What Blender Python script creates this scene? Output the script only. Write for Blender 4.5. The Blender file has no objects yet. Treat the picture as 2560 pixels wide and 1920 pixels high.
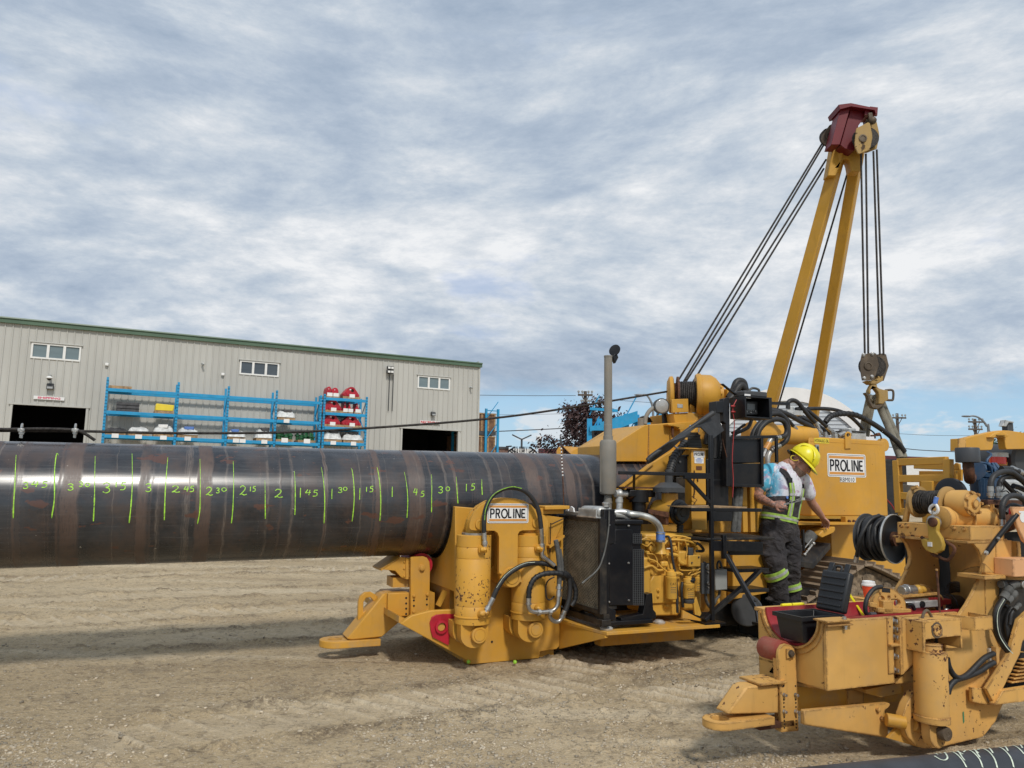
import bpy,bmesh,math,random
from mathutils import Vector,Matrix,Quaternion
from mathutils.geometry import tessellate_polygon
from mathutils import noise as mnoise
import numpy as np
random.seed(7)
R=math.radians
S=bpy.context.scene
COL=S.collection
# ------------------------------------------------------------------ camera
FPX,CX,CY,CAMH=1930.0,1280.0,960.0,1.4
TH,RO=math.atan(255/1930.0),0.018
_F=Vector((0,math.cos(TH),math.sin(TH)))
_U0=Vector((0,-math.sin(TH),math.cos(TH)))
_R0=Vector((1,0,0))
_Rt=_R0*math.cos(RO)+_U0*math.sin(RO)
_Up=_U0*math.cos(RO)-_R0*math.sin(RO)
CAM=Vector((0,0,CAMH))
cd=bpy.data.cameras.new('camera')
cam=bpy.data.objects.new('camera',cd)
COL.objects.link(cam)
cam.matrix_world=Matrix(((_Rt.x,_Up.x,-_F.x,CAM.x),(_Rt.y,_Up.y,-_F.y,CAM.y),(_Rt.z,_Up.z,-_F.z,CAM.z),(0,0,0,1)))
cd.sensor_width=36.0
cd.lens=FPX/2560*36
cd.clip_start=0.05
cd.clip_end=6000
S.camera=cam
# ------------------------------------------------------------------ world, sun, exposure
SUN_EL,SUN_AZ=R(46),Vector((0.30,-0.95))
SUN_AZ.normalize()
SUN_DIR=Vector((SUN_AZ.x*math.cos(SUN_EL),SUN_AZ.y*math.cos(SUN_EL),math.sin(SUN_EL)))
S.view_settings.view_transform='Standard'
S.view_settings.look='None'
S.view_settings.gamma=1
S.view_settings.exposure=0.0
S.view_settings.use_curve_mapping=False
try:
 S.cycles.max_bounces=6
 S.cycles.diffuse_bounces=3
 S.cycles.glossy_bounces=3
 S.cycles.transparent_max_bounces=8
 S.cycles.caustics_reflective=False
 S.cycles.caustics_refractive=False
except Exception:
 pass
class NT:
 """small helper round a node tree"""
 def __init__(s,tree):
  s.t=tree;s.n=tree.nodes;s.l=tree.links
 def node(s,typ,ins=None,**kw):
  nd=s.n.new(typ)
  for k,v in kw.items():
   setattr(nd,k,v)
  if ins:
   for k,v in ins.items():
    s.set(nd.inputs[k],v)
  return nd
 def set(s,sock,v):
  if isinstance(v,bpy.types.NodeSocket):
   s.l.new(v,sock)
  else:
   if isinstance(v,(tuple,list))and len(v)==3 and sock.type=='RGBA':
    v=(*v,1)
   sock.default_value=v
 def math(s,op,a,b=0.0,c=None,clamp=False):
  nd=s.n.new('ShaderNodeMath');nd.operation=op;nd.use_clamp=clamp
  s.set(nd.inputs[0],a);s.set(nd.inputs[1],b)
  if c is not None:s.set(nd.inputs[2],c)
  return nd.outputs[0]
 def vmath(s,op,a,b=(0,0,0)):
  nd=s.n.new('ShaderNodeVectorMath');nd.operation=op
  s.set(nd.inputs[0],a);s.set(nd.inputs[1],b)
  return nd.outputs['Vector']
 def mix(s,f,a,b,mode='MIX'):
  nd=s.n.new('ShaderNodeMix');nd.data_type='RGBA';nd.blend_type=mode
  s.set(nd.inputs[0],f);s.set(nd.inputs[6],a);s.set(nd.inputs[7],b)
  return nd.outputs[2]
 def noise(s,vec,scale,detail=4,rough=0.55,dist=0.0,out='Fac'):
  nd=s.n.new('ShaderNodeTexNoise')
  if vec is not None:s.l.new(vec,nd.inputs['Vector'])
  nd.inputs['Scale'].default_value=scale;nd.inputs['Detail'].default_value=detail
  nd.inputs['Roughness'].default_value=rough;nd.inputs['Distortion'].default_value=dist
  return nd.outputs[out]
 def ramp(s,fac,lo,hi):
  nd=s.n.new('ShaderNodeMapRange');nd.interpolation_type='SMOOTHSTEP'
  s.set(nd.inputs[0],fac);nd.inputs[1].default_value=lo;nd.inputs[2].default_value=hi
  return nd.outputs[0]
 def cramp(s,fac,stops):
  nd=s.n.new('ShaderNodeValToRGB');s.l.new(fac,nd.inputs[0])
  e=nd.color_ramp.elements
  while len(e)<len(stops):e.new(0.5)
  for el,(p,c)in zip(e,stops):
   el.position=p;el.color=(*c,1)
  return nd.outputs[0]
 def scale(s,vec,v):
  nd=s.n.new('ShaderNodeMapping');nd.vector_type='POINT'
  s.l.new(vec,nd.inputs[0]);nd.inputs['Scale'].default_value=v
  return nd.outputs[0]
w=bpy.data.worlds.new('World');S.world=w;w.use_nodes=True
k=NT(w.node_tree);k.n.clear()
SKY=0.1
sky=k.node('ShaderNodeTexSky',sky_type='NISHITA',sun_disc=False,sun_elevation=SUN_EL,sun_rotation=math.atan2(SUN_AZ.x,SUN_AZ.y),air_density=1.0,dust_density=0.6,ozone_density=1.4)
tc=k.node('ShaderNodeTexCoord')
dirv=k.vmath('NORMALIZE',tc.outputs['Generated'])
sep=k.node('ShaderNodeSeparateXYZ',{0:dirv})
zz=k.math('MAXIMUM',sep.outputs[2],0.0)
den=k.math('ADD',zz,0.32)
comb=k.node('ShaderNodeCombineXYZ',{0:k.math('DIVIDE',sep.outputs[0],den),1:k.math('DIVIDE',sep.outputs[1],den),2:k.math('MULTIPLY',zz,3.0)})
pv=comb.outputs[0]
warp=k.noise(pv,0.9,2,0.5,out='Color')
def vscale(vec,f):
 nd=k.n.new('ShaderNodeVectorMath');nd.operation='SCALE'
 k.set(nd.inputs[0],vec);nd.inputs['Scale'].default_value=f
 return nd.outputs[0]
pv2=k.vmath('ADD',pv,vscale(k.vmath('SUBTRACT',warp,(0.5,0.5,0.5)),0.30))
big=k.noise(pv2,1.0,3,0.5)
med=k.noise(pv2,4.6,8,0.62)
fine=k.noise(pv2,13.0,8,0.68)
vo=k.node('ShaderNodeTexVoronoi',{'Vector':k.vmath('ADD',pv2,vscale(k.vmath('SUBTRACT',k.noise(pv2,7.0,6,0.7,out='Color'),(0.5,0.5,0.5)),0.20)),'Scale':6.0,'Smoothness':0.6},feature='SMOOTH_F1')
lump=k.math('SUBTRACT',0.86,vo.outputs['Distance'])
shade=k.math('ADD',k.math('ADD',k.math('MULTIPLY',big,0.50),k.math('MULTIPLY',lump,0.14)),k.math('ADD',k.math('MULTIPLY',med,0.27),k.math('ADD',k.math('MULTIPLY',fine,0.21),-0.050)))
deck=k.cramp(shade,[(0.38,(0.35,0.435,0.555)),(0.455,(0.445,0.525,0.635)),(0.51,(0.55,0.62,0.705)),(0.56,(0.68,0.725,0.78)),(0.625,(0.87,0.885,0.905))])
deck10=vscale(deck,1.0/SKY)
edge=k.math('ADD',zz,k.math('MULTIPLY',k.math('SUBTRACT',med,0.5),0.09))
cover=k.ramp(edge,0.088,0.150)
hazec=k.mix(k.ramp(zz,0.0,0.16),(0.50,0.68,0.83),(0.36,0.62,0.87))
haz10=vscale(hazec,1.0/SKY)
clear=k.mix(0.80,sky.outputs[0],haz10)
pz=k.math('MULTIPLY',zz,9.0)
cv=k.node('ShaderNodeCombineXYZ',{0:k.math('MULTIPLY',sep.outputs[0],7.0),1:k.math('MULTIPLY',sep.outputs[1],7.0),2:k.math('MULTIPLY',zz,17.0)})
puff=k.ramp(k.math('SUBTRACT',k.noise(cv.outputs[0],1.35,6,0.55),k.math('MULTIPLY',zz,1.0)),0.49,0.56)
puff=k.math('MULTIPLY',puff,k.ramp(zz,0.022,0.045))
clear=k.mix(k.math('MULTIPLY',puff,0.75),clear,(7.6,7.8,8.0))
gap=k.math('MULTIPLY',k.ramp(k.noise(pv2,1.9,5,0.6),0.60,0.72),0.6)
deckg=k.mix(gap,deck10,(3.9,5.1,7.4))
final=k.mix(cover,clear,deckg)
bg=k.node('ShaderNodeBackground',{'Color':final,'Strength':SKY})
k.l.new(bg.outputs[0],k.node('ShaderNodeOutputWorld').inputs[0])
sd=bpy.data.lights.new('sun','SUN');sun=bpy.data.objects.new('sun',sd);COL.objects.link(sun)
sd.energy=2.3;sd.angle=R(7);sd.color=(1.0,0.95,0.87)
sun.rotation_euler=(-SUN_DIR).to_track_quat('-Z','Y').to_euler()
sun.location=(0,-5,40)
# ------------------------------------------------------------------ surveyed points
CROP=dict(A=(780,1180,3.318),B=(1360,880,3.687),C=(1360,1230,3.687),D=(1760,1480,2.765),E=(1960,1050,3.687),F=(0,780,3.456),G=(600,850,3.456),H=(1180,850,4.608),I=(1980,220,6.38),J=(2080,840,5.185),K=(1840,1080,3.687),L=(2200,1050,4.74),M=(1880,1420,3.252),N=(1640,920,3.687),O=(1100,1250,4.147),P=(0,1080,3.16),Q=(2360,1200,3.32),T=(1600,1080,6.913),U=(2080,1420,6.506),V=(1380,1180,7.373),W=(2420,1060,8.293),X=(1880,1320,6.913),Z=(0,0,1.0),R=(1400,960,6.9125),S=(1720,930,5.53),Y=(2180,1000,5.82),a=(2300,1840,8.508))
def sight(c,cx,cy):
 ox,oy,s=CROP[c]
 px,py=ox+cx/s,oy+cy/s
 return _F+_Rt*((px-CX)/FPX)-_Up*((py-CY)/FPX)
class Fr:
 """a machine's own frame: x along it, y away from the photographer, z up; at() gives the measured point on a plane of it"""
 def __init__(s,ox,oy,yaw):
  s.O=Vector((ox,oy,0));s.yaw=yaw
  s.u=Vector((math.cos(yaw),math.sin(yaw),0));s.n=Vector((-math.sin(yaw),math.cos(yaw),0))
  s.c=s.loc(CAM)
 def loc(s,p):
  q=p-s.O
  return Vector((q.dot(s.u),q.dot(s.n),q.z))
 def at(s,c,cx,cy,y=None,x=None,z=None):
  d=sight(c,cx,cy)
  dl=Vector((d.dot(s.u),d.dot(s.n),d.z))
  if y is not None:t=(y-s.c.y)/dl.y
  elif x is not None:t=(x-s.c.x)/dl.x
  else:t=(z-s.c.z)/dl.z
  return s.c+dl*t
 def xz(s,c,pts,y):
  return[(p.x,p.z)for p in(s.at(c,a,b,y=y)for a,b in pts)]
  # ------------------------------------------------------------------ mesh builder
def basis(axis,up=(0,0,1)):
 a=Vector(axis).normalized();u=Vector(up)
 if abs(a.dot(u))>0.98:u=Vector((1,0,0))if abs(a.x)<0.9 else Vector((0,1,0))
 x=u.cross(a).normalized();y=a.cross(x).normalized()
 return x,y,a
def catmull(pts,n=6,closed=False):
 pts=[Vector(p)for p in pts]
 if len(pts)<3:return pts
 out=[]
 N=len(pts)
 segs=N if closed else N-1
 for i in range(segs):
  if closed:p0,p1,p2,p3=pts[(i-1)%N],pts[i],pts[(i+1)%N],pts[(i+2)%N]
  else:
   p1,p2=pts[i],pts[i+1]
   p0=pts[i-1]if i else p1*2-p2
   p3=pts[i+2]if i+2<N else p2*2-p1
  for j in range(n):
   t=j/n
   out.append(0.5*((2*p1)+(p2-p0)*t+(2*p0-5*p1+4*p2-p3)*t*t+(3*p1-p0-3*p2+p3)*t**3))
 if not closed:out.append(pts[-1])
 return out
class MB:
 def __init__(s):s.v=[];s.f=[]
 def add(s,vs,fs):
  o=len(s.v);s.v.extend([tuple(q)for q in vs]);s.f.extend([tuple(i+o for i in q)for q in fs]);return s
 def box(s,a,b):
  (x0,y0,z0),(x1,y1,z1)=a,b
  x0,x1=sorted((x0,x1));y0,y1=sorted((y0,y1));z0,z1=sorted((z0,z1))
  return s.add([(x0,y0,z0),(x1,y0,z0),(x1,y1,z0),(x0,y1,z0),(x0,y0,z1),(x1,y0,z1),(x1,y1,z1),(x0,y1,z1)],[(3,2,1,0),(4,5,6,7),(0,1,5,4),(1,2,6,5),(2,3,7,6),(3,0,4,7)])
 def bar(s,p0,p1,w,h,up=(0,0,1)):
  p0,p1=Vector(p0),Vector(p1);x,y,a=basis(p1-p0,up);x=x*(w/2);y=y*(h/2)
  vs=[p+x*i+y*j for p in(p0,p1)for i,j in((-1,-1),(1,-1),(1,1),(-1,1))]
  return s.add(vs,[(3,2,1,0),(4,5,6,7),(0,1,5,4),(1,2,6,5),(2,3,7,6),(3,0,4,7)])
 def cyl(s,p0,p1,r0,r1=None,n=20,caps=True):
  r1=r0 if r1 is None else r1
  L_=(Vector(p1)-Vector(p0)).length
  return s.lathe(p0,Vector(p1)-Vector(p0),[(0,r0),(L_,r1)],n,caps)
 def lathe(s,p0,axis,prof,n=24,caps=True,arc=None):
  p0=Vector(p0);x,y,a=basis(axis);vs=[];fs=[]
  full=arc is None;a0,a1=(0,2*math.pi)if full else arc
  m=n if full else n+1
  for t,r in prof:
   for i in range(m):
    q=a0+(a1-a0)*i/n
    vs.append(p0+a*t+x*(r*math.cos(q))+y*(r*math.sin(q)))
  for j in range(len(prof)-1):
   for i in range(n):
    i2=(i+1)%m
    fs.append((j*m+i,j*m+i2,(j+1)*m+i2,(j+1)*m+i))
  if caps and full:
   if prof[0][1]>1e-5:fs.append(tuple(range(m-1,-1,-1)))
   if prof[-1][1]>1e-5:fs.append(tuple((len(prof)-1)*m+i for i in range(m)))
  return s.add(vs,fs)
 def tube(s,pts,r,n=10,sub=6,closed=False,smooth=True,squash=None):
  P_=catmull(pts,sub,closed)if smooth else[Vector(p)for p in pts]
  N=len(P_);vs=[];fs=[]
  t0=(P_[1]-P_[0]).normalized();x,y,_=basis(t0)
  prev=t0
  for i,p in enumerate(P_):
   if closed:t=(P_[(i+1)%N]-P_[i-1]).normalized()
   else:t=(P_[min(i+1,N-1)]-P_[max(i-1,0)]).normalized()
   q=prev.rotation_difference(t);x=q@x;y=q@y;prev=t
   rr=r(i/(N-1))if callable(r)else r
   for j in range(n):
    an=2*math.pi*j/n
    vs.append(p+x*(rr*math.cos(an))+y*(rr*math.sin(an)))
  for i in range(N if closed else N-1):
   for j in range(n):
    k2=(j+1)%n;i2=(i+1)%N
    fs.append((i*n+j,i*n+k2,i2*n+k2,i2*n+j))
  if not closed:
   fs.append(tuple(range(n-1,-1,-1)));fs.append(tuple((N-1)*n+j for j in range(n)))
  return s.add(vs,fs)
 def prism(s,poly,fn,c0,c1,holes=()):
  """poly in 2D, fn(a,b,c)->xyz, between c0 and c1; holes pass right through"""
  loops=[list(poly)]+[list(h)for h in holes]
  ar=sum(a[0]*b[1]-b[0]*a[1]for a,b in zip(loops[0],loops[0][1:]+loops[0][:1]))
  if ar<0:loops[0].reverse()
  for h in loops[1:]:
   ah=sum(a[0]*b[1]-b[0]*a[1]for a,b in zip(h,h[1:]+h[:1]))
   if ah>0:h.reverse()
  flat=[p for l in loops for p in l];n=len(flat)
  tris=tessellate_polygon([[Vector((p[0],p[1],0))for p in l]for l in loops])
  vs=[fn(p[0],p[1],c0)for p in flat]+[fn(p[0],p[1],c1)for p in flat];fs=[]
  for t in tris:
   a,b,c=(flat[i]for i in t)
   ccw=(b[0]-a[0])*(c[1]-a[1])-(b[1]-a[1])*(c[0]-a[0])>0
   t=tuple(t)if ccw else tuple(reversed(t))
   fs.append(tuple(reversed(t)));fs.append(tuple(i+n for i in t))
  o=0
  for l in loops:
   m=len(l)
   for i in range(m):
    j=(i+1)%m
    fs.append((o+i,o+j,n+o+j,n+o+i))
   o+=m
  return s.add(vs,fs)
 def plate(s,poly,y0,y1,holes=()):
  """outline in (x,z), from y0 to y1"""
  return s.prism(poly,lambda a,b,c:(a,c,b),y0,y1,holes)
 def plate_x(s,poly,x0,x1,holes=()):
  return s.prism(poly,lambda a,b,c:(c,a,b),x0,x1,holes)
 def plate_z(s,poly,z0,z1,holes=()):
  return s.prism(poly,lambda a,b,c:(a,b,c),z0,z1,holes)
 def bolt(s,p,axis,r,h):
  p=Vector(p);a=Vector(axis).normalized()
  s.lathe(p,a,[(0,r*1.25),(h*0.2,r*1.25)],10)
  return s.lathe(p+a*h*0.2,a,[(0,r),(h*0.75,r),(h*0.8,r*0.85)],6)
 def ball(s,c,r,nu=16,nv=10,half=False):
  c=Vector(c);rx,ry,rz=(r,r,r)if not isinstance(r,(tuple,list))else r
  vs=[];fs=[]
  for j in range(nv+1):
   ph=(math.pi/2 if half else math.pi)*j/nv
   for i in range(nu):
    a=2*math.pi*i/nu
    vs.append(c+Vector((rx*math.sin(ph)*math.cos(a),ry*math.sin(ph)*math.sin(a),rz*math.cos(ph))))
  for j in range(nv):
   for i in range(nu):
    i2=(i+1)%nu
    fs.append((j*nu+i,(j+1)*nu+i,(j+1)*nu+i2,j*nu+i2))
  return s.add(vs,fs)
 def strip(s,pts,wdt,nrm,th=0.002):
  """a flat painted stroke along pts with a width, standing th proud along nrm (a vector or a function of the point)"""
  pts=[Vector(p)for p in pts];vs=[];fs=[]
  for i,p in enumerate(pts):
   t=(pts[min(i+1,len(pts)-1)]-pts[max(i-1,0)]).normalized()
   nn=Vector(nrm(p)if callable(nrm)else nrm);sdv=t.cross(nn).normalized()
   wd=wdt(i/max(1,len(pts)-1))if callable(wdt)else wdt
   vs+=[p+sdv*wd/2+nn*th,p-sdv*wd/2+nn*th]
  for i in range(len(pts)-1):
   fs.append((2*i,2*i+1,2*i+3,2*i+2))
  return s.add(vs,fs)
 def mirrored_y(s,yc=0.0):
  o=len(s.v);s.v+=[(a,2*yc-b,c)for a,b,c in s.v]
  s.f+=[tuple(i+o for i in reversed(q))for q in s.f]
  return s
 def mesh(s,name):
  me=bpy.data.meshes.new(name);me.from_pydata(s.v,[],s.f);me.update();return me
def tag(o,label=None,cat=None,group=None,kind=None):
 if label:o['label']=label
 if cat:o['category']=cat
 if group:o['group']=group
 if kind:o['kind']=kind
 return o
def smooth(me,ang=38):
 me.polygons.foreach_set('use_smooth',[True]*len(me.polygons))
 me.set_sharp_from_angle(angle=R(ang))
def ob(name,mb,mat,parent=None,bev=0.0,ang=38,seg=2,label=None,kind=None):
 me=mb.mesh(name)if isinstance(mb,MB)else mb
 for m in(mat if isinstance(mat,(list,tuple))else[mat]):me.materials.append(m)
 bmx=bmesh.new();bmx.from_mesh(me);bmesh.ops.recalc_face_normals(bmx,faces=bmx.faces);bmx.to_mesh(me);bmx.free()
 smooth(me,ang)
 o=bpy.data.objects.new(name,me);COL.objects.link(o)
 if parent:o.parent=parent
 if bev:
  b=o.modifiers.new('Bevel','BEVEL');b.width=bev;b.segments=seg;b.limit_method='ANGLE';b.angle_limit=R(40)
  b.harden_normals=False
 if label:o['label']=label
 if kind:o['kind']=kind
 return o
def thing(name,label,cat,loc=(0,0,0),yaw=0.0,group=None):
 o=bpy.data.objects.new(name,None);COL.objects.link(o);o.empty_display_size=0.2
 o.location=loc;o.rotation_euler=(0,0,yaw)
 return tag(o,label,cat,group)
def dup(root,loc,yaw=0.0,label=None,scale=None):
 r=root.copy();COL.objects.link(r);r.location=loc;r.rotation_euler=(0,0,yaw)
 if label:r['label']=label
 if scale:r.scale=scale
 for ch in list(root.children):
  c=ch.copy();COL.objects.link(c);c.parent=r
  for g in ch.children:
   d=g.copy();COL.objects.link(d);d.parent=c
 return r
def circ(cx,cy,r,n=20,a0=0.0,a1=360.0):
 full=abs(a1-a0)>=360
 m=n if full else n+1
 return[(cx+r*math.cos(R(a0+(a1-a0)*i/n)),cy+r*math.sin(R(a0+(a1-a0)*i/n)))for i in range(m)]
def rrect(x0,z0,x1,z1,r,n=4):
 out=[]
 for cx,cz,a in((x1-r,z0+r,-90),(x1-r,z1-r,0),(x0+r,z1-r,90),(x0+r,z0+r,180)):
  out+=[(cx+r*math.cos(R(a+90*i/n)),cz+r*math.sin(R(a+90*i/n)))for i in range(n+1)]
 return out
def text_mesh(body,size,extr=0.0,space=1.0,shear=0.0,bold=0.0):
 cu=bpy.data.curves.new('lettering','FONT');cu.body=body;cu.size=size;cu.align_x='CENTER';cu.align_y='CENTER'
 cu.extrude=extr;cu.offset=bold;cu.space_character=space;cu.shear=shear;cu.resolution_u=3
 o=bpy.data.objects.new('lettering',cu);COL.objects.link(o)
 dg=bpy.context.evaluated_depsgraph_get()
 me=bpy.data.meshes.new_from_object(o.evaluated_get(dg));bpy.data.objects.remove(o)
 return me
def lettering(name,body,size,mat,parent,pos,wid=None,hgt=None,face='-y',offs=0.0,bold=0.0,space=1.0):
 """flat print on a face looking towards -y (or -x) of its frame; wid/hgt stretch it to the measured size"""
 me=text_mesh(body,size,0.0,space,0.0,bold)
 co=np.array([v.co[:]for v in me.vertices])
 if len(co):
  mn,mx=co.min(0),co.max(0);cen=(mn+mx)/2;ex=mx-mn
  sx=wid/ex[0]if wid else 1.0;sz=hgt/ex[1]if hgt else(sx if wid else 1.0)
  for v in me.vertices:
   a,b=(v.co.x-cen[0])*sx,(v.co.y-cen[1])*sz
   if face=='-y':v.co=(pos[0]+a,pos[1]-offs,pos[2]+b)
   elif face=='-x':v.co=(pos[0]-offs,pos[1]-a,pos[2]+b)
 me.materials.append(mat)
 o=bpy.data.objects.new(name,me);COL.objects.link(o);o.parent=parent
 return o
 # ------------------------------------------------------------------ materials
def mat_base(name):
 m=bpy.data.materials.new(name);m.use_nodes=True
 k=NT(m.node_tree);b=k.n['Principled BSDF']
 tc=k.node('ShaderNodeTexCoord')
 return m,k,b,tc.outputs['Object']
def plain(name,col,rough=0.5,metal=0.0,var=0.12,scale=6.0,bump=0.0,bscale=60.0,spec=0.5,coat=0.0):
 m,k,b,co=mat_base(name)
 n=k.noise(co,scale,5,0.6)
 dark=tuple(c*(1-var)for c in col);lite=tuple(min(1,c*(1+var))for c in col)
 k.set(b.inputs['Base Color'],k.mix(k.ramp(n,0.3,0.7),dark,lite))
 k.set(b.inputs['Roughness'],k.math('ADD',rough-0.08,k.math('MULTIPLY',n,0.16)))
 b.inputs['Metallic'].default_value=metal
 b.inputs['Specular IOR Level'].default_value=spec
 if coat:b.inputs['Coat Weight'].default_value=coat
 if bump:
  bp=k.node('ShaderNodeBump',{'Strength':bump,'Distance':0.01,'Height':k.noise(co,bscale,4,0.6)})
  k.l.new(bp.outputs[0],b.inputs['Normal'])
 return m
def paint(name,col,rough=0.42,chip=0.5,rust=(0.075,0.032,0.016),dust=0.25,edge=0.0,grime=0.25,fade=0.15,chipscale=30.0,erad=0.02,metal=0.0):
 """sprayed enamel: faded in clouds, dusty, chipped to primer and rust, scuffed edges"""
 m,k,b,co=mat_base(name)
 big=k.noise(co,1.7,4,0.6)
 c0=k.mix(k.ramp(big,0.3,0.75),tuple(c*(1-fade)for c in col),tuple(min(1,c*(1+fade*0.5)+0.02*fade)for c in col))
 streak=k.noise(k.scale(co,(9,9,0.9)),2.2,5,0.65)
 c1=k.mix(k.math('MULTIPLY',k.ramp(streak,0.54,0.78),grime),c0,tuple(c*0.38+0.01 for c in col))
 dn=k.noise(co,5.0,6,0.68)
 c2=k.mix(k.math('MULTIPLY',k.ramp(dn,0.42,0.72),dust),c1,(0.36,0.275,0.18))
 area=k.noise(co,2.3,3,0.55)
 chips=k.noise(co,chipscale,5,0.62)
 thr=k.math('SUBTRACT',0.725-0.025*chip,k.math('MULTIPLY',k.ramp(area,0.42,0.75),0.15*chip))
 cm=k.ramp(k.math('SUBTRACT',chips,thr),0.0,0.018)
 if edge:
  bv=k.node('ShaderNodeBevel',{'Radius':erad},samples=4)
  geo=k.node('ShaderNodeNewGeometry')
  dt=k.node('ShaderNodeVectorMath',operation='DOT_PRODUCT')
  k.l.new(bv.outputs[0],dt.inputs[0]);k.l.new(geo.outputs['Normal'],dt.inputs[1])
  em=k.ramp(k.math('SUBTRACT',1.0,dt.outputs['Value']),0.02,0.16)
  em=k.math('MULTIPLY',em,k.ramp(k.noise(co,22,5,0.65),0.50-0.10*edge,0.56))
  cm=k.math('MAXIMUM',cm,em)
 rc=k.mix(k.noise(co,60,3),rust,tuple(r*2.0 for r in rust))
 c3=k.mix(cm,c2,rc)
 k.set(b.inputs['Base Color'],c3)
 k.set(b.inputs['Roughness'],k.math('ADD',rough,k.math('ADD',k.math('MULTIPLY',cm,0.35),k.math('MULTIPLY',dn,0.18))))
 b.inputs['Specular IOR Level'].default_value=0.4
 b.inputs['Metallic'].default_value=metal
 hgt=k.math('SUBTRACT',k.math('MULTIPLY',k.noise(co,90,3,0.5),0.12),cm)
 bp=k.node('ShaderNodeBump',{'Strength':0.25,'Distance':0.004,'Height':hgt})
 k.l.new(bp.outputs[0],b.inputs['Normal'])
 return m
YEL=(0.63,0.325,0.042)
YEL2=(0.69,0.385,0.105)
M={}
M['yel']=paint('bender_yellow_paint',YEL,0.40,0.25,dust=0.20,grime=0.22,fade=0.12)
M['yelchip']=paint('bender_yellow_chipped',YEL,0.42,1.25,dust=0.18,grime=0.25,fade=0.12,chipscale=34)
M['yeldust']=paint('bender_yellow_dusty',YEL,0.5,0.35,dust=0.55,grime=0.3,fade=0.14)
M['yel2']=paint('faded_yellow_paint',YEL2,0.46,0.8,dust=0.22,edge=1.3,grime=0.22,fade=0.2,chipscale=40)
M['yel2chip']=paint('faded_yellow_chipped',YEL2,0.48,1.5,dust=0.22,edge=1.6,grime=0.24,fade=0.2,chipscale=34)
M['boom']=paint('boom_yellow_paint',(0.55,0.30,0.035),0.42,0.2,dust=0.12,grime=0.3,fade=0.12)
M['enginey']=paint('engine_yellow',(0.70,0.39,0.06),0.32,0.4,dust=0.10,grime=0.75,fade=0.3)
M['red']=paint('cradle_red',(0.33,0.022,0.032),0.42,0.3,dust=0.22,grime=0.25)
M['rollred']=paint('roller_urethane_red',(0.30,0.055,0.035),0.5,0.2,dust=0.35)
M['headred']=paint('boom_head_red',(0.15,0.006,0.014),0.35,0.2,dust=0.03)
M['shelfred']=plain('cast_shoe_red',(0.42,0.012,0.03),0.45,var=0.2)
M['black']=paint('black_enamel',(0.006,0.007,0.010),0.28,0.15,dust=0.03,grime=0.0,rust=(0.05,0.03,0.02))
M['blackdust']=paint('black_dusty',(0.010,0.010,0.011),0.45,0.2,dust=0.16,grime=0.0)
M['rubber']=plain('hose_rubber',(0.020,0.020,0.021),0.52,var=0.4,scale=14,bump=0.15,bscale=120)
M['sleeve']=plain('hose_sleeve_grey',(0.10,0.10,0.095),0.75,var=0.35,scale=20,bump=0.3,bscale=150)
M['steel']=plain('zinc_fitting',(0.46,0.45,0.43),0.34,0.85,var=0.25,scale=18)
M['alu']=plain('cast_aluminium',(0.55,0.55,0.53),0.45,0.55,var=0.2,scale=12,bump=0.2)
M['pipegal']=plain('aluminised_tube',(0.50,0.50,0.47),0.36,0.75,var=0.3,scale=9)
M['exh']=paint('exhaust_grey',(0.26,0.245,0.215),0.55,0.5,rust=(0.10,0.055,0.03),dust=0.25,grime=0.35,fade=0.25)
M['rust']=plain('rusty_steel',(0.10,0.042,0.022),0.75,0.2,var=0.5,scale=20,bump=0.4)
M['rope']=plain('wire_rope',(0.045,0.040,0.036),0.55,0.5,var=0.5,scale=40,bump=0.6,bscale=180)
M['block']=paint('block_dirty_yellow',(0.42,0.27,0.085),0.6,1.6,rust=(0.06,0.04,0.025),dust=0.35,grime=0.6,chipscale=12)
M['hook']=paint('hook_block_grease',(0.085,0.062,0.042),0.5,0.6,rust=(0.03,0.02,0.014),dust=0.3,grime=0.5)
M['sling']=plain('lifting_sling',(0.20,0.185,0.145),0.9,var=0.3,scale=9,bump=0.5,bscale=90)
M['white']=plain('white_board',(0.80,0.80,0.79),0.45,var=0.04)
M['decor']=plain('decal_amber',(0.66,0.30,0.07),0.4,var=0.05)
M['decblk']=plain('decal_black',(0.012,0.012,0.016),0.4,var=0.1)
M['signred']=plain('sign_red',(0.55,0.015,0.03),0.5,var=0.05)
M['signpink']=plain('sign_faded_red',(0.62,0.06,0.14),0.5,var=0.08)
M['sticky']=plain('sticker_yellow',(0.80,0.62,0.05),0.4,var=0.04)
M['lime']=plain('lime_marker',(0.34,0.66,0.05),0.55,var=0.3,scale=55)
_k=NT(M['lime'].node_tree);_b=_k.n['Principled BSDF'];_c=_b.inputs['Base Color'].links[0].from_socket
_k.set(_b.inputs['Base Color'],_k.mix(_k.ramp(_k.noise(_k.node('ShaderNodeTexCoord').outputs['Object'],46,4,.7),.57,.72),_c,(.06,.085,.04)))
M['chalk']=plain('white_marker',(0.62,0.68,0.55),0.7,var=0.2,scale=40)
M['glassdark']=plain('display_glass',(0.02,0.022,0.025),0.12,var=0.1)
M['screen']=plain('lcd_grey',(0.16,0.17,0.17),0.25,var=0.1)
M['blue']=paint('compressor_blue',(0.012,0.055,0.125),0.36,0.4,rust=(0.05,0.03,0.02),dust=0.14,grime=0.3,fade=0.3)
M['rack']=paint('rack_blue',(0.014,0.30,0.58),0.42,0.2,dust=0.10,grime=0.15,fade=0.12)
M['siliconeblue']=plain('silicone_coupler_blue',(0.10,0.20,0.52),0.5,var=0.2,scale=30)
M['grey']=plain('grey_plastic',(0.30,0.31,0.30),0.5,var=0.1)
M['dkgrey']=plain('dark_grey_cap',(0.055,0.058,0.062),0.55,var=0.15)
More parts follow.
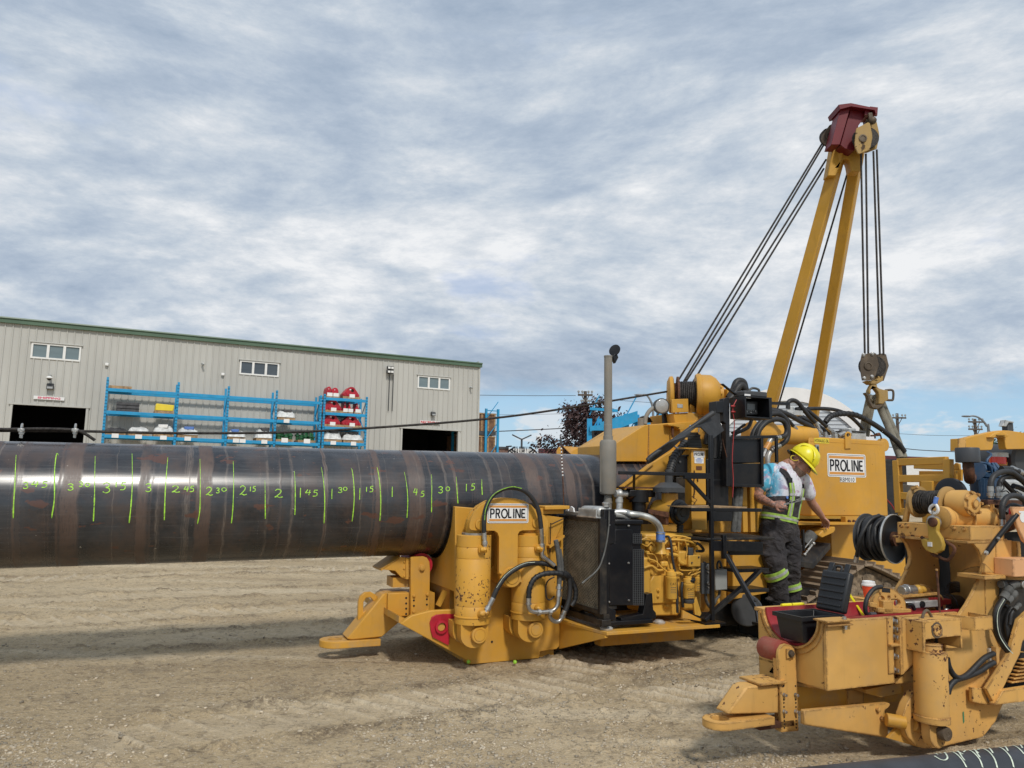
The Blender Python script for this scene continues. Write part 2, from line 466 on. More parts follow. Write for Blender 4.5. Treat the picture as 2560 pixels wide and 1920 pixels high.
M['plastic']=plain('black_moulded_plastic',(0.014,0.015,0.017),0.42,var=0.2,bump=0.1,bscale=200)
M['yellowplas']=plain('bright_yellow_plastic',(0.85,0.74,0.02),0.32,var=0.05)
M['cup']=plain('paper_cup_red',(0.78,0.085,0.03),0.55,var=0.12,scale=15)
M['wood']=plain('pallet_wood',(0.36,0.235,0.125),0.8,var=0.35,scale=9,bump=0.3)
M['darkwood']=plain('crate_plywood',(0.17,0.088,0.048),0.8,var=0.4,scale=4,bump=0.3)
M['wrap']=plain('plastic_wrap',(0.62,0.63,0.62),0.35,var=0.25,scale=5,bump=0.6,bscale=25)
M['wrapdark']=plain('dark_bundle',(0.06,0.06,0.065),0.5,var=0.4,scale=7,bump=0.5,bscale=30)
M['green']=plain('painted_green_parts',(0.02,0.12,0.045),0.5,var=0.35,scale=8)
M['trimgreen']=plain('fascia_green',(0.085,0.145,0.095),0.45,var=0.12,scale=0.6)
M['winframe']=plain('window_frame_white',(0.78,0.78,0.76),0.5,var=0.04)
M['dkinside']=plain('dark_interior_shade',(0.012,0.012,0.013),0.9,var=0.3)  # near-black colour stands in for shade inside bays, holes, slots and the passage
M['mud']=plain('dried_mud',(0.20,0.15,0.10),0.95,var=0.5,scale=16,bump=0.9,bscale=45)
M['trackpad']=paint('track_pad_steel',(0.28,0.21,0.145),0.8,0.9,rust=(0.07,0.045,0.03),dust=0.65,grime=0.3,chipscale=14)
def m_siding():
 m,k,b,co=mat_base('steel_siding')
 n=k.noise(k.scale(co,(1,1,0.25)),0.8,5,0.6)
 c=k.mix(k.ramp(n,0.3,0.75),(0.45,0.445,0.415),(0.515,0.51,0.475))
 st=k.noise(k.scale(co,(6,6,0.4)),1.3,5,0.7)
 c=k.mix(k.math('MULTIPLY',k.ramp(st,0.55,0.8),0.18),c,(0.30,0.28,0.235))
 k.set(b.inputs['Base Color'],c);b.inputs['Roughness'].default_value=0.45
 return m
M['siding']=m_siding()
def m_window(name,tint):
 m,k,b,co=mat_base(name)
 n=k.noise(k.scale(co,(0.4,0.4,3.0)),2.5,3,0.5)
 k.set(b.inputs['Base Color'],k.mix(n,tuple(c*0.7 for c in tint),tint))
 b.inputs['Roughness'].default_value=0.08;b.inputs['Specular IOR Level'].default_value=0.6
 return m
M['pane']=m_window('window_glass',(0.19,0.25,0.27))
M['panedk']=m_window('window_glass_dark',(0.085,0.105,0.125))
M['lens']=m_window('lamp_lens',(0.45,0.46,0.46))
def m_pipe():
 """mill-finish line pipe: blue-black scale, brown rings left by the roller, red-brown rust and scraped patches"""
 m,k,b,co=mat_base('line_pipe_steel')
 sx=k.node('ShaderNodeSeparateXYZ',{0:co});x=sx.outputs[0]
 ang=k.math('ARCTAN2',sx.outputs[1],sx.outputs[2])
 cy=k.node('ShaderNodeCombineXYZ',{0:x,1:k.math('MULTIPLY',ang,0.46),2:0.0}).outputs[0]
 base=k.mix(k.ramp(k.noise(cy,3.0,6,0.65),0.3,0.7),(0.012,0.014,0.019),(0.042,0.046,0.054))
 lng=k.noise(k.scale(cy,(1.2,26,1)),2.0,5,0.7)
 base=k.mix(k.math('MULTIPLY',k.ramp(lng,0.48,0.78),0.40),base,(0.105,0.108,0.112))
 brn=k.noise(k.scale(cy,(2.2,1.5,1)),1.4,5,0.7)
 base=k.mix(k.math('MULTIPLY',k.ramp(brn,0.42,0.68),0.55),base,(0.095,0.060,0.045))
 wob=k.math('ADD',x,k.math('MULTIPLY',k.noise(k.scale(cy,(0.6,2.2,1)),1.6,4,0.6),0.06))
 r1=k.node('ShaderNodeTexNoise',noise_dimensions='1D',ins={'W':wob,'Scale':3.6,'Detail':4.0,'Roughness':0.62}).outputs[0]
 tex=k.noise(k.scale(cy,(60,7,1)),2.0,4,0.7)
 ring=k.math('MULTIPLY',k.ramp(r1,0.525,0.60),k.ramp(tex,0.20,0.55))
 gir=k.ramp(k.noise(k.scale(cy,(2,1.6,1)),1.3,4,.6),.30,.52)
 base=k.mix(k.math('MULTIPLY',k.math('MULTIPLY',ring,gir),0.72),base,k.mix(k.noise(cy,9,4),(0.080,0.042,0.030),(0.160,0.108,0.084)))
 r2=k.node('ShaderNodeTexNoise',noise_dimensions='1D',ins={'W':k.math('ADD',wob,17.3),'Scale':11.0,'Detail':3.0,'Roughness':0.6}).outputs[0]
 base=k.mix(k.math('MULTIPLY',k.math('MULTIPLY',k.ramp(r2,0.62,0.70),k.ramp(tex,0.3,0.6)),k.math('MULTIPLY',gir,0.5)),base,(0.22,0.18,0.15))
 pat=k.noise(k.scale(cy,(2.6,5.2,1)),1.5,4,0.55)
 pm=k.math('MULTIPLY',k.ramp(pat,0.625,0.65),k.ramp(tex,0.15,0.4))
 base=k.mix(k.math('MULTIPLY',pm,0.85),base,(0.10,0.045,0.032))
 sp=k.ramp(k.noise(cy,34,2,0.5),0.755,0.78)
 base=k.mix(k.math('MULTIPLY',sp,0.7),base,(0.42,0.40,0.36))
 k.set(b.inputs['Base Color'],base)
 rg=k.math('ADD',0.17,k.math('ADD',k.math('MULTIPLY',ring,0.25),k.math('MULTIPLY',lng,0.16)))
 k.set(b.inputs['Roughness'],rg)
 b.inputs['Specular IOR Level'].default_value=0.7
 bp=k.node('ShaderNodeBump',{'Strength':0.10,'Distance':0.003,'Height':k.math('ADD',lng,ring)})
 k.l.new(bp.outputs[0],b.inputs['Normal'])
 return m
M['pipe']=m_pipe()
M['coat']=plain('fusion_coated_pipe',(0.040,0.044,0.052),0.50,var=0.30,scale=5,bump=0.12,bscale=200)
def m_ground():
 m,k,b,co=mat_base('yard_dirt')
 n1=k.noise(co,0.33,6,0.6);n2=k.noise(co,2.4,7,0.68);n3=k.noise(co,26,5,0.7)
 al=k.scale(co,(1,1,1))
 rot=k.node('ShaderNodeMapping');k.l.new(co,rot.inputs[0]);rot.inputs['Rotation'].default_value=(0,0,-R(20));rot.inputs['Scale'].default_value=(0.14,1.5,1)
 band=k.noise(rot.outputs[0],1.0,6,0.6)
 c=k.mix(k.ramp(n1,0.3,0.7),(0.44,0.338,0.205),(0.57,0.45,0.287))
 c=k.mix(k.math('MULTIPLY',k.ramp(band,0.51,0.66),0.8),c,(0.66,0.545,0.375))
 c=k.mix(k.math('MULTIPLY',k.ramp(band,0.46,0.36),0.45),c,(0.36,0.268,0.165))
 c=k.mix(k.math('MULTIPLY',k.ramp(n2,0.50,0.68),0.42),c,(0.215,0.17,0.12))
 c=k.mix(k.math('MULTIPLY',k.ramp(n3,0.52,0.64),0.55),c,(0.17,0.132,0.092))
 c=k.mix(k.math('MULTIPLY',k.ramp(k.noise(co,60,3,0.6),0.56,0.66),0.6),c,(0.66,0.58,0.46))
 at=lambda nm:k.node('ShaderNodeAttribute',attribute_name=nm).outputs['Fac']
 c=k.mix(k.math('MULTIPLY',k.math('MULTIPLY',at('packed'),k.ramp(n2,.30,.60)),0.55),c,(0.62,0.505,0.345))
 c=k.mix(k.math('MULTIPLY',at('cleat'),0.6),c,(0.70,0.60,0.45))
 cr=k.math('MULTIPLY',at('crumbled'),k.ramp(k.noise(co,34,5,.7),.36,.60))
 c=k.mix(k.math('MULTIPLY',cr,0.85),c,(0.13,0.098,0.066))
 c=k.mix(k.math('MULTIPLY',k.ramp(k.noise(co,9,7,.75),0.53,0.62),0.5),c,(0.19,0.145,0.098))
 c=k.mix(k.math('MULTIPLY',k.ramp(k.noise(co,150,3,.6),0.58,0.70),0.45),c,(0.13,0.102,0.075))
 k.set(b.inputs['Base Color'],c);b.inputs['Roughness'].default_value=0.95;b.inputs['Specular IOR Level'].default_value=0.15
 hg=k.math('ADD',k.math('MULTIPLY',n3,1.0),k.math('ADD',k.math('MULTIPLY',n2,1.6),k.math('MULTIPLY',k.noise(co,110,3,0.6),0.35)))
 bp=k.node('ShaderNodeBump',{'Strength':0.9,'Distance':0.03,'Height':hg})
 k.l.new(bp.outputs[0],b.inputs['Normal'])
 return m
M['ground']=m_ground()
M['stone']=plain('gravel_stone',(0.44,0.375,0.28),0.9,var=0.5,scale=3.5,bump=0.3)
# ------------------------------------------------------------------ ground
WF=Fr(0,0,0.0)
YAW=math.atan2(.402,.916)
F1=Fr(0,7.14,YAW)
def vnoise(x,y,seed):
 xi=np.floor(x).astype(np.int64);yi=np.floor(y).astype(np.int64);xf=x-xi;yf=y-yi
 def h(a,b):
  n=(a*374761393+b*668265263+seed*1442695041)&0x7fffffff
  n=((n^(n>>13))*1274126177)&0x7fffffff
  return((n^(n>>16))&0xffff)/65535.0
 u=xf*xf*(3-2*xf);v=yf*yf*(3-2*yf)
 return(h(xi,yi)*(1-u)+h(xi+1,yi)*u)*(1-v)+(h(xi,yi+1)*(1-u)+h(xi+1,yi+1)*u)*v
def fbm(x,y,seed,octv=4,gain=0.5):
 a,t,tot=1.0,0.0,0.0
 for i in range(octv):
  t=t+a*vnoise(x*2**i+13.7*i,y*2**i+5.1*i,seed+i);tot+=a;a*=gain
 return t/tot
TRACKS=[(2.65,0.26,-7.5,0.5,0.05,0.215,0.35),(4.1,0.28,-9,3,0.03,0.215,0.2),(6.3,0.3,-9,3,0.0,0.22,-0.2),(8.2,0.3,-9,5,0.0,0.22,-0.2),(1.25,0.26,-3.4,1.5,0.02,0.2,0.5),(-1.35,0.26,-3.3,0.2,0.10,0.205,0.55),(-0.95,0.30,-0.2,4.5,0.10,0.20,0.75),(-1.9,0.25,0.0,3.0,0.02,0.20,0.6)]
def gheight(X,Y,masks=False):
 lx=X*math.cos(YAW)+(Y-7.14)*math.sin(YAW);ly=-X*math.sin(YAW)+(Y-7.14)*math.cos(YAW)
 d=np.hypot(X,Y)
 far=np.clip((60-d)/40,0,1)
 z=0.05*(fbm(X*.45,Y*.45,3,3)-.5)+0.035*(fbm(lx*.5,ly*2.2,9,4)-.5)+0.020*(fbm(X*4,Y*4,21,4,.6)-.5)
 cl=fbm(X*11,Y*11,33,3,.6)
 bm=np.zeros_like(X);tm=np.zeros_like(X);cm=np.zeros_like(X)
 z=z+0.05*np.clip(cl-.58,0,1)*(0.4+1.8*np.clip(fbm(X*1.1,Y*1.1,41,2)-.42,0,1)*3)
 for c,hw,a,b,yw,pitch,lean in TRACKS:
  yy=ly-c-lx*yw+0.05*(fbm(lx*.6,lx*0+c,5,2)-.5)
  m=np.clip((hw-np.abs(yy))/0.05,0,1)*np.clip((lx-a)/.3,0,1)*np.clip((b-lx)/.3,0,1)
  fade=np.clip(fbm(X*.9,Y*.9,55+int(c*10),2)*2.4-.6,0,1)
  ph=(lx+yy*lean)/pitch
  fr=np.abs(ph-np.floor(ph)-.5)
  bars=np.clip((0.13-fr)/0.06,0,1)
  z=z*(1-.6*m)+m*fade*(bars*0.034-0.020)
  berm=np.exp(-((np.abs(yy)-hw-.10)/.085)**2)*np.clip((lx-a)/.5,0,1)*np.clip((b-lx)/.5,0,1)
  cm=np.maximum(cm,m*fade*bars);tm=np.maximum(tm,m);bm=np.maximum(bm,berm*np.clip(fbm(X*3,Y*3,77,3,.6)*2.6-.75,0,1))
  z=z+berm*0.11*np.clip(fbm(X*6,Y*6,71,3,.65)-.34,0,1)
 for c,am in((-3.35,.012),(-2.55,.015),(-3.0,.010)):
  z=z-am*np.exp(-((ly-c-.05*np.sin(lx*.7))/.11)**2)
 return(z*far,bm*far,tm*far,cm*far)if masks else z*far
def build_ground():
 ang=np.concatenate([np.linspace(-180,-44,40)[:-1],np.linspace(-44,44,860),np.linspace(44,180,40)[1:]])
 ang=np.radians(ang)
 rows=1.4*772/np.linspace(300,4.0,500)
 r=np.concatenate([[0.0,0.8,1.8,2.8],rows,[350,500,800,1500,3000]])
 A,Rr=np.meshgrid(ang,r)
 X=np.sin(A)*Rr;Y=np.cos(A)*Rr
 Zs,BM,TM,CM=gheight(X,Y,True);Zs[r>100]=0
 nv,nu=X.shape
 me=bpy.data.meshes.new('ground')
 me.vertices.add(nv*nu)
 me.vertices.foreach_set('co',np.stack([X,Y,Zs],-1).reshape(-1))
 i,j=np.meshgrid(np.arange(nv-1),np.arange(nu-1),indexing='ij')
 q=np.stack([i*nu+j,(i+1)*nu+j,(i+1)*nu+j+1,i*nu+j+1],-1).reshape(-1,4)[:,::-1]
 nq=len(q)
 me.loops.add(nq*4);me.loops.foreach_set('vertex_index',q.reshape(-1))
 me.polygons.add(nq);me.polygons.foreach_set('loop_start',np.arange(nq)*4)
 me.polygons.foreach_set('use_smooth',np.ones(nq,bool))
 me.update(calc_edges=True);me.validate()
 for nm,v in(('crumbled',BM),('packed',TM),('cleat',CM)):me.attributes.new(nm,'FLOAT','POINT').data.foreach_set('value',v.reshape(-1).astype(np.float32))
 me.materials.append(M['ground'])
 o=bpy.data.objects.new('ground',me);COL.objects.link(o);o['kind']='structure'
 return o
build_ground()
def build_gravel():
 rng=np.random.default_rng(5)
 n=64000
 an=np.radians(rng.uniform(-38,38,n));rr=1.4*772/rng.uniform(60,300,n)
 X=np.sin(an)*rr;Y=np.cos(an)*rr
 dn=fbm(X*.8,Y*.8,91,3,.6)
 keep=rng.random(n)<np.clip((dn-.44)*3.2,0.04,1)
 X,Y=X[keep],Y[keep];n=len(X)
 sz=np.clip(rng.lognormal(math.log(0.0048),.50,n),.0025,.013)
 Zg=gheight(X,Y)
 cube=np.array([(a,b,c)for c in(-1,1)for b in(-1,1)for a in(-1,1)],float)*.8
 P=cube[None]*rng.uniform(.55,1.15,(n,8,1))*np.stack([sz*rng.uniform(.8,1.5,n),sz*rng.uniform(.7,1.2,n),sz*rng.uniform(.45,.9,n)],-1)[:,None]
 th=rng.uniform(0,6.28,n);c,s=np.cos(th)[:,None],np.sin(th)[:,None]
 x,y=P[...,0]*c-P[...,1]*s,P[...,0]*s+P[...,1]*c
 P=np.stack([x+X[:,None],y+Y[:,None],P[...,2]+(Zg+sz*.25)[:,None]],-1)
 q=np.array([(0,2,3,1),(4,5,7,6),(0,1,5,4),(1,3,7,5),(3,2,6,7),(2,0,4,6)])
 f=(q[None]+(np.arange(n)*8)[:,None,None]).reshape(-1,4)
 me=bpy.data.meshes.new('gravel');me.vertices.add(n*8);me.vertices.foreach_set('co',P.reshape(-1))
 me.loops.add(len(f)*4);me.loops.foreach_set('vertex_index',f.reshape(-1))
 me.polygons.add(len(f));me.polygons.foreach_set('loop_start',np.arange(len(f))*4);me.update(calc_edges=True)
 me.materials.append(M['stone'])
 o=bpy.data.objects.new('gravel',me);COL.objects.link(o);o['kind']='stuff'
build_gravel()
# ------------------------------------------------------------------ warehouse
BF=Fr(0,46,R(27.1))
bt=thing('warehouse','long grey-beige ribbed steel warehouse with green eave strip and two open bays','warehouse',BF.O,BF.yaw)
XR=BF.at('G',2062,240,y=0).x
XL=BF.at('F',-30,300,y=0).x-3.0
ZT=(BF.at('F',0,70,y=0).z+BF.at('G',2060,235,y=0).z)/2
def rect(c,x0,y0,x1,y1,x2=None,y2=None):
 """(x0,z0,x1,z1) on the wall from its upper left and lower right picture corners"""
 a=BF.at(c,x0,y0,y=0);b=BF.at(c,x1,y1,y=0)
 return[a.x,b.z,b.x,a.z]
dz=BF.at('F',430,815,y=0).z
dL=[BF.at('F',112,800,y=0).x,-0.1,BF.at('F',745,832,y=0).x,dz]
dR=[BF.at('G',1402,757,y=0).x,-0.1,BF.at('G',1882,785,y=0).x,BF.at('G',1640,775,y=0).z]
wins=[rect('F',280,255,690,415),rect('F',2078,418,2460,0),rect('G',1538,318,1808,443)]
wins[1]=[BF.at('F',2078,418,y=0).x,BF.at('F',2072,535,y=0).z,BF.at('G',335,210,y=0).x,BF.at('F',2078,418,y=0).z]
zt=sum(w_[3]for w_ in wins)/3;zb=sum(w_[1]for w_ in wins)/3
for w_ in wins:w_[1],w_[3]=zb,zt
opens=[dL,dR]+wins
PITCH=0.305
npan=int((XR-XL)/PITCH)
for i in range(npan):
 x0=XR-(i+1)*PITCH;mb=MB()
 prof=[(0,0),(0.235,0),(0.25,-0.04),(0.29,-0.04),(PITCH,0)]
 xs=[x0+p[0]for p in prof]
 for(xa,ya),(xb,yb)in zip([(x0+p[0],p[1])for p in prof],[(x0+p[0],p[1])for p in prof][1:]):
  cuts=sorted({xa,xb}|{e for o_ in opens for e in(o_[0],o_[2])if xa<e<xb})
  for c0,c1 in zip(cuts,cuts[1:]):
   f0=ya+(yb-ya)*(c0-xa)/(xb-xa);f1=ya+(yb-ya)*(c1-xa)/(xb-xa);mid=(c0+c1)/2
   zs=[(0.0,ZT)]
   for o_ in opens:
    if o_[0]<mid<o_[2]:
     nz=[]
     for za,zb_ in zs:
      if o_[3]<=za or o_[1]>=zb_:nz.append((za,zb_));continue
      if o_[1]>za:nz.append((za,o_[1]))
      if o_[3]<zb_:nz.append((o_[3],zb_))
     zs=nz
   for za,zb_ in zs:
    mb.add([(c0,f0,za),(c1,f1,za),(c1,f1,zb_),(c0,f0,zb_)],[(0,1,2,3)])
 if mb.v:ob('siding_panel',mb,M['siding'],bt,ang=20)
E0=MB()
E0.box((XR-0.02,0.0,0),(XR+0.04,14,ZT+0.3));ob('end_wall',E0,M['siding'],bt)
ob('rear_wall',MB().box((XL,13.96,0),(XR-0.03,14.02,ZT)),M['siding'],bt)
tr=MB()
tr.plate_x([(-0.16,ZT-0.06),(0.02,ZT-0.06),(0.02,ZT+0.20),(-0.20,ZT+0.20),(-0.22,ZT+0.14),(-0.16,ZT+0.10)],XL,XR+0.16)
ob('eave_gutter',tr,M['trimgreen'],bt)
ob('roof',MB().plate_x([(-0.1,ZT+0.205),(7,ZT+0.42),(14.1,ZT+0.205),(14.1,ZT+0.15),(-0.1,ZT+0.15)],XL,XR+0.1),M['trimgreen'],bt)
ct=MB();ct.box((XR+0.0,-0.06,0),(XR+0.09,0.0,ZT-0.07));ob('corner_trim',ct,M['siding'],bt)
for(x0,z0,x1,z1),gl in zip(wins,('pane','panedk','pane')):
 fr=MB();t=0.055
 fr.plate([(x0-.02,z0-.02),(x1+.02,z0-.02),(x1+.02,z1+.02),(x0-.02,z1+.02)],-0.05,0.06,holes=[[(xa,z0+t),(xb,z0+t),(xb,z1-t),(xa,z1-t)]for xa,xb in[(x0+(x1-x0)*q/3+t,x0+(x1-x0)*(q+1)/3-t)for q in range(3)]])
 wo=ob('window',fr,M['winframe'],bt)
 for q in range(3):
  xa,xb=x0+(x1-x0)*q/3+t-.01,x0+(x1-x0)*(q+1)/3-t+.01
  ob('pane',MB().box((xa,0.012,z0+t-.01),(xb,0.024,z1-t+.01)),M[gl],wo)
 ob('window_hood',MB().plate_x([(-0.10,z1+0.05),(0.0,z1+0.09),(0.0,z1+0.03),(-0.10,z1+0.03)],x0-.08,x1+.08),M['siding'],bt)
for nm,(x0,z0,x1,z1)in(('bay_door',dL),('bay_door',dR)):
 fr=MB();t=0.10
 for a,b in(((x0-t,-.07,0),(x0,.12,z1)),((x1,-.07,0),(x1+t,.12,z1)),((x0-t-.06,-.09,z1),(x1+t+.06,.12,z1+.07))):fr.box(a,b)
 fo=ob('bay_door_frame',fr,M['siding'],bt)
 rm=MB();xe_=min(x1+2.5,XR-.15)
 for a,b in(((x0-2.5,7.5,0),(xe_,7.6,z1+.5)),((x0-2.6,.2,0),(x0-2.5,7.5,z1+.5)),((xe_,.2,0),(xe_+.1,7.5,z1+.5)),((x0-2.6,.2,z1+.5),(xe_+.1,7.6,z1+.6)),((x0-2.5,.2,z1+.09),(xe_,.26,z1+.5)),((x0-2.5,.2,0),(x0-t,.26,z1+.09)),((x1+t,.2,0),(xe_,.26,z1+.09)),((x0-2.5,.3,0.02),(xe_,7.5,0.03))):rm.box(a,b)
 ob('bay_interior',rm,M['dkinside'],bt)
def wall_sign(txt,c,x0,y0,x1,y1,label,mat,z_lift=0.0):
 a=BF.at(c,x0,y0,y=-.10);b=BF.at(c,x1,y1,y=-.10)
 wd,hh=b.x-a.x,a.z-b.z
 t=thing('wall_sign',label,'sign',BF.O,BF.yaw)
 ob('board',MB().box((a.x,-.10,b.z),(b.x,-.05,a.z)),M['white'],t)
 lettering('lettering',txt,1.0,mat,t,((a.x+b.x)/2,-.103,(a.z+b.z)/2),wid=wd*(.74 if txt=='SHIPPING' else.94),hgt=hh*(.66 if txt=='SHIPPING' else.74),bold=.04)
wall_sign('SHIPPING','F',291,722,555,766,'white SHIPPING sign with pink-red letters above the left bay door',M['signpink'])
wall_sign('RECEIVING','G',1556,694,1731,729,'white RECEIVING sign with bold red letters above the right bay door',M['signred'])
def wall_lamp(c,cx,cy,s,label):
 p=BF.at(c,cx,cy,y=-.15);t=thing('wall_light',label,'wall light',BF.O,BF.yaw)
 ob('housing',MB().plate_x([(-.04,p.z+s),(-.22,p.z+s*.6),(-.26,p.z-s),(-.04,p.z-s)],p.x-s,p.x+s),M['dkgrey'],t,bev=.015)
 ob('lens',MB().box((p.x-s*.8,-.275,p.z-s*.9),(p.x+s*.8,-.265,p.z-s*.25)),M['lens'],t)
wall_lamp('F',433,640,.14,'grey box light on the wall just above the SHIPPING sign')
wall_lamp('G',1670,636,.12,'dark box light on the wall just above the RECEIVING sign')
p=BF.at('F',430,565,y=-.2)
t=thing('dome_camera','round white dome camera on a bracket above the left bay door','camera',BF.O,BF.yaw)
ob('bracket',MB().bar((p.x,-.02,p.z+.1),(p.x,-.42,p.z+.06),.10,.08),M['grey'],t)
ob('dome_housing',MB().lathe((p.x,-.42,p.z-.08),(0,0,1),[(0,.13),(.03,.15),(.07,.13),(.11,.06),(.12,.02)],20),M['winframe'],t)
ob('dome',MB().ball((p.x,-.42,p.z-.07),(.10,.10,.10)),M['glassdark'],t)
for c,cx,cy,lb in(('F',923,453,'small white square sensor box on the wall above the left end of the rack'),('F',1925,538,'small white square sensor box on the wall left of the middle window')):
 p=BF.at(c,cx,cy,y=-.1)
 t=thing('sensor_box',lb,'sensor box',BF.O,BF.yaw)
 ob('box_body',MB().box((p.x-.075,-.14,p.z-.07),(p.x+.075,-.045,p.z+.07)),M['winframe'],t,bev=.02)
 ob('box_lid',MB().box((p.x-.055,-.155,p.z-.05),(p.x+.055,-.143,p.z+.05)),M['white'],t)
for c,cx,cy,lb in(('F',1750,460,'small bullet camera on the wall midway along the long blue rack'),('G',1993,420,'small bullet camera near the right corner of the warehouse')):
 p=BF.at(c,cx,cy,y=-.1)
 t=thing('bullet_camera',lb,'camera',BF.O,BF.yaw)
 ob('mount',MB().cyl((p.x,-.045,p.z+.08),(p.x,-.14,p.z+.08),.05),M['winframe'],t)
 ob('barrel',MB().cyl((p.x-.03,-.12,p.z+.08),(p.x+.03,-.28,p.z+.0),.045),M['grey'],t)
t=thing('flood_light','black two-lamp floodlight high on the wall with conduit running down below it','floodlight',BF.O,BF.yaw)
p=BF.at('G',1296,260,y=-.2)
for dzz in(.11,-.11):
 hd=ob('lamp_head',MB().box((p.x-.19,-.34,p.z+dzz-.095),(p.x+.19,-.16,p.z+dzz+.095)),M['dkgrey'],t,bev=.02)
 for dx in(-.09,.09):ob('lens',MB().box((p.x+dx-.07,-.36,p.z+dzz-.055),(p.x+dx+.07,-.345,p.z+dzz+.055)),M['winframe'],hd)
q0=BF.at('G',1270,610,y=-.1)
for dx in(-.02,.20):ob('conduit',MB().cyl((q0.x+dx+.1,-.085,q0.z),(q0.x+dx+.1,-.085,p.z-.2),.025,n=8),M['dkgrey'],t)
ob('bracket',MB().box((p.x-.06,-.16,p.z-.2),(p.x+.06,-.045,p.z+.2)),M['dkgrey'],t)
# ------------------------------------------------------------------ pallet racks along the wall
RY,RD=-1.5,1.1
def upright(t,x,ztop,y0=RY,dep=RD):
 for yy in(y0,y0+dep):
  u=MB();u.plate_z([(x-.05,yy-.035),(x+.05,yy-.035),(x+.05,yy+.035),(x-.05,yy+.035)],0,ztop)
  po=ob('post',u,M['rack'],t)
  if yy==y0:
   h=MB()
   for i in range(int(ztop/.15)):
    for sx in(-.024,.024):h.box((x+sx-.010,yy-.038,.1+i*.15),(x+sx+.010,yy-.0355,.16+i*.15))
   ob('slots',h,M['dkinside'],po,kind='stuff')
 b=MB();z=.3;k_=0
 while z+.9<ztop:
  ya,yb=(y0+.04,y0+dep-.04)if k_%2==0 else(y0+dep-.04,y0+.04)
  b.bar((x,ya,z),(x,yb,z+.9),.04,.03);z+=.9;k_+=1
 ob('brace',b,M['rack'],t)
def beam(t,x0,x1,z,y0=RY,dep=RD):
 for yy in(y0-.05,y0+dep+.05):
  ob('beam',MB().box((x0+.055,yy-.025,z-.075),(x1-.055,yy+.025,z+.075)),M['rack'],t,bev=.008)
rk=thing('pallet_rack','long blue pallet rack of four bays, mostly empty, against the warehouse wall','pallet rack',BF.O,BF.yaw)
px_=[BF.at('F',908,850,y=RY).x,BF.at('F',1528,850,y=RY).x,BF.at('F',1965,850,y=RY).x,BF.at('G',305,700,y=RY).x,BF.at('G',690,720,y=RY).x]
pz_=[BF.at('F',928,562,y=RY).z,BF.at('F',1545,607,y=RY).z,BF.at('F',1978,642,y=RY).z,BF.at('G',322,436,y=RY).z,BF.at('G',700,478,y=RY).z]
for x,z in zip(px_,pz_):upright(rk,x,z)
zb_=[BF.at('F',1230,690,y=RY).z,BF.at('F',1230,882,y=RY).z,BF.at('F',1230,1085,y=RY).z]
for i in range(4):
 for z in zb_:beam(rk,px_[i],px_[i+1],z)
rk2=thing('pallet_rack','tall single-bay blue pallet rack loaded with red castings','pallet rack',BF.O,BF.yaw)
qx=[BF.at('G',722,700,y=RY).x,BF.at('G',1088,700,y=RY).x]
upright(rk2,qx[0],BF.at('G',722,466,y=RY).z);upright(rk2,qx[1],BF.at('G',1098,492,y=RY).z)
zq=[BF.at('G',900,518,y=RY).z,BF.at('G',900,645,y=RY).z,BF.at('G',900,768,y=RY).z,BF.at('G',900,898,y=RY).z]
for z in zq:beam(rk2,qx[0],qx[1],z)
def pallet(x0,x1,z,label,mat=None,layers=1,y0=RY,group=None):
 t=thing('pallet',label,'pallet',BF.O,BF.yaw,group);mat=mat or M['wood']
 for l in range(layers):
  zz_=z+l*.15
  for yy in(y0,y0+.5,y0+1.0):ob('stringer',MB().box((x0,yy,zz_+.02),(x1,yy+.05,zz_+.11)),mat,t)
  for i in range(6):
   yy=y0+.02+i*.18;ob('deck_board',MB().box((x0-.01,yy,zz_+.112),(x1+.01,yy+.12,zz_+.132)),mat,t)
  for yy in(y0-.01,y0+.5,y0+1.0):ob('bottom_board',MB().box((x0-.012,yy,zz_),(x1+.012,yy+.09,zz_+.018)),mat,t)
 return t
def bx(c,cx,cy):return BF.at(c,cx,cy,y=RY).x
ztp=zb_[0]+.078;zmd=zb_[1]+.078;zlw=zb_[2]+.078
pallet(bx('F',935,650),bx('F',1137,650),ztp,'bare wooden pallet alone on the top beam of the long blue rack',M['wood'],1)
pallet(bx('F',1003,860),bx('F',1200,860),zmd,'stack of dark weathered pallets on the middle level of the long blue rack',M['wrapdark'],3)
yp=pallet(bx('F',1335,870),bx('F',1502,870),zmd,'pallet with yellow strapped goods on the middle level of the long blue rack',M['wood'],1)
yb_=MB();yb_.plate([(bx('F',1338,850),zmd+.135),(bx('F',1500,850),zmd+.135),(bx('F',1505,850),zmd+.42),(bx('F',1345,850),zmd+.46)],RY+.02,RY+.95)
tag(ob('strapped_bundle',yb_,M['sticky'],bev=.04),'flat yellow wrapped bundle on a pallet on the long blue rack','bundle').location=BF.O
bpy.data.objects['strapped_bundle'].rotation_euler=(0,0,BF.yaw)
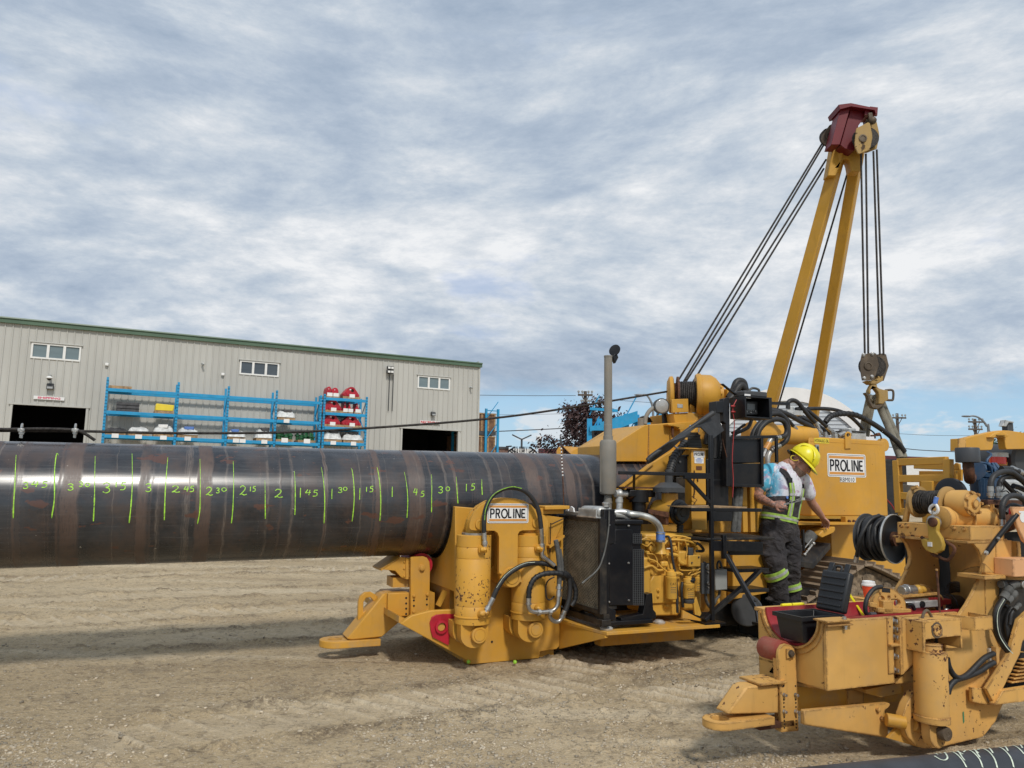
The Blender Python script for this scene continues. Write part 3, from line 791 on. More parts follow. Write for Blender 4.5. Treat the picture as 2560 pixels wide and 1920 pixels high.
def bundle(x0,x1,z,h,label,mats,seed,name='wrapped_bundle',cat='bundle'):
 """sheet-wrapped flat goods on a pallet: a slumped, creased top and a loose skirt"""
 rng=random.Random(seed);t=thing(name,label,cat,BF.O,BF.yaw)
 pm=MB()
 for yy in(RY,RY+.5,RY+.95):pm.box((x0,yy,z),(x1,yy+.06,z+.12))
 pm.box((x0-.01,RY-.01,z+.121),(x1+.01,RY+1.02,z+.14));ob('skid',pm,M['wood'],t)
 n,m=12,7;mb=MB();vs=[]
 for j in range(m+1):
  for i in range(n+1):
   u,v=i/n,j/m;e=min(u,1-u,v,1-v)
   hh=h*min(1,e*5)**.5*(0.72+.28*rng.random())if e>0 else 0.0
   vs.append((x0-.03+(x1-x0+.06)*u+rng.uniform(-.02,.02),RY-.03+1.06*v,z+.142+hh))
 mb.add(vs,[(j*(n+1)+i,j*(n+1)+i+1,(j+1)*(n+1)+i+1,(j+1)*(n+1)+i)for j in range(m)for i in range(n)])
 mb.add([(x0-.02,RY-.02,z+.141),(x1+.02,RY-.02,z+.141),(x1+.02,RY+1.02,z+.141),(x0-.02,RY+1.02,z+.141)],[(3,2,1,0)])
 ob('wrap',mb,mats[0],t,ang=55)
 if len(mats)>1:
  a=x0+(x1-x0)*rng.uniform(.2,.4);ob('top_sheet',MB().plate([(a,z+.14+h*.7),(a+(x1-x0)*.45,z+.14+h*.7),(a+(x1-x0)*.47,z+.14+h*1.12),(a-.03,z+.14+h*1.08)],RY+.1,RY+.9),mats[1],t,bev=.03)
 ob('tag',MB().box(((x0+x1)/2-.14,RY-.085,z-.14),((x0+x1)/2+.14,RY-.08,z+.05)),M['white'],t)
 return t
for c,a,b,h,mt,lb in[('F',905,1085,.22,[M['wrapdark']],'flat dark goods on a skid at the left end of the lowest rack level'),('F',1105,1290,.30,[M['wrap']],'white wrapped bundle second from left on the long rack\'s lowest level'),('F',1325,1500,.40,[M['wrap'],M['white']],'tall white wrapped bundle just left of the long rack\'s second post, lowest level'),('F',1535,1710,.36,[M['wrap'],M['signred']],'white wrapped bundle just right of the long rack\'s second post, lowest level'),('F',1970,2110,.34,[M['wrap'],M['siliconeblue']],'white wrapped bundle just right of the long rack\'s third post, lowest level'),('G',138,278,.48,[M['wrap'],M['wrapdark']],'silver wrapped bundle just left of the long rack\'s fourth post, lowest level'),('G',0,40,.3,[M['wrap']],'low pale wrapped bundle midway between the long rack\'s third and fourth posts')]:
 if mt[-1]is M['signred']:mt[-1]=M['siliconeblue']
 bundle(bx(c,a,1060 if c=='F' else 870),bx(c,b,1060 if c=='F' else 870),zlw,h,lb,mt,len(lb))
bundle(bx('G',325,690),bx('G',475,690),zmd,.36,'grey sheeted bundle alone on the middle level of the long rack\'s last bay',[M['wrap'],M['wrapdark']],3)
def green_parts(x0,x1,seed,label):
 rng=random.Random(seed);t=thing('green_parts',label,'machine parts',BF.O,BF.yaw)
 ob('skid',MB().box((x0,RY,zlw),(x1,RY+1,zlw+.12)),M['wood'],t)
 for i in range(7):
  x=x0+.08+(x1-x0-.16)*i/6;h=rng.uniform(.25,.5)
  ob('fitting',MB().lathe((x,RY+.3+rng.uniform(-.1,.3),zlw+.121),(0,0,1),[(0,.09),(h*.4,.09),(h*.42,.13),(h*.6,.13),(h*.62,.06),(h,.06)],10),M['green'],t)
 ob('tag',MB().box(((x0+x1)/2-.16,RY-.085,zlw-.04),((x0+x1)/2+.16,RY-.08,zlw+.18)),M['white'],t)
green_parts(bx('G',310,870),bx('G',455,870),1,'green machine fittings on a skid just right of the fourth post')
green_parts(bx('G',500,880),bx('G',650,880),2,'green machine fittings on a skid at the right end of the long rack')
def die(c,x0,x1,zt_,yb,label,style='wide'):
 """red bending die: arched saddle with a lifting hole and scalloped foot"""
 a=bx(c,x0,zt_);b=bx(c,x1,zt_);w_=b-a;cx=(a+b)/2
 t=thing('bending_die',label,'bending die',BF.O,BF.yaw,'red castings on the tall rack')
 h=style[1]
 if style[0]=='wide':
  pl=[(cx-w_*.50,0),(cx+w_*.50,0),(cx+w_*.50,h*.22),(cx+w_*.18,h*.93),(cx+w_*.08,h),(cx-w_*.06,h),(cx-w_*.16,h*.90),(cx-w_*.50,h*.26)]
  hole=[(p[0],p[1])for p in circ(cx+w_*.07,h*.62,h*.16,12)]
  mb=MB().plate([(p[0],p[1]+yb)for p in pl],RY+.1,RY+.75,holes=[[(p[0],p[1]+yb)for p in hole]])
 elif style[0]=='dome':
  pl=[(cx-w_/2,0),(cx+w_/2,0)]+[(cx+w_/2*math.cos(R(q)),h*.45+h*.55*math.sin(R(q)))for q in range(0,181,20)]
  mb=MB().plate([(p[0],p[1]+yb)for p in pl],RY+.1,RY+.8)
 else:
  pl=[(cx-w_*.5,0),(cx+w_*.5,0),(cx+w_*.4,h*.25),(cx+w_*.14,h*.55),(cx+w_*.09,h),(cx-w_*.09,h),(cx-w_*.14,h*.55),(cx-w_*.4,h*.25)]
  mb=MB().plate([(p[0],p[1]+yb)for p in pl],RY+.1,RY+.9)
 ob('casting',mb,M['shelfred'],t,bev=.03)
 rb=MB();nr=max(2,int(w_/.16))
 for i in range(nr):rb.box((a+w_*(i+.25)/nr,RY+.02,yb+.0),(a+w_*(i+.7)/nr,RY+.098,yb+h*.24))
 ob('foot_ribs',rb,M['shelfred'],t,bev=.02,kind='stuff')
 ob('skid',MB().box((a-.03,RY-.02,yb-.125),(b+.03,RY+.98,yb-.003)),M['wood'],t)
 ob('tag',MB().box((cx-.12,RY-.03,yb-.06),(cx+.16,RY-.025,yb+.12)),M['white'],t)
 ob('sticker',MB().box((cx-w_*.12,RY+.094,yb+h*.66),(cx-w_*.02,RY+.098,yb+h*.76)),M['white'],t)
z_=[z+.078+.126 for z in zq]
die('G',752,794,450,z_[0],'narrow red domed casting at the left end of the tall rack\'s top level',('dome',.46))
die('G',797,856,450,z_[0],'broader red domed casting second from left on the tall rack\'s top level',('dome',.42))
die('G',896,1036,460,z_[0],'wide arched red casting on the top level of the tall rack',('wide',.52))
die('G',728,884,570,z_[1],'wide arched red casting beside the pointed ones on the tall rack\'s second level',('wide',.55))
die('G',893,932,590,z_[1],'pointed red casting directly beside the wide arched one on the tall rack',('cone',.48))
die('G',930,972,590,z_[1],'middle one of three pointed red castings on the tall rack',('cone',.48))
die('G',992,1042,595,z_[1],'pointed red casting standing apart at the right end of the tall rack',('cone',.46))
die('G',722,872,700,z_[2],'wide arched red casting on the left of the tall rack\'s third level',('wide',.55))
die('G',882,1050,705,z_[2],'wide arched red casting on the right of the tall rack\'s third level',('wide',.52))
_z=zlw;zlw=zq[3]+.078
bundle(bx('G',728,850),bx('G',880,850),zlw,.46,'crumpled white wrapped bundle at the left on the tall rack\'s lowest level',[M['wrap'],M['wrapdark']],8)
bundle(bx('G',895,850),bx('G',1062,850),zlw,.40,'crumpled white wrapped bundle at the right on the tall rack\'s lowest level',[M['wrap'],M['wrapdark']],9)
# ------------------------------------------------------------------ crates on a rack past the warehouse corner
CF=Fr(0,46,R(27.1))
CYv=2.2
ck=thing('pallet_rack','narrow blue rack holding wooden crates past the right corner of the warehouse','pallet rack',CF.O,CF.yaw)
ca,cb=CF.at('H',160,1000,y=CYv).x,CF.at('H',298,1000,y=CYv).x
for xx,zz_ in((ca,CF.at('H',160,790,y=CYv).z),(cb,CF.at('H',302,798,y=CYv).z)):
 for yy in(CYv,):
  ob('post',MB().box((xx-.07,yy-.05,0),(xx+.07,yy+.05,zz_)),M['rack'],ck)
zt_=CF.at('H',230,815,y=CYv).z
br=MB();br.bar((ca,CYv,zt_),(cb,CYv,zt_),.05,.05)
for i in range(5):
 z0=.3+i*1.3;br.bar((ca,CYv+.02,z0),(cb,CYv+.02,z0+1.1),.04,.04)
ob('brace',br,M['rack'],ck)
zc=CF.at('H',230,1065,y=CYv).z
xo=ca-2.2
ob('shelf',MB().box((xo,CYv+.08,zc-.18),(cb-.08,CYv+1.2,zc+.06)),M['dkgrey'],ck)
ob('post',MB().box((xo-.07,CYv-.05,0),(xo+.07,CYv+.05,CF.at('H',130,825,y=CYv).z)),M['rack'],ck)
for zlo,ztop_,lb in((zc+.065,CF.at('H',230,855,y=CYv).z,'plywood crate with pale battens on the upper shelf of the narrow blue rack'),(0.0,CF.at('H',230,1118,y=CYv).z,'plywood crate with pale battens on the ground under the narrow blue rack')):
 t=thing('wooden_crate',lb,'crate',CF.O,CF.yaw,'wooden crates past the warehouse corner')
 ob('crate_body',MB().box((xo+.1,CYv+.12,zlo),(cb-.1,CYv+1.15,ztop_)),M['darkwood'],t)
 for i in range(7):
  x=xo+.12+(cb-xo-.34)*i/6
  ob('batten',MB().box((x,CYv+.085,zlo+.01),(x+.10,CYv+.118,ztop_-.02)),M['wood'],t)
 ob('lid_batten',MB().box((xo+.1,CYv+.075,ztop_-.02),(cb-.1,CYv+.116,ztop_+.06)),M['wood'],t)
 # ------------------------------------------------------------------ far side of the yard
def wat(c,x,y,Y):return WF.at(c,x,y,y=Y)
AY=70.0
pc=wat('N',1215,158,AY);pl_=wat('N',480,330,AY);pr_=wat('J',400,1100,AY)
acx=pc.x;hw=(pr_.x-acx)*1.04+1.6;hh=pc.z-0.2
at_=thing('arched_shelter','white fabric arched shelter with a pale ribbed end wall behind the crane','shelter',(acx,AY,0),R(-7))
def arch(r=1.0,n=40):return[(hw*r*math.cos(math.pi*i/n),hh*r*math.sin(math.pi*i/n)**.82)for i in range(n+1)]
a1=arch();a0=arch(.885)
M['membrane']=plain('white_membrane',(0.80,0.80,0.80),0.55,var=0.05,scale=.6,bump=.2,bscale=3)
M['girt']=plain('grey_girt',(0.24,0.26,0.29),.5)
M['endwall']=plain('pale_end_wall',(0.56,0.60,0.64),0.5,var=0.08,scale=.5)
mb=MB();n_=len(a1);nb=9
vs=[(x,d*2.2,z)for d in range(nb)for x,z in a1]
mb.add(vs,[(d*n_+i,d*n_+i+1,(d+1)*n_+i+1,(d+1)*n_+i)for d in range(nb-1)for i in range(n_-1)])
ob('membrane_roof',mb,M['membrane'],at_,ang=60)
mb=MB().plate(a1+a0[::-1],-.12,.05);ob('front_arch_band',mb,M['membrane'],at_)
mb=MB().plate(a0,.10,.2);ob('end_wall',mb,M['endwall'],at_)
for i in range(1,27):
 z=hh*.885*i/27;xw=hw*.885*math.sqrt(max(0,1-(i/27)**2.44))
 ob('wall_girt',MB().box((-xw,.06,z-.028),(xw,.098,z+.028)),M['girt'],at_)
Yb=78.0
t=thing('store_building','low white and maroon store with a black lettered supply sign, beyond the pipe','building',(wat('H',700,1300,Yb).x,Yb,0))
def lx(c,x,y,Y,o):q=wat(c,x,y,Y);return q.x-o.x,q.z
M['maroon']=plain('maroon_trim',(0.10,0.022,0.03),0.5,var=.15)
M['brick']=plain('brown_cladding',(0.17,0.10,0.08),0.7,var=.2)
o_=t.location
x0,z0=lx('H',300,1252,Yb,o_);x1,_=lx('H',425,1252,Yb,o_);x2,_=lx('H',735,1255,Yb,o_);x3,zr=lx('H',1010,1275,Yb,o_)
ob('brown_wall',MB().box((x0-3,.3,0),(x1+.05,10,z0)),M['brick'],t)
ob('white_wall',MB().box((x1+.06,.3,0),(x3+6,10,z0-.25)),M['white'],t)
sgn=ob('sign_board',MB().box((x1,0,.6),(x2,.28,z0+.05)),M['white'],t)
zs=lx('H',580,1283,Yb,o_)[1]
lettering('lettering','KASA SUPPLY LTD',1,M['decblk'],t,((x1+x2)/2,-.01,zs),wid=(x2-x1)*.74,hgt=1.0,bold=.03)
lg=MB()
for sx in(-1,1):
 cx=(x1+x2)/2+sx*(x2-x1)*.43
 for a,b in(((-.45,.45),(.1,.1)),((-.1,.5),(.5,.45)),((.1,.1),(-.35,-.45)),((.1,.1),(.45,-.4)),((-.5,-.1),(.0,.2))):
  lg.bar((cx+a[0]*sx,-.012,zs+a[1]),(cx+b[0]*sx,-.012,zs+b[1]),.14,.01,up=(0,1,0))
ob('logo',lg,M['decblk'],t)
ob('roof_edge',MB().box((x2+.3,.1,z0-.35),(x3+7,10.2,z0+.1)),M['maroon'],t)
ob('roof_edge',MB().box((x0-3.2,.2,z0+.002),(x1-.02,10.2,z0+.22)),M['dkgrey'],t)
ob('roof_vent',MB().lathe((lx('H',778,1240,Yb,o_)[0],1.5,z0-.2),(0,0,1),[(0,.2),(1.2,.2),(1.25,.32),(1.6,.32),(1.7,.05)],10),M['white'],t)
x9=lx('H',930,1300,Yb,o_)[0]
ob('maroon_wall',MB().box((x9,.15,0),(x9+7,.29,z0-.36)),M['maroon'],t)
Yb2=66.0
pa=wat('Y',225,790,Yb2);pb=wat('Y',890,835,Yb2)
t=thing('shed_building','white shed with a maroon roof line behind the yellow guard frame','building',(pa.x,Yb2,0))
ob('wall',MB().box((-6,0.2,0),(pb.x-pa.x,9,pb.z-.25)),M['white'],t)
ob('roof',MB().prism([(-6.3,pa.z),(pb.x-pa.x+.3,pb.z-.0),(pb.x-pa.x+.3,pb.z-.3),(-6.3,pa.z-.3)],lambda a,b,c:(a,c,b),0,9.3),M['maroon'],t)
RYb=47.0
t=thing('storage_rack','empty blue storage rack far off beyond the exhaust stack','storage rack',(wat('R',510,800,RYb).x,RYb,0))
o_=t.location
def post_at(cx,top,dep=0.0):
 x,z=lx('R',cx,top,RYb+dep,o_);ob('post',MB().box((x-.15,dep-.08,0),(x+.15,dep+.08,z)),M['rack'],t);return x
xs=[post_at(510,600),post_at(680,600),post_at(990,570),post_at(1147,515),post_at(1327,530),post_at(1710,490)]
z1=lx('R',600,770,RYb,o_)[1]
for xa,xb,za,hh_ in((xs[0],xs[1],z1,.2),(xs[1],xs[4],lx('R',900,760,RYb,o_)[1],.5),(xs[4],xs[5]+1,lx('R',1330,690,RYb,o_)[1],.28)):
 ob('beam',MB().prism([(xa,za-hh_),(xb,za-hh_+(.9 if xa==xs[1]else 0)),(xb,za+hh_+(.55 if xa==xs[1]else 0)),(xa,za+hh_*.6)],lambda a,b,c:(a,c,b),-.3,-.1),M['rack'],t)
br=MB()
for xa,xb in((xs[0],xs[1]),(xs[3],xs[4])):
 zt1=lx('R',1240,550,RYb,o_)[1]
 br.bar((xa,-.1,zt1-(2 if xa==xs[0]else 0)),(xb,-.1,zt1-(2 if xa==xs[0]else 0)-.1),.08,.08)
 for i in range(5):br.bar((xa,.0,.6+i*1.3),(xb,0,1.8+i*1.3),.07,.07)
ob('brace',br,M['rack'],t)
for cy in(1010,640):ob('beam',MB().bar((xs[0],-.12,lx('R',560,cy,RYb,o_)[1]if cy>700 else z1+1.2),(xs[2],-.12,lx('R',560,cy-60,RYb,o_)[1]if cy>700 else z1+1.1),.15,.16),M['rack'],t)
M['polewood']=plain('weathered_pole',(0.11,0.088,0.072),.9,var=.3)
M['lamppole']=plain('lamp_pole_grey',(0.20,0.21,0.22),.5,var=.1)
def utility_pole(c,cx,ytop,Y,arms,label,r=.17):
 p=wat(c,cx,ytop,Y);t=thing('utility_pole',label,'utility pole',(p.x,Y,0))
 ob('pole',MB().cyl((0,0,0),(0,0,p.z),r*1.15,r*.8,10),M['polewood'],t)
 for ya,xa,xb in arms:
  za=wat(c,cx,ya,Y).z;a=wat(c,xa,ya,Y).x-p.x;b=wat(c,xb,ya,Y).x-p.x
  ao=ob('crossarm',MB().bar((a,-.2,za),(b,-.2,za),.13,.15),M['polewood'],t)
  for q in(.05,.3,.72,.95):
   x=a+(b-a)*q
   ob('insulator',MB().lathe((x,-.2,za+.07),(0,0,1),[(0,.03),(.12,.03),(.13,.09),(.24,.09),(.30,.03)],8),M['grey'],ao)
  ob('arm_brace',MB().bar((a*.5,-.22,za),(0,-.14,za-.7),.06,.06).bar((b*.5,-.22,za),(0,-.14,za-.7),.06,.06),M['polewood'],t)
 return t,p
utility_pole('R',437,125,62,[(195,305,560),(352,360,510)],'wooden utility pole rising out of the dark red tree')
utility_pole('Y',363,195,75,[(262,285,480)],'wooden utility pole in front of the small white clouds, right of the slings')
utility_pole('Y',1495,275,75,[(322,1385,1603),(428,1388,1588)],'double-armed utility pole right behind the yellow arched beam')
def street_lamp(c,base,pts,Y,label):
 b=wat(c,*base,Y);t=thing('street_lamp',label,'street lamp',(b.x,Y,0))
 P_=[Vector((0,0,0))]+[wat(c,x,y,Y)-Vector((b.x,Y,0))for x,y in pts]
 ob('pole',MB().tube(P_,lambda q:.12-.06*q,8,5),M['lamppole'],t)
 e=P_[-1]
 ob('lamp_head',MB().ball((e.x-.25,e.y,e.z),(.45,.16,.09),10,6),M['lamppole'],t)
street_lamp('R',(1610,600),[(1610,600),(1600,400),(1560,280),(1510,205),(1460,183),(1420,190)],66,'curved-arm street lamp against the sky left of the yellow winch')
street_lamp('Y',(1697,460),[(1697,460),(1670,380),(1610,300),(1540,250),(1470,232),(1415,238)],66,'curved-arm street lamp above the yellow arched beam')
p=wat('H',573,1135,80);t=thing('street_lamp','twin-headed lamp post standing above the supply sign','street lamp',(p.x,80,0))
ob('pole',MB().cyl((0,0,0),(0,0,p.z),.13,.10,8),M['dkgrey'],t)
for sx in(-1,1):ob('lamp_head',MB().bar((0,0,p.z-.1),(sx*1.0,0,p.z+.38),.35,.12),M['dkgrey'],t)
def wire(pts,r,label):
 P_=[wat(c,x,y,Y)for c,x,y,Y in pts];t=P_[0]
 o=ob('overhead_wire',MB().tube([q-t for q in P_],r,5,5),M['dkgrey'])
 o.location=t;tag(o,label,'overhead wire')
wire([('H',-400,628,62),('H',600,641,62),('H',1195,640,61.8)],.022,'topmost thin wire running left from the pole by the dark red tree')
wire([('H',250,862,62),('H',700,858,62),('H',1290,842,62)],.014,'faint middle wire between the crate rack and the dark red tree')
wire([('H',60,1062,62),('H',700,1035,62),('H',1200,1010,62)],.040,'thick lower wire between the crate rack and the dark red tree')
wire([('H',1380,655,62),('H',1640,690,62),('H',2600,760,62)],.016,'thin wire running right from the pole by the dark red tree')
wire([('Y',60,690,75),('Y',310,688,75),('Y',700,728,75),('Y',1400,762,75)],.040,'dark sagging wire below the clouds behind the slings')
wire([('Y',380,490,75),('Y',900,515,75),('Y',1490,520,75)],.018,'thin wire strung between the two right-hand utility poles')
# ------------------------------------------------------------------ trees
def tree(label,loc,h,cr,n,leafmat,seed,name='tree',leaf=.32,base=.15,squash=1.0):
 rng=random.Random(seed);t=thing(name,label,'tree',loc)
 tk=MB().tube([(0,0,0),(.05,0,h*.3),(-.05,.05,h*.6),(0,0,h*.9)],lambda q:.22*(1-.8*q),8,4)
 limbs=[]
 for i in range(26):
  a=rng.uniform(0,6.28);z=h*rng.uniform(.15,.85);ln=cr*rng.uniform(.6,1.12)*(1-max(0,z/h-.5)*1.5)
  e=Vector((math.cos(a)*ln,math.sin(a)*ln,z+ln*rng.uniform(.35,.9)))
  if e.z>h:e.z=h*rng.uniform(.9,1.04)
  tk.tube([(0,0,z),(e.x*.5,e.y*.5,z+(e.z-z)*.35),e],lambda q:.06*(1-.8*q),5,3);limbs.append((z,e))
 ob('trunk',tk,M['polewood'],t)
 vs=[];fs=[]
 for i in range(n):
  if rng.random()<.62:
   z,e=rng.choice(limbs);q=rng.uniform(.35,1.03);c=Vector((e.x*q,e.y*q,z+(e.z-z)*q))+Vector((rng.gauss(0,.22),rng.gauss(0,.22),rng.gauss(0,.22)))*cr*.42
  else:
   zz_=rng.random()**.8;rad=cr*math.sqrt(rng.random())*(1-zz_)**.55*1.05;a=rng.uniform(0,6.28)
   c=Vector((math.cos(a)*rad,math.sin(a)*rad,h*base+h*(1-base)*zz_))
  s_=leaf*rng.uniform(.5,1.2);u=Vector((rng.gauss(0,1),rng.gauss(0,1),rng.gauss(0,1))).normalized();v=u.orthogonal().normalized();w_=u.cross(v)
  b=len(vs);vs+=[c+v*s_,c+w_*s_*.45+u*s_*.15,c-v*s_,c-w_*s_*.45];fs.append((b,b+1,b+2,b+3))
 o=ob('crown',MB().add(vs,fs),leafmat,t);o['kind']='stuff'
 return t
def leafm(name,a,b):
 m,k,bs,co=mat_base(name)
 k.set(bs.inputs['Base Color'],k.mix(k.ramp(k.noise(co,.9,4,.7),.35,.65),a,b));bs.inputs['Roughness'].default_value=.6
 bs.inputs['Subsurface Weight'].default_value=0.0
 return m
M['plum']=leafm('plum_leaves',(0.030,0.016,0.018),(0.085,0.045,0.042))
M['leafg']=leafm('green_leaves',(0.018,0.040,0.014),(0.050,0.095,0.030))
pt=wat('R',405,330,58)
tree('dark red-leaved tree in front of the utility pole beyond the pipe',(pt.x,58,0),pt.z,3.1,9500,M['plum'],4,leaf=.17,base=.06)
pt=wat('R',1040,790,56)
tree('small dark red bush behind the blue storage rack',(pt.x,56,0),pt.z,1.5,1500,M['plum'],14,leaf=.15,base=.05)
pt=wat('W',700,300,60)
tree('green tree seen through the arch of the yellow beam',(pt.x+.4,60,0),pt.z,2.6,5200,M['leafg'],6,leaf=.17,base=.05)
pt=wat('W',1030,160,64)
tree('green tree at the right edge behind the yellow arched beam',(pt.x+1.2,64,0),pt.z-.2,3.4,5600,M['leafg'],9,leaf=.18,base=.05)
# ------------------------------------------------------------------ the big pipe
PIPE_R=0.447
PT=math.atan(0.0125)
PO=F1.O+F1.u*0.0+Vector((0,0,1.2565))
pm=MB().lathe((-9.0,0,0),(1,0,0),[(0,PIPE_R-.013),(0,PIPE_R),(9,PIPE_R),(10.9,PIPE_R),(10.9,PIPE_R-.013),(0,PIPE_R-.013)],96,caps=False)
pipe=ob('steel_pipe',pm,M['pipe'])
pipe.location=PO;pipe.rotation_euler=Matrix.Rotation(YAW,3,'Z').to_4x4().to_3x3().to_euler()
pipe.rotation_euler=(Matrix.Rotation(YAW,3,'Z')@Matrix.Rotation(-PT,3,'Y')).to_euler()
tag(pipe,'large dark steel line pipe with lime marker lines, held in the bending machine','pipe')
PMX=(Matrix.Rotation(YAW,3,'Z')@Matrix.Rotation(-PT,3,'Y')).inverted()
def on_cyl(c,cx,cy,mx,org,rad,off=0.0):
 d=mx@sight(c,cx,cy);o=mx@(CAM-org)
 a=d.y**2+d.z**2;b=2*(o.y*d.y+o.z*d.z);cc=o.y**2+o.z**2-rad**2
 D=b*b-4*a*cc
 q=(-b-math.sqrt(max(0,D)))/(2*a)
 p=o+d*q
 n=Vector((0,p.y,p.z)).normalized()
 return Vector((p.x,0,0))+n*(rad+off)
def cyl_n(p):return Vector((0,p.y,p.z)).normalized()
def mark(parent,name,strokes,c,wd,mx,org,rad,mat,label=None,wf=None):
 mb=MB()
 for st in strokes:
  P_=catmull([on_cyl(c,x,y,mx,org,rad,.0012)for x,y in st],5)
  P_=[Vector((p.x,0,0))+cyl_n(p)*(rad+.0012)for p in P_]
  mb.strip(P_,wf or wd,cyl_n,.0008)
 o=ob(name,mb,mat,parent,label=label)
 return o
DIG={'0':[[(.5,1),(.12,.75),(.1,.3),(.5,0),(.9,.3),(.88,.75),(.5,1)]],'1':[[(.55,1),(.48,.5),(.45,0)]],'2':[[(.05,.8),(.35,1),(.75,.85),(.7,.55),(.3,.2),(.0,0),(.3,.08),(.6,-.04),(1,.05)]],'3':[[(.05,.85),(.45,1),(.8,.85),(.7,.6),(.35,.52),(.75,.42),(.8,.15),(.4,-.02),(.0,.1)]],'4':[[(.45,1),(.25,.7),(.05,.42),(.5,.45),(.98,.48)],[(.85,.95),(.75,.5),(.62,0)]],'5':[[(.95,1),(.5,.98),(.4,.98),(.28,.62),(.65,.62),(.85,.38),(.65,.05),(.05,.0)]]}
def number(txt,c,items):
 st=[]
 for ch,cx,cy,w_,h in items:
  for s_ in DIG[ch]:st.append([(cx+(u-.5)*w_,cy-(v-.5)*h)for u,v in s_])
 mark(pipe,'number_mark',st,c,.0062,PMX,PO,PIPE_R,M['lime'],label='lime marker number '+txt)
WL=lambda q:.0022+.0066*min(1,q*1.6)*(.75+.25*math.sin(q*23))
for c,pts in[('P',[(128,182),(118,400),(105,680)]),('P',[(462,186),(448,172),(432,300),(430,520),(408,680)]),('P',[(752,192),(748,420),(745,560),(738,705)]),('P',[(1043,172),(1045,400),(1035,580),(1020,718)]),('P',[(1326,200),(1315,330),(1305,480),(1298,695)]),('P',[(1579,215),(1582,460),(1578,620),(1560,725)]),('P',[(1842,232),(1845,450),(1838,620),(1828,720)]),('P',[(2092,382),(2095,560),(2096,685)]),('Z',[(736,1178),(738,1230),(737,1287)]),('Z',[(803,1168),(811,1230),(810,1308)]),('A',[(325,-30),(335,0),(350,200),(332,410)]),('A',[(538,-40),(548,0),(570,250),(562,405)]),('A',[(765,0),(793,200),(787,380)]),('A',[(990,20),(992,200),(990,335)]),('A',[(1195,40),(1202,150),(1210,270)]),('A',[(1408,60),(1408,120),(1412,190)])]:
 mark(pipe,'paint_mark',[pts],c,.012,PMX,PO,PIPE_R,M['lime'],wf=WL)
number('345','P',[('3',205,422,45,50),('4',277,412,60,45),('5',352,414,50,48)])
number('330','P',[('3',560,435,50,50),('3',640,412,34,40),('0',692,418,40,30)])
number('315','P',[('3',845,440,65,80),('1',918,415,24,42),('5',972,428,50,58)])
number('3','P',[('3',1175,440,52,62)])
number('245','P',[('2',1390,450,62,50),('4',1472,450,40,42),('5',1516,450,38,44)])
number('230','P',[('2',1655,467,55,62),('3',1722,462,28,40),('0',1770,455,40,30)])
number('215','P',[('2',1922,460,55,70),('1',1978,450,18,36),('5',2007,450,28,40)])
number('2','Z',[('2',697,1233,20,20)])
number('145','Z',[('1',751,1232,8,24),('4',770,1231,14,14),('5',788,1233,14,15)])
number('130','A',[('1',165,182,26,84),('3',235,150,36,42),('0',275,140,34,30)])
number('115','A',[('1',396,182,26,96),('1',452,145,18,40),('5',492,142,34,46)])
number('1','A',[('1',665,165,14,84)])
number('45','A',[('4',858,165,36,58),('5',916,182,34,46)])
number('30','A',[('3',1068,148,42,52),('0',1126,140,36,36)])
number('15','A',[('1',1280,130,14,60),('5',1334,124,38,52)])
# ------------------------------------------------------------------ foreground pipe lying on the dirt
FR=0.162
ga=WF.at('Z',1887,1920,z=2*FR-.01);gb=WF.at('Z',2560,1853,z=2*FR-.01)
fd=(Vector((gb.x,gb.y,0))-Vector((ga.x,ga.y,0)));fyaw=math.atan2(fd.y,fd.x);fn=Vector((-math.sin(fyaw),math.cos(fyaw),0))
fo=Vector((ga.x,ga.y,FR-.01))-fn*(FR*.42)
fp=ob('coated_pipe',MB().lathe((-.15,0,0),(1,0,0),[(0,FR-.01),(0,FR),(5,FR),(5,FR-.01),(0,FR-.01)],64,caps=False),M['coat'])
fp.location=fo;fp.rotation_euler=(0,0,fyaw)
tag(fp,'slimmer dark coated pipe with white chalk ticks lying in the bottom right corner','pipe')
FMX=Matrix.Rotation(fyaw,3,'Z').inverted()
for sts in([[(205,325),(290,350),(380,402)]],[[(300,315),(380,340),(455,380)]],[[(305,432),(420,500),(530,520),(585,470),(560,400),(505,340)]],[[(640,312),(800,410),(900,520),(985,670)]],[[(730,250),(800,330),(880,430),(950,525)],[(585,272),(720,295),(830,350),(915,395)],[(800,280),(900,285),(965,320),(925,350)]],[[(1005,285),(1150,370),(1270,510),(1330,675)]],[[(1080,220),(1160,300),(1220,380),(1275,460)],[(975,240),(1100,275),(1245,370)],[(1150,240),(1220,250),(1240,300),(1265,285),(1300,265)]],[[(1285,235),(1450,330),(1580,490),(1640,680)]],[[(1420,175),(1480,270),(1550,370)],[(1310,200),(1440,235)],[(1470,205),(1530,220),(1585,250)]],[[(1635,210),(1800,310),(1930,470),(1990,670)]],[[(1740,145),(1810,230),(1872,325)],[(1610,165),(1700,175),(1790,210)],[(1760,160),(1850,165),(1870,190)]],[[(1945,165),(2090,260),(2210,390)]],[[(2065,105),(2120,180),(2180,262)]]):
 mark(fp,'chalk_mark',sts,'a',.006,FMX,fo,FR,M['chalk'])
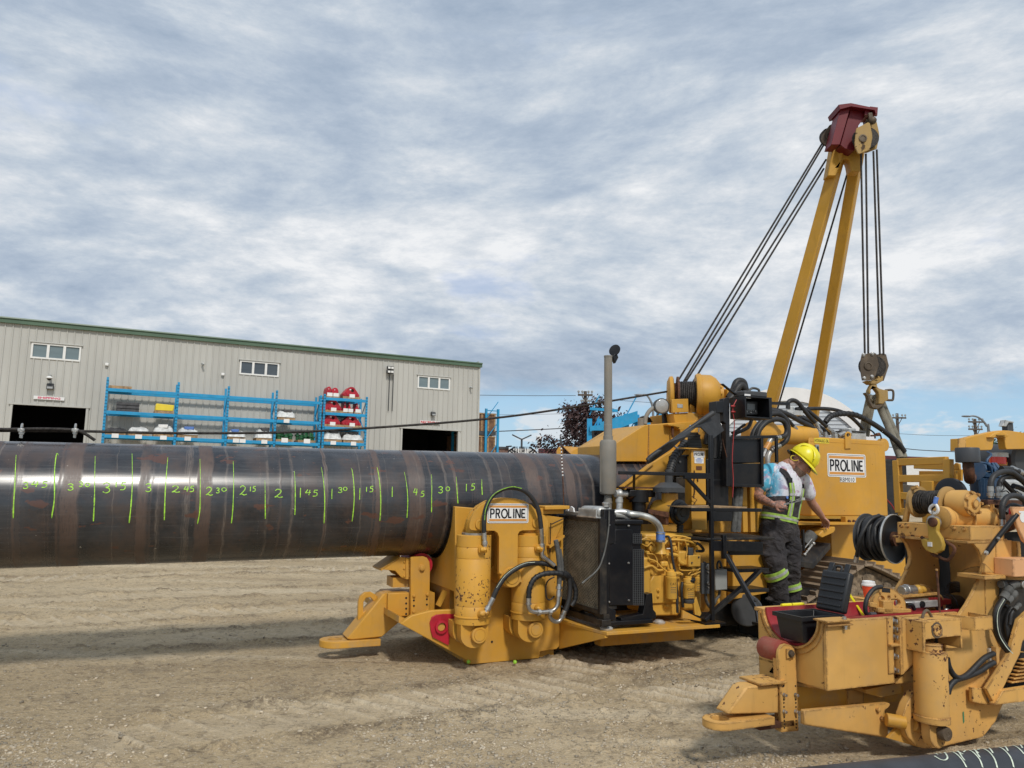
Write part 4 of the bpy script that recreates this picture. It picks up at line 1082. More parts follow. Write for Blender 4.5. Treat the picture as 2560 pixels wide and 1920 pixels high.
 # ------------------------------------------------------------------ winch rope over the pipe
def f1(c,x,y,yl):return F1.at(c,x,y,y=yl)
rt=thing('winch_rope','long steel wire rope from the top winch leftwards over the pipe, with two clamps','wire rope',F1.O,F1.yaw)
ro=ob('rope',MB().tube([f1('B',1290,340,0),f1('H',2212,600,0),f1('H',900,815,0),f1('H',0,925,0),f1('G',1000,768,0),f1('G',300,800,0),f1('F',1500,1046,0),f1('F',700,1030,0),f1('F',150,1026,0),f1('F',-400,1030,0)],.0105,10,8),M['rope'],rt)
ob('rope_tail',MB().tube([f1('F',-400,1000,-.02),f1('F',0,1013,-.02),f1('F',180,1012,-.02),f1('F',400,1010,-.02),f1('F',640,1020,-.02),f1('F',730,1050,-.02),f1('F',820,1108,-.02)],.0115,10,6),M['rope'],rt)
for cx in(187,650):
 p=f1('F',cx,1022,-.01)
 cl=ob('rope_clamp',MB().box((p.x-.022,p.y-.03,p.z-.012),(p.x+.022,p.y+.03,p.z+.012)),M['steel'],rt,bev=.004)
 u=MB().tube([(p.x,p.y-.022,p.z-.055),(p.x,p.y-.022,p.z+.02),(p.x,p.y,p.z+.045),(p.x,p.y+.022,p.z+.02),(p.x,p.y+.022,p.z-.055)],.007,8,5)
 for yy in(-.022,.022):u.bolt((p.x,p.y+yy,p.z-.013),(0,0,-1),.014,.016)
 ob('u_bolt',u,M['steel'],cl)
 # ------------------------------------------------------------------ PIPE BENDING MACHINE (gripping the big pipe)
bm1=thing('pipe_bending_machine','big yellow pipe bending machine gripping the large dark pipe, with engine and oil tank','bending machine',F1.O,F1.yaw)
Y_=M['yel']
def PX(c,pts,y):return F1.xz(c,pts,y)
def pt(c,x,y,yl):return F1.at(c,x,y,y=yl)
def part(name,mb,mat,bev=0.0,parent=None,**kw):return ob(name,mb,mat,parent or bm1,bev,**kw)
def plate1(name,c,pts,y,t,mat,bev=.004,holes=(),parent=None,**kw):
 return part(name,MB().plate(PX(c,pts,y),y,y+t,[PX(c,h,y)for h in holes]),mat,bev,parent,**kw)
def hose(name,pts,r,mat=None,parent=None,n=12,sub=7):return part(name,MB().tube(pts,r,n,sub),mat or M['rubber'],parent=parent)
def pcirc(c,cx,cy,r,n=20,a0=0,a1=360):
 return circ(cx,cy,r,n,a0,a1)
SY=-0.62
plate1('side_plate','A',[(1187,285),(1895,345),(2085,385),(2085,900),(2060,1200),(2055,1440),(2030,1470),(1895,1490),(1885,1545),(1300,1600),(1288,1562),(735,1260),(800,1210),(830,1190),(985,1150),(1195,1140)],SY,.05,Y_,.006)
bb=PX('A',[(1187,285),(1195,1140),(735,1260),(1288,1562),(2055,1440),(2090,290)],SY)
part('far_side_plate',MB().plate([(p[0],p[1])for p in bb],.57,.62),Y_,.005)
part('base_shoe',MB().box((bb[3][0],SY+.052,.0),(bb[4][0]-.03,.56,.05)),M['yeldust'])
part('belly_plate',MB().prism([(bb[2][0],bb[2][1]),(bb[3][0],.051),(bb[4][0],.051),(bb[4][0],.10),(bb[3][0],.10),(bb[2][0],bb[2][1]+.05)],lambda a,b,c:(a,c,b),SY+.053,.568),M['yeldust'])
part('top_ledge',MB().bar(pt('A',1890,295,-.60),pt('A',2092,291,-.60),.20,.03),Y_,.004)
part('ledge_skirt',MB().plate(PX('A',[(1895,300),(2090,298),(2088,345),(1905,350)],-.66),-.66,-.64),Y_,.003)
part('inclined_plate',MB().prism(PX('A',[(1900,352),(2086,380),(2078,430),(1990,620),(1985,760),(1945,760)],-.64),lambda a,b,c:(a,c,b),-.645,-.622),Y_,.003)
part('gusset',MB().plate(PX('A',[(1950,610),(2080,520),(2078,540),(1955,632)],-.66),-.70,-.623),Y_,.003)
part('dip_rod',MB().tube([pt('A',2090,378,-.68),pt('A',2082,388,-.68),pt('A',1990,432,-.68),pt('A',1980,450,-.68),pt('A',1972,770,-.68)],.0045,8,3),M['black'])
xe=F1.at('A',1195,1000,y=SY+.02).x
zc_,zb_1=1.2565+xe*.0125,F1.at('A',1195,1000,y=SY+.02).z
sad=[(-.60,zb_1),(-.60,zc_-.04)]+[(-math.cos(R(q))*.475,zc_-math.sin(R(q))*.475)for q in range(5,176,9)]+[(.60,zc_-.04),(.60,zb_1)]
part('saddle',MB().plate_x(sad,xe,xe+.05),Y_,.006)
for q in(.35,.68):part('saddle_rib',MB().plate_x(sad,xe+q,xe+q+.05),Y_)
liner=MB();cen=Vector((0,0,0));vs=[]
for x in(xe-.01,xe+.90):
 for rr in(.451,.474):
  for q in range(0,181,6):vs.append((x,-math.cos(R(q))*rr,1.2565+x*.0125-math.sin(R(q))*rr))
m_=31;liner.add(vs,[(i,i+1,2*m_+i+1,2*m_+i)for i in range(m_-1)]+[(m_+i,m_+i+1,3*m_+i+1,3*m_+i)for i in range(m_-1)])
part('saddle_liner',liner,M['blackdust'])
part('saddle_floor',MB().box((xe+.052,-.565,zb_1),(xe+.9,.565,zb_1+.03)),Y_)
part('die_underframe',MB().box((-.68,-.35,.30),(.15,.35,zb_1-.01)),M['yeldust'])
part('under_brace',MB().bar(pt('A',1045,1110,-.36),pt('A',1105,985,-.36),.05,.03),Y_)
rp=plate1('lifting_plate','A',[(1190,1180),(1185,1215),(1150,1290),(1135,1440),(1000,1370),(985,1310),(978,1250),(995,1205),(1030,1185),(1090,1178)],SY-.016,.014,M['shelfred'],.003)
pr=pt('A',1072,1285,SY-.02);part('eye_ring',MB().lathe((pr.x,SY-.016,pr.z),(0,-1,0),[(0,.052),(.02,.050),(.022,.034),(.0,.034)],28),M['shelfred'],parent=rp)
part('eye_boss',MB().cyl((pr.x,SY-.005,pr.z),(pr.x,SY-.022,pr.z),.030),Y_,parent=rp)
pb_=pt('A',1492,1408,SY);part('drain_hole',MB().cyl((pb_.x,SY-.001,pb_.z),(pb_.x,SY-.004,pb_.z),.009),M['dkinside'])
CYY=-.80
RC=.136
for cx,top,ww in((1345,528,'yelchip'),(1800,528,'yel')):
 a=pt('A',cx,520,CYY);b=pt('A',cx,1252,CYY)
 if cx==1800:b=pt('A',cx-2,1215,CYY)
 L_=a.z-b.z
 cyl=part('lift_cylinder',MB().lathe((a.x,CYY,b.z),(0,0,1),[(0,RC*.6),(0,RC-.004),(.004,RC),(.05,RC),(.053,RC+.006),(.060,RC+.006),(.063,RC),(L_*.20,RC),(L_*.2+.004,RC-.003),(L_*.2+.006,RC),(L_*.73,RC),(L_*.73+.004,RC-.003),(L_*.73+.007,RC),(L_*.86,RC),(L_*.86+.004,RC-.003),(L_*.86+.007,RC),(L_-.003,RC),(L_,RC-.004),(L_,RC*.7)],40),M[ww])
 part('gland',MB().cyl((a.x,CYY,a.z-.01),(a.x,CYY,a.z+.016),RC*.72,n=32),M['steel']if cx==1345 else Y_,parent=cyl)
 part('rod',MB().cyl((a.x,CYY,a.z+.016),(a.x,CYY,a.z+.12),RC*.5,n=28),M['yelchip']if cx==1345 else Y_,parent=cyl)
 er=pt('A',1390 if cx==1345 else 1862,430,CYY)
 part('rod_eye',MB().cyl((er.x,CYY-.045,er.z),(er.x,CYY+.045,er.z),.085,n=28),Y_,parent=cyl)
 pn=pt('A',1370 if cx==1345 else 1835,1345 if cx==1345 else 1300,CYY-.06)
 for yy in(CYY-.05,):
  ears=[(pn.x+.066*math.cos(R(q)),pn.z+.100*math.sin(R(q))-.012)for q in range(180,361,15)]
  ears=[(a.x-.118,b.z+.002),(a.x+.105,b.z+.002),(a.x+.105,pn.z)]+[(a.x-.006+.111*math.cos(R(q)),pn.z-.0+.098*math.sin(R(q)))for q in range(0,-181,-15)]
  part('clevis_ear',MB().plate(ears,CYY-.075,CYY+.02),M['yel'],.012,parent=cyl)
 part('clevis_lug',MB().plate([(x_-.02,z_2+.01)for x_,z_2 in ears],CYY+.05,SY-.002),M['yeldust'],.006,parent=cyl)
 part('pivot_pin',MB().lathe((pn.x,CYY-.06,pn.z),(0,-1,0),[(0,.062),(.05,.062),(.055,.058),(.055,.046),(.052,.046),(.052,.043),(.058,.042),(.058,.0)],32),M['yeldust'],parent=cyl)
yk=[(1308,470),(1306,445),(1318,395),(1350,330),(1400,280),(1470,240),(1540,220),(1610,213),(1690,220),(1760,240),(1820,275),(1870,330),(1900,385),(1908,430),(1903,460),(1880,482),(1748,484),(1722,493),(1708,515),(1705,790)]+[(1650+88*math.cos(R(q)),872-88*math.sin(R(q)))for q in range(40,-215,-17)]+[(1551,850),(1552,540),(1540,505),(1515,487),(1345,484),(1322,480)]
yoke=plate1('yoke_plate','A',yk,-.895,.035,Y_,.005)
plate1('rear_yoke_plate','A',[(x_-30,y_2)for x_,y_2 in yk],-.745,.035,M['yelchip'],.005)
for cx,cy in((1392,432),(1862,420)):
 q=pt('A',cx,cy,-.895);part('yoke_pin',MB().lathe((q.x,-.72,q.z),(0,-1,0),[(0,.03),(.177,.03),(.179,.040),(.188,.040),(.19,.026),(.186,.025),(.186,0)],28),Y_,parent=yoke)
q=pt('A',1655,872,-.895)
part('centre_pin',MB().lathe((q.x,SY,q.z),(0,-1,0),[(0,.075),(.24,.075),(.285,.078),(.292,.074),(.292,.056),(.285,.056),(.285,.052),(.294,.051),(.294,0)],36),Y_,parent=yoke)
for cx,cy in((1565,838),(1730,905)):g=pt('A',cx,cy,-.90);part('grease_nipple',MB().bolt((g.x,-.893,g.z),(0,-1,0),.010,.016),Y_,parent=yoke)
def letter_strokes(ch):
 B=[(0,0),(0,1)]
 if ch=='P':return[[(0.08,0),(0.08,.95),(.5,.95),(.74,.88),(.80,.70),(.74,.52),(.5,.45),(.30,.45)]]
 if ch=='R':return[[(0.08,0),(0.08,.95),(.5,.95),(.72,.88),(.78,.71),(.72,.55),(.5,.48),(.3,.48)],[(.42,.48),(.82,0)]]
 if ch=='O':return[[(.5+.45*math.cos(R(q)),.475+.475*math.sin(R(q)))for q in range(0,361,15)]]
 if ch=='L':return[[(.1,.98),(.1,.05),(.75,.05)]]
 if ch=='I':return[[(.5,0),(.5,.98)]]
 if ch=='N':return[[(.1,0),(.1,.93),(.2,.93),(.8,.05),(.9,.05),(.9,.98)]]
 if ch=='E':return[[(.8,.93),(.15,.93),(.1,.86),(.1,.12),(.15,.05),(.8,.05)],[(.12,.49),(.72,.49)]]
 return B
def proline(x0,z0,x1,z1,y,parent,bars=True,board=True):
 """the maker's board: white, black outline, amber bars, rounded black capitals"""
 w_,h_=x1-x0,z1-z0
 bd=part('name_board',MB().plate(rrect(x0,z0,x1,z1,h_*.08),y-.003,y),M['white'],parent=parent)
 o=MB();t=h_*.016;i_=h_*.045
 o.plate(rrect(x0+i_,z0+i_,x1-i_,z1-i_,h_*.07),y-.0042,y-.0032,[rrect(x0+i_+t,z0+i_+t,x1-i_-t,z1-i_-t,h_*.06)])
 part('outline',o,M['decblk'],parent=bd)
 if bars:
  b=MB()
  for za,zb2 in((.10,.21),(.79,.90)):b.plate([(x0+w_*.045,z0+h_*za),(x1-w_*.045,z0+h_*za),(x1-w_*.045,z0+h_*zb2),(x0+w_*.045,z0+h_*zb2)],y-.0042,y-.0032)
  part('amber_bar',b,M['decor'],parent=bd)
 widths={'P':.84,'R':.86,'O':1.12,'L':.72,'I':.30,'N':.98,'E':.80}
 tot=sum(widths[c]for c in 'PROLINE')+6*.14
 Lh=h_*.46;u=w_*.86/tot;x=x0+w_*.07
 lt=MB();sw=Lh*.165
 for c in 'PROLINE':
  for st in letter_strokes(c):
   P_=[Vector((x+(a if c!='I' else.15/.3*a*0+.5)*widths[c]*u,y-.0046,z0+h_*.27+b*Lh))for a,b in st]
   for a,b in zip(P_,P_[1:]):
    d=(b-a).normalized()*sw*.42;n2=Vector((-d.z,0,d.x)).normalized()*sw/2
    lt.add([a-d*.6+n2,a-d*.6-n2,b+d*.6-n2,b+d*.6+n2],[(0,1,2,3)])
  x+=(widths[c]+.14)*u
 part('lettering',lt,M['decblk'],parent=bd)
 return bd
q0,q1=pt('A',1452,424,-.896),pt('A',1796,263,-.896)
proline(q0.x,q0.z,q1.x,q1.z,-.8955,yoke)
def fitting(a,b,r=.021,parent=None,name='hose_fitting'):
 a,b=Vector(a),Vector(b);d=b-a;L_=d.length
 return part(name,MB().lathe(a,d,[(0,r*.95),(L_*.45,r*.95),(L_*.47,r*.82),(L_*.58,r*.82),(L_*.6,r*1.12),(L_*.84,r*1.12),(L_*.85,r*.8),(L_,r*.8)],12),M['steel'],parent=parent)
H=lambda c,y,*p:[pt(c,a,b,y)for a,b in p]
h1=hose('hydraulic_hose',H('A',-.965,(1428,505),(1426,420),(1440,310),(1490,205),(1580,142),(1670,130),(1770,162),(1845,245),(1885,350),(1901,470)),.0185)
st=MB();P_=catmull(H('A',-.984,(1432,400),(1441,310),(1488,208),(1560,152),(1660,122),(1740,136)),6);st.strip(P_,.004,(0,-1,0),.0005)
part('hose_print',st,M['lime'],parent=h1)
fitting(pt('A',1428,500,-.965),pt('A',1436,622,-.965),.0195,h1);fitting(pt('A',1901,462,-.965),pt('A',1910,690,-.96),.0195,h1)
def elbow(c,x,y,x2,y2,yl):
 a=pt(c,x,y,CYY-RC+.01);b=pt(c,x,y,yl)
 part('port_boss',MB().cyl(a,(a.x,a.y-.035,a.z),.032,n=20),Y_)
 part('port_elbow',MB().tube([a,(a.x,a.y-.045,a.z),b,pt(c,x2,y2,yl)],.017,12,4).bolt(pt(c,x2,y2,yl),Vector((a.x,0,a.z))-Vector((pt(c,x2,y2,yl).x,0,pt(c,x2,y2,yl).z)),.021,.02),M['yel'])
elbow('A',1402,642,1442,640,-.97);elbow('A',1868,632,1905,640,-.965);elbow('A',1400,1172,1455,1160,-.97);elbow('A',1868,1128,1890,1150,-.965)
h2=hose('hydraulic_hose',H('A',-.97,(1500,1050),(1535,970),(1600,875),(1680,810),(1770,768))+H('A',-.93,(1870,755),(1960,768))+H('A',-.85,(2050,812),(2130,860),(2180,960)),.0195)
st=MB();st.strip(catmull(H('A',-.9905,(1530,960),(1595,865),(1675,800),(1765,757),(1850,748)),6),.0035,(0,-1,0),.0005);part('hose_print',st,M['chalk'],parent=h2)
fitting(pt('A',1503,1045,-.97),pt('A',1440,1165,-.97),.022,h2)
h3=hose('spiral_hose',H('A',-.985,(1797,1050),(1806,960),(1845,885),(1915,848),(2005,838),(2085,850))+H('A',-.93,(2150,900),(2185,980),(2180,1060),(2150,1110)),.0195)
sp=MB();P_=catmull(H('A',-.985,(1797,1050),(1806,960),(1845,885),(1915,848),(2005,838),(2085,850))+H('A',-.93,(2150,900),(2185,980),(2180,1060)),7)
for i in range(1,len(P_)-1,3):sp.cyl(P_[i]-(P_[i+1]-P_[i]).normalized()*.005,P_[i]+(P_[i+1]-P_[i]).normalized()*.005,.0225,n=12)
part('spiral_wrap',sp,M['plastic'],parent=h3)
fitting(pt('A',1797,1045,-.985),pt('A',1796,1110,-.985),.022,h3)
part('bent_pipe',MB().tube(H('A',-.985,(1796,1090),(1797,1120),(1815,1150),(1860,1162),(1960,1158),(2010,1140),(2038,1095),(2045,1030)),.0165,12,6),M['steel'])
for cx in(1880,1970):part('pipe_nut',MB().bolt(pt('A',cx-12,1163,-.985),(1,0,0),.023,.03),M['steel'])
fitting(pt('A',2047,1035,-.98),pt('A',2050,930,-.97),.023)
part('riser_sleeve',MB().tube(H('A',-.96,(2050,940),(2052,800),(2040,660),(2022,565)),.020,12,5),M['sleeve'])
part('riser_sleeve',MB().tube(H('A',-.92,(2075,900),(2070,760),(2050,640)),.018,12,5),M['sleeve'])
part('swivel_pipe',MB().tube(H('A',-.955,(1910,680),(1915,700),(1960,735),(2010,775)),.017,10,4),M['steel'])
h4=hose('hydraulic_hose',H('A',-.95,(2128,870),(2140,960),(2130,1060),(2105,1140),(2095,1165)),.0205)
fitting(pt('A',2098,1150,-.95),pt('A',2070,1215,-.94),.023,h4)
part('bent_pipe',MB().tube(H('A',-.94,(2072,1205),(2050,1235),(2015,1240),(1985,1220),(1970,1190)),.016,10,5),M['steel'])
hose('thin_hose',H('A',-.90,(2010,870),(1960,900),(1940,950),(1945,1040),(1975,1060),(2010,1030)),.0055)
# ---------------- pin-up hitch at the left end
HY=-.13
tg=PX('A',[(575,1372),(570,1440),(60,1470)],HY)
tz0=pt('A',300,1462,HY).z;tz1=tz0+.055
xr_=pt('A',60,1440,0.0).x;xt=pt('A',572,1400,HY).x
ton=[(xt,-.13),(xt,.13),(xr_+.13,.13)]+[(xr_+.13+.13*math.cos(R(q)),.13*math.sin(R(q)))for q in range(110,251,14)]+[(xr_+.13,-.13)]
part('tow_tongue',MB().plate_z(ton,tz0,tz1,[circ(xr_+.125,0,.058,20)]),M['yeldust'],.005)
gb_=[(575,1372),(330,1400),(290,1385),(590,1010),(690,1000),(705,1030),(710,1200),(760,1215)]
gz=[(x,max(z,tz1+.001))for x,z in PX('A',gb_,-.105)]
part('hitch_arm',MB().plate(gz,-.105,.105),Y_,.010)
lp=PX('A',[(380,1295),(385,1080),(400,1030),(440,998),(490,995),(530,1020),(552,1065),(550,1110),(480,1190)],-.02)
lh=PX('A',[(425,1165),(428,1080),(450,1045),(485,1040),(510,1065),(500,1110)],-.02)
part('lifting_loop',MB().plate(lp,-.02,.02,[lh]),Y_,.006)
part('hitch_tube',MB().box((pt('A',620,1000,-.1).x,-.15,pt('A',700,1200,-.15).z),(pt('A',812,1000,-.15).x,.15,pt('A',812,1000,-.15).z)),Y_,.006)
hb=PX('A',[(705,1010),(1020,1000),(1020,1150),(812,1200),(705,1190)],-.148)
part('hitch_beam',MB().plate(hb,-.147,.147),Y_,.005)
dots=MB()
for cy in(1045,1090,1133,1177):g=pt('A',781,cy,-.151);dots.cyl((g.x,-.1495,g.z),(g.x,-.153,g.z),.0085,n=12)
part('bolt_holes',dots,M['dkinside'])
bkt=[(820,1240),(820,715),(830,705),(925,700),(955,712),(975,745),(980,800),(975,1250),(960,1258),(840,1265)]
bk=plate1('roller_bracket','A',bkt,-.215,.045,Y_,.005)
plate1('roller_bracket','A',bkt,.17,.045,Y_,.005)
dots=MB();bl=MB()
for cx in(845,953):
 for cy in(1065,1110,1197,1242):g=pt('A',cx,cy-(10 if cx>900 else 0),-.216);dots.cyl((g.x,-.214,g.z),(g.x,-.218,g.z),.008,n=12)
part('bolt_holes',dots,M['dkinside'],parent=bk)
for cx in(845,955):
 for cy in(1025,1158):
  g=pt('A',cx,cy-(10 if cx>900 else 0),-.216);part('bolt',MB().bolt((g.x,-.216,g.z),(0,-1,0),.012,.016),Y_,parent=bk)
g=pt('A',910,795,-.215)
part('axle_nut',MB().lathe((g.x,-.215,g.z),(0,-1,0),[(0,.030),(.006,.030),(.007,.022),(.024,.020),(.026,.012)],16),Y_,parent=bk)
zr_=pt('A',905,768,-.13).z
rl=part('pipe_roller',MB().lathe((g.x+.012,-.165,zr_),(0,1,0),[(0,.02),(0,.098),(.03,.100),(.165,.055),(.30,.100),(.33,.098),(.33,.02)],36),M['shelfred'])
ch=PX('A',[(575,808),(725,705),(810,712),(815,880),(780,890),(735,870),(690,820)],-.15)
part('guide_chute',MB().plate(ch,-.15,-.14),Y_,.003)
cp=[pt('A',575,808,-.15),pt('A',728,705,-.15),pt('A',728,705,.15),pt('A',575,808,.15)]
part('chute_floor',MB().add([cp[0],cp[1],(cp[1].x,.15,cp[1].z),(cp[0].x,.15,cp[0].z),cp[0]+Vector((0,0,-.012)),cp[1]+Vector((0,0,-.012)),Vector((cp[1].x,.15,cp[1].z-.012)),Vector((cp[0].x,.15,cp[0].z-.012))],[(0,1,2,3),(7,6,5,4),(0,4,5,1),(1,5,6,2),(2,6,7,3),(3,7,4,0)]),M['yeldust'])
part('guide_chute',MB().plate(ch,.14,.15),Y_,.003)
for cy in(745,800,865):
 for cx in(765,808):g=pt('A',cx,cy,-.152);part('bolt',MB().bolt((g.x,-.150,g.z),(0,-1,0),.008,.010),Y_)
part('chute_flange',MB().plate(PX('A',[(778,715),(800,715),(800,890),(778,890)],-.16),-.165,-.151),Y_,.002)
part('hitch_post',MB().box((pt('A',672,900,-.1).x,-.10,pt('A',700,965,-.15).z),(pt('A',815,900,-.1).x,.10,pt('A',815,880,-.15).z)),M['yeldust'])
# ---------------- engine deck
d0=F1.at('C',580,1293,z=.30);d1=F1.at('C',1570,1208,z=.30)
dkx0,dky=d0.x,d0.y;dkx1=d1.x
dl=F1.at('C',150,1165,x=.20)
part('engine_deck',MB().plate_z([(dkx0,dky),(dkx1,dky),(dkx1+.1,-.35),(.19,-.35),(.19,-.62)],.275,.30),M['yeldust'],.003)
part('deck_gusset',MB().prism([(dkx0-.005,dky+.02,),(.21,-.60)],lambda a,b,c:(a,b,c),0,0)if False else MB().add([(dkx0-.01,dky+.015,.273),(.205,-.60,.273),(.205,-.60,.06),(dkx0-.01,dky+.015,.255),(dkx0+.015,dky+.015,.273),(.23,-.60,.273),(.23,-.60,.06),(dkx0+.015,dky+.015,.255)],[(0,1,2,3),(7,6,5,4),(0,4,5,1),(1,5,6,2),(2,6,7,3),(3,7,4,0)]),Y_)
part('deck_rail',MB().box((dkx0+.15,dky+.35,.12),(dkx1,dky+.45,.274)),M['yeldust'])
part('deck_gusset',MB().plate(PX('C',[(1270,1160),(1270,1085),(1450,1175),(1450,1190)],dky+.10),dky+.09,dky+.11),M['yeldust'])
part('belly_shadow_frame',MB().box((.3,-.34,.10),(3.6,.5,.40)),M['blackdust'])  # black box under the machine, standing in for its shadow
XRd=.29;RYn=-1.15
def rx_(cx,cy):return F1.at('C',cx,cy,x=XRd)
g_tl,g_tr,g_br,g_bl=rx_(178,250),rx_(530,258),rx_(540,1070),rx_(240,1015)
yA,yB=g_tl.y,g_tr.y;zA=(g_br.z+g_bl.z)/2;zB=(g_tl.z+g_tr.z)/2
rad=part('radiator_core',MB().box((XRd+.02,yB,zA),(XRd+.14,yA,zB)),M['blackdust'])
fr=MB()
for a,b in(((yB-.02,zA-.03),(yA+.02,zA)),((yB-.02,zB),(yA+.02,zB+.025)),((yB-.03,zA-.03),(yB,zB+.02)),((yA,zA-.03),(yA+.02,zB+.02))):
 fr.box((XRd-.03,a[0],a[1]),(XRd+.03,b[0],b[1]))
part('radiator_frame',fr,M['blackdust'],parent=rad)
gm=MB();Wd,Hd=yA-yB,zB-zA;stp=.027;nn_=int((Wd+Hd)/stp)
for sgn,off in((1,0.0),(-1,.003)):
 for i in range(1,nn_):
  c0=i*stp;pts=[]
  y0=max(0,c0-Hd);y1=min(Wd,c0)
  za_,zb3=c0-y0,c0-y1
  if sgn<0:ya_,yb3=Wd-y0,Wd-y1
  else:ya_,yb3=y0,y1
  if abs(y1-y0)<.01:continue
  gm.bar((XRd-.012-off,yB+ya_,zA+za_),(XRd-.012-off,yB+yb3,zA+zb3),.0052 if sgn>0 else.002,.004,up=(1,0,0))
M['mesh']=plain('dusty_expanded_mesh',(0.27,0.22,0.15),.7,.0,var=.3,scale=15)
part('grille_mesh',gm,M['mesh'],parent=rad,kind='stuff')
ht=rx_(335,215);h2_=rx_(505,240)
part('header_tank',MB().box((XRd-.01,h2_.y,zB+.028),(XRd+.13,ht.y,rx_(400,128).z)),M['alu'],.03)
rb=MB();y0,y1=h2_.y+.012,ht.y-.012
for i in range(17):
 yy=y0+(y1-y0)*i/16;rb.box((XRd-.022,yy-.0035,zB+.035),(XRd-.009,yy+.0035,rx_(400,150).z))
part('header_fins',rb,M['alu'])
part('tank_lip',MB().box((XRd-.03,h2_.y-.01,zB+.022),(XRd+.14,ht.y+.01,zB+.036)),M['alu'])
g=rx_(545,118);part('filler_cap',MB().lathe((XRd+.08,h2_.y+.02,g.z-.02),(0,0,1),[(0,.028),(.02,.028),(.022,.034),(.035,.034),(.04,.02)],18),M['steel'])
ta,tb=rx_(195,232),rx_(300,150)
part('side_tank',MB().box((XRd+.0,rx_(318,200).y,zB+.028),(XRd+.12,ta.y,rx_(300,185).z)),M['exh'],.004)
part('torn_gasket',MB().plate_x([(ta.y-.00,rx_(300,185).z),(ta.y-.03,rx_(300,140).z),(ta.y-.06,rx_(300,180).z),(ta.y-.10,rx_(300,135).z),(tb.y+.06,rx_(300,150).z),(tb.y+.05,rx_(300,186).z)],XRd+.0,XRd+.012),M['white'])
for yy in(RYn+.0,):
 part('radiator_skid',MB().box((XRd-.02,yB-.05,.335),(XRd+.06,yA+.05,.385)),M['blackdust'],.004)
part('skid_arch',MB().plate_x([(yB-.04,.386),(yB+.08,.386),(yB+.12,.41),(yB+.30,.41),(yB+.36,.386),(yA,.386),(yA,zA-.031),(yB-.04,zA-.031)],XRd+.0,XRd+.05),M['blackdust'])
for x_,y_3 in((XRd+.06,yB+.02),(XRd+.62,yB+.12)):part('rubber_mount',MB().lathe((x_,y_3,.301),(0,0,1),[(0,.050),(.012,.052),(.02,.040),(.028,.03)],20),M['alu'])
sy=yB-.01
def S_(pts):return PX('C',pts,sy)
corner=S_([(515,160),(650,160),(650,1060),(655,1195),(545,1195),(540,1070),(515,560)])
part('corner_post',MB().plate(S_([(550,160),(648,160),(650,470),(600,480),(590,1060),(655,1090),(655,1180),(545,1190),(545,560)]),sy-.012,sy+.05),M['black'],.004)
shx0,shx1=S_([(602,600)])[0][0],S_([(905,600)])[0][0]
part('fan_shroud',MB().plate(S_([(655,262),(905,268),(900,510),(925,535),(925,1040),(655,1045)]),sy+.012,sy+.70),M['black'],.012)
part('shroud_panel',MB().plate(S_([(652,345),(815,345),(818,1045),(600,1045),(600,480),(652,470)]),sy-.002,sy+.010),M['black'],.005)
part('shroud_lid',MB().box((shx0+.05,sy-.005,S_([(700,300)])[0][1]),(shx1+.01,sy+.6,S_([(700,258)])[0][1])),M['black'],.008)
for cx,cy in((605,305),(785,312),(603,660),(785,655),(605,1015),(787,1000)):g=pt('C',cx,cy,sy-.013);part('bolt',MB().bolt((g.x,sy-.001,g.z),(0,-1,0),.007,.012),M['steel'])
gl=MB();a_,b_=S_([(818,390)])[0],S_([(905,470)])[0]
for(x0c,y0c,x1c,y1c),nx in(((818,385,895,470),4),((818,530,915,1040),5)):
 for i in range(nx+1):
  xx=x0c+(x1c-x0c)*i/nx;p0,p1=S_([(xx,y0c)])[0],S_([(xx,y1c)])[0];gl.bar((p0[0],sy-.004,p0[1]),(p1[0],sy-.004,p1[1]),.006,.006,up=(0,1,0))
 ny=int((y1c-y0c)/16)
 for i in range(ny+1):
  yy=y0c+(y1c-y0c)*i/ny;p0,p1=S_([(x0c,yy)])[0],S_([(x1c,yy)])[0];gl.bar((p0[0],sy-.006,p0[1]),(p1[0],sy-.006,p1[1]),.004,.004,up=(0,1,0))
part('fan_guard',gl,M['dkgrey'],kind='stuff')
part('overflow_hose',MB().tube([pt('C',600,170,sy-.02),pt('C',598,300,sy-.02),pt('C',580,450,sy-.025),pt('C',545,600,sy-.03),pt('C',490,720,sy-.05),pt('C',350,842,sy-.08)],.0065,8,6),M['sleeve'])
part('engine_foot',MB().plate(PX('C',[(935,940),(985,930),(995,1080),(1020,1110),(1020,1165),(740,1190),(700,1190),(700,1160),(900,1120)],sy+.04),sy+.02,sy+.10),M['black'],.004)
part('engine_foot',MB().box((XRd+.08,sy+.0,.33),(shx1+.1,sy+.16,.36)),M['black'],.003)
EX=-.55
e0=pt('V',1030,560,EX);e1=pt('V',1035,380,EX)
mz0,mz1=pt('B',590,1300,EX).z,pt('B',590,825,EX).z;sx_=pt('B',590,1050,EX).x
mr=(pt('B',655,1050,EX).x-pt('B',522,1050,EX).x)/2
pr_1=(pt('B',627,400,EX).x-pt('B',563,400,EX).x)/2
pz1=pt('B',597,35,EX).z
muf=part('muffler',MB().lathe((sx_,EX,mz0-.16),(0,0,1),[(0,pr_1*.95),(.14,pr_1*.95),(.15,mr*.9),(.165,mr),(mz1-mz0+.15,mr),(mz1-mz0+.17,mr*.86),(mz1-mz0+.175,pr_1*1.2),(mz1-mz0+.21,pr_1*1.2),(mz1-mz0+.212,pr_1)],36),M['exh'])
part('seam',MB().box((sx_-mr-.006,EX-.006,mz0+.01),(sx_-mr+.004,EX+.006,mz1-.01)),M['exh'],parent=muf)
part('clamp_band',MB().lathe((sx_,EX,mz0-.09),(0,0,1),[(0,pr_1),(0,pr_1*1.08),(.018,pr_1*1.08),(.018,pr_1)],28),M['exh'],parent=muf)
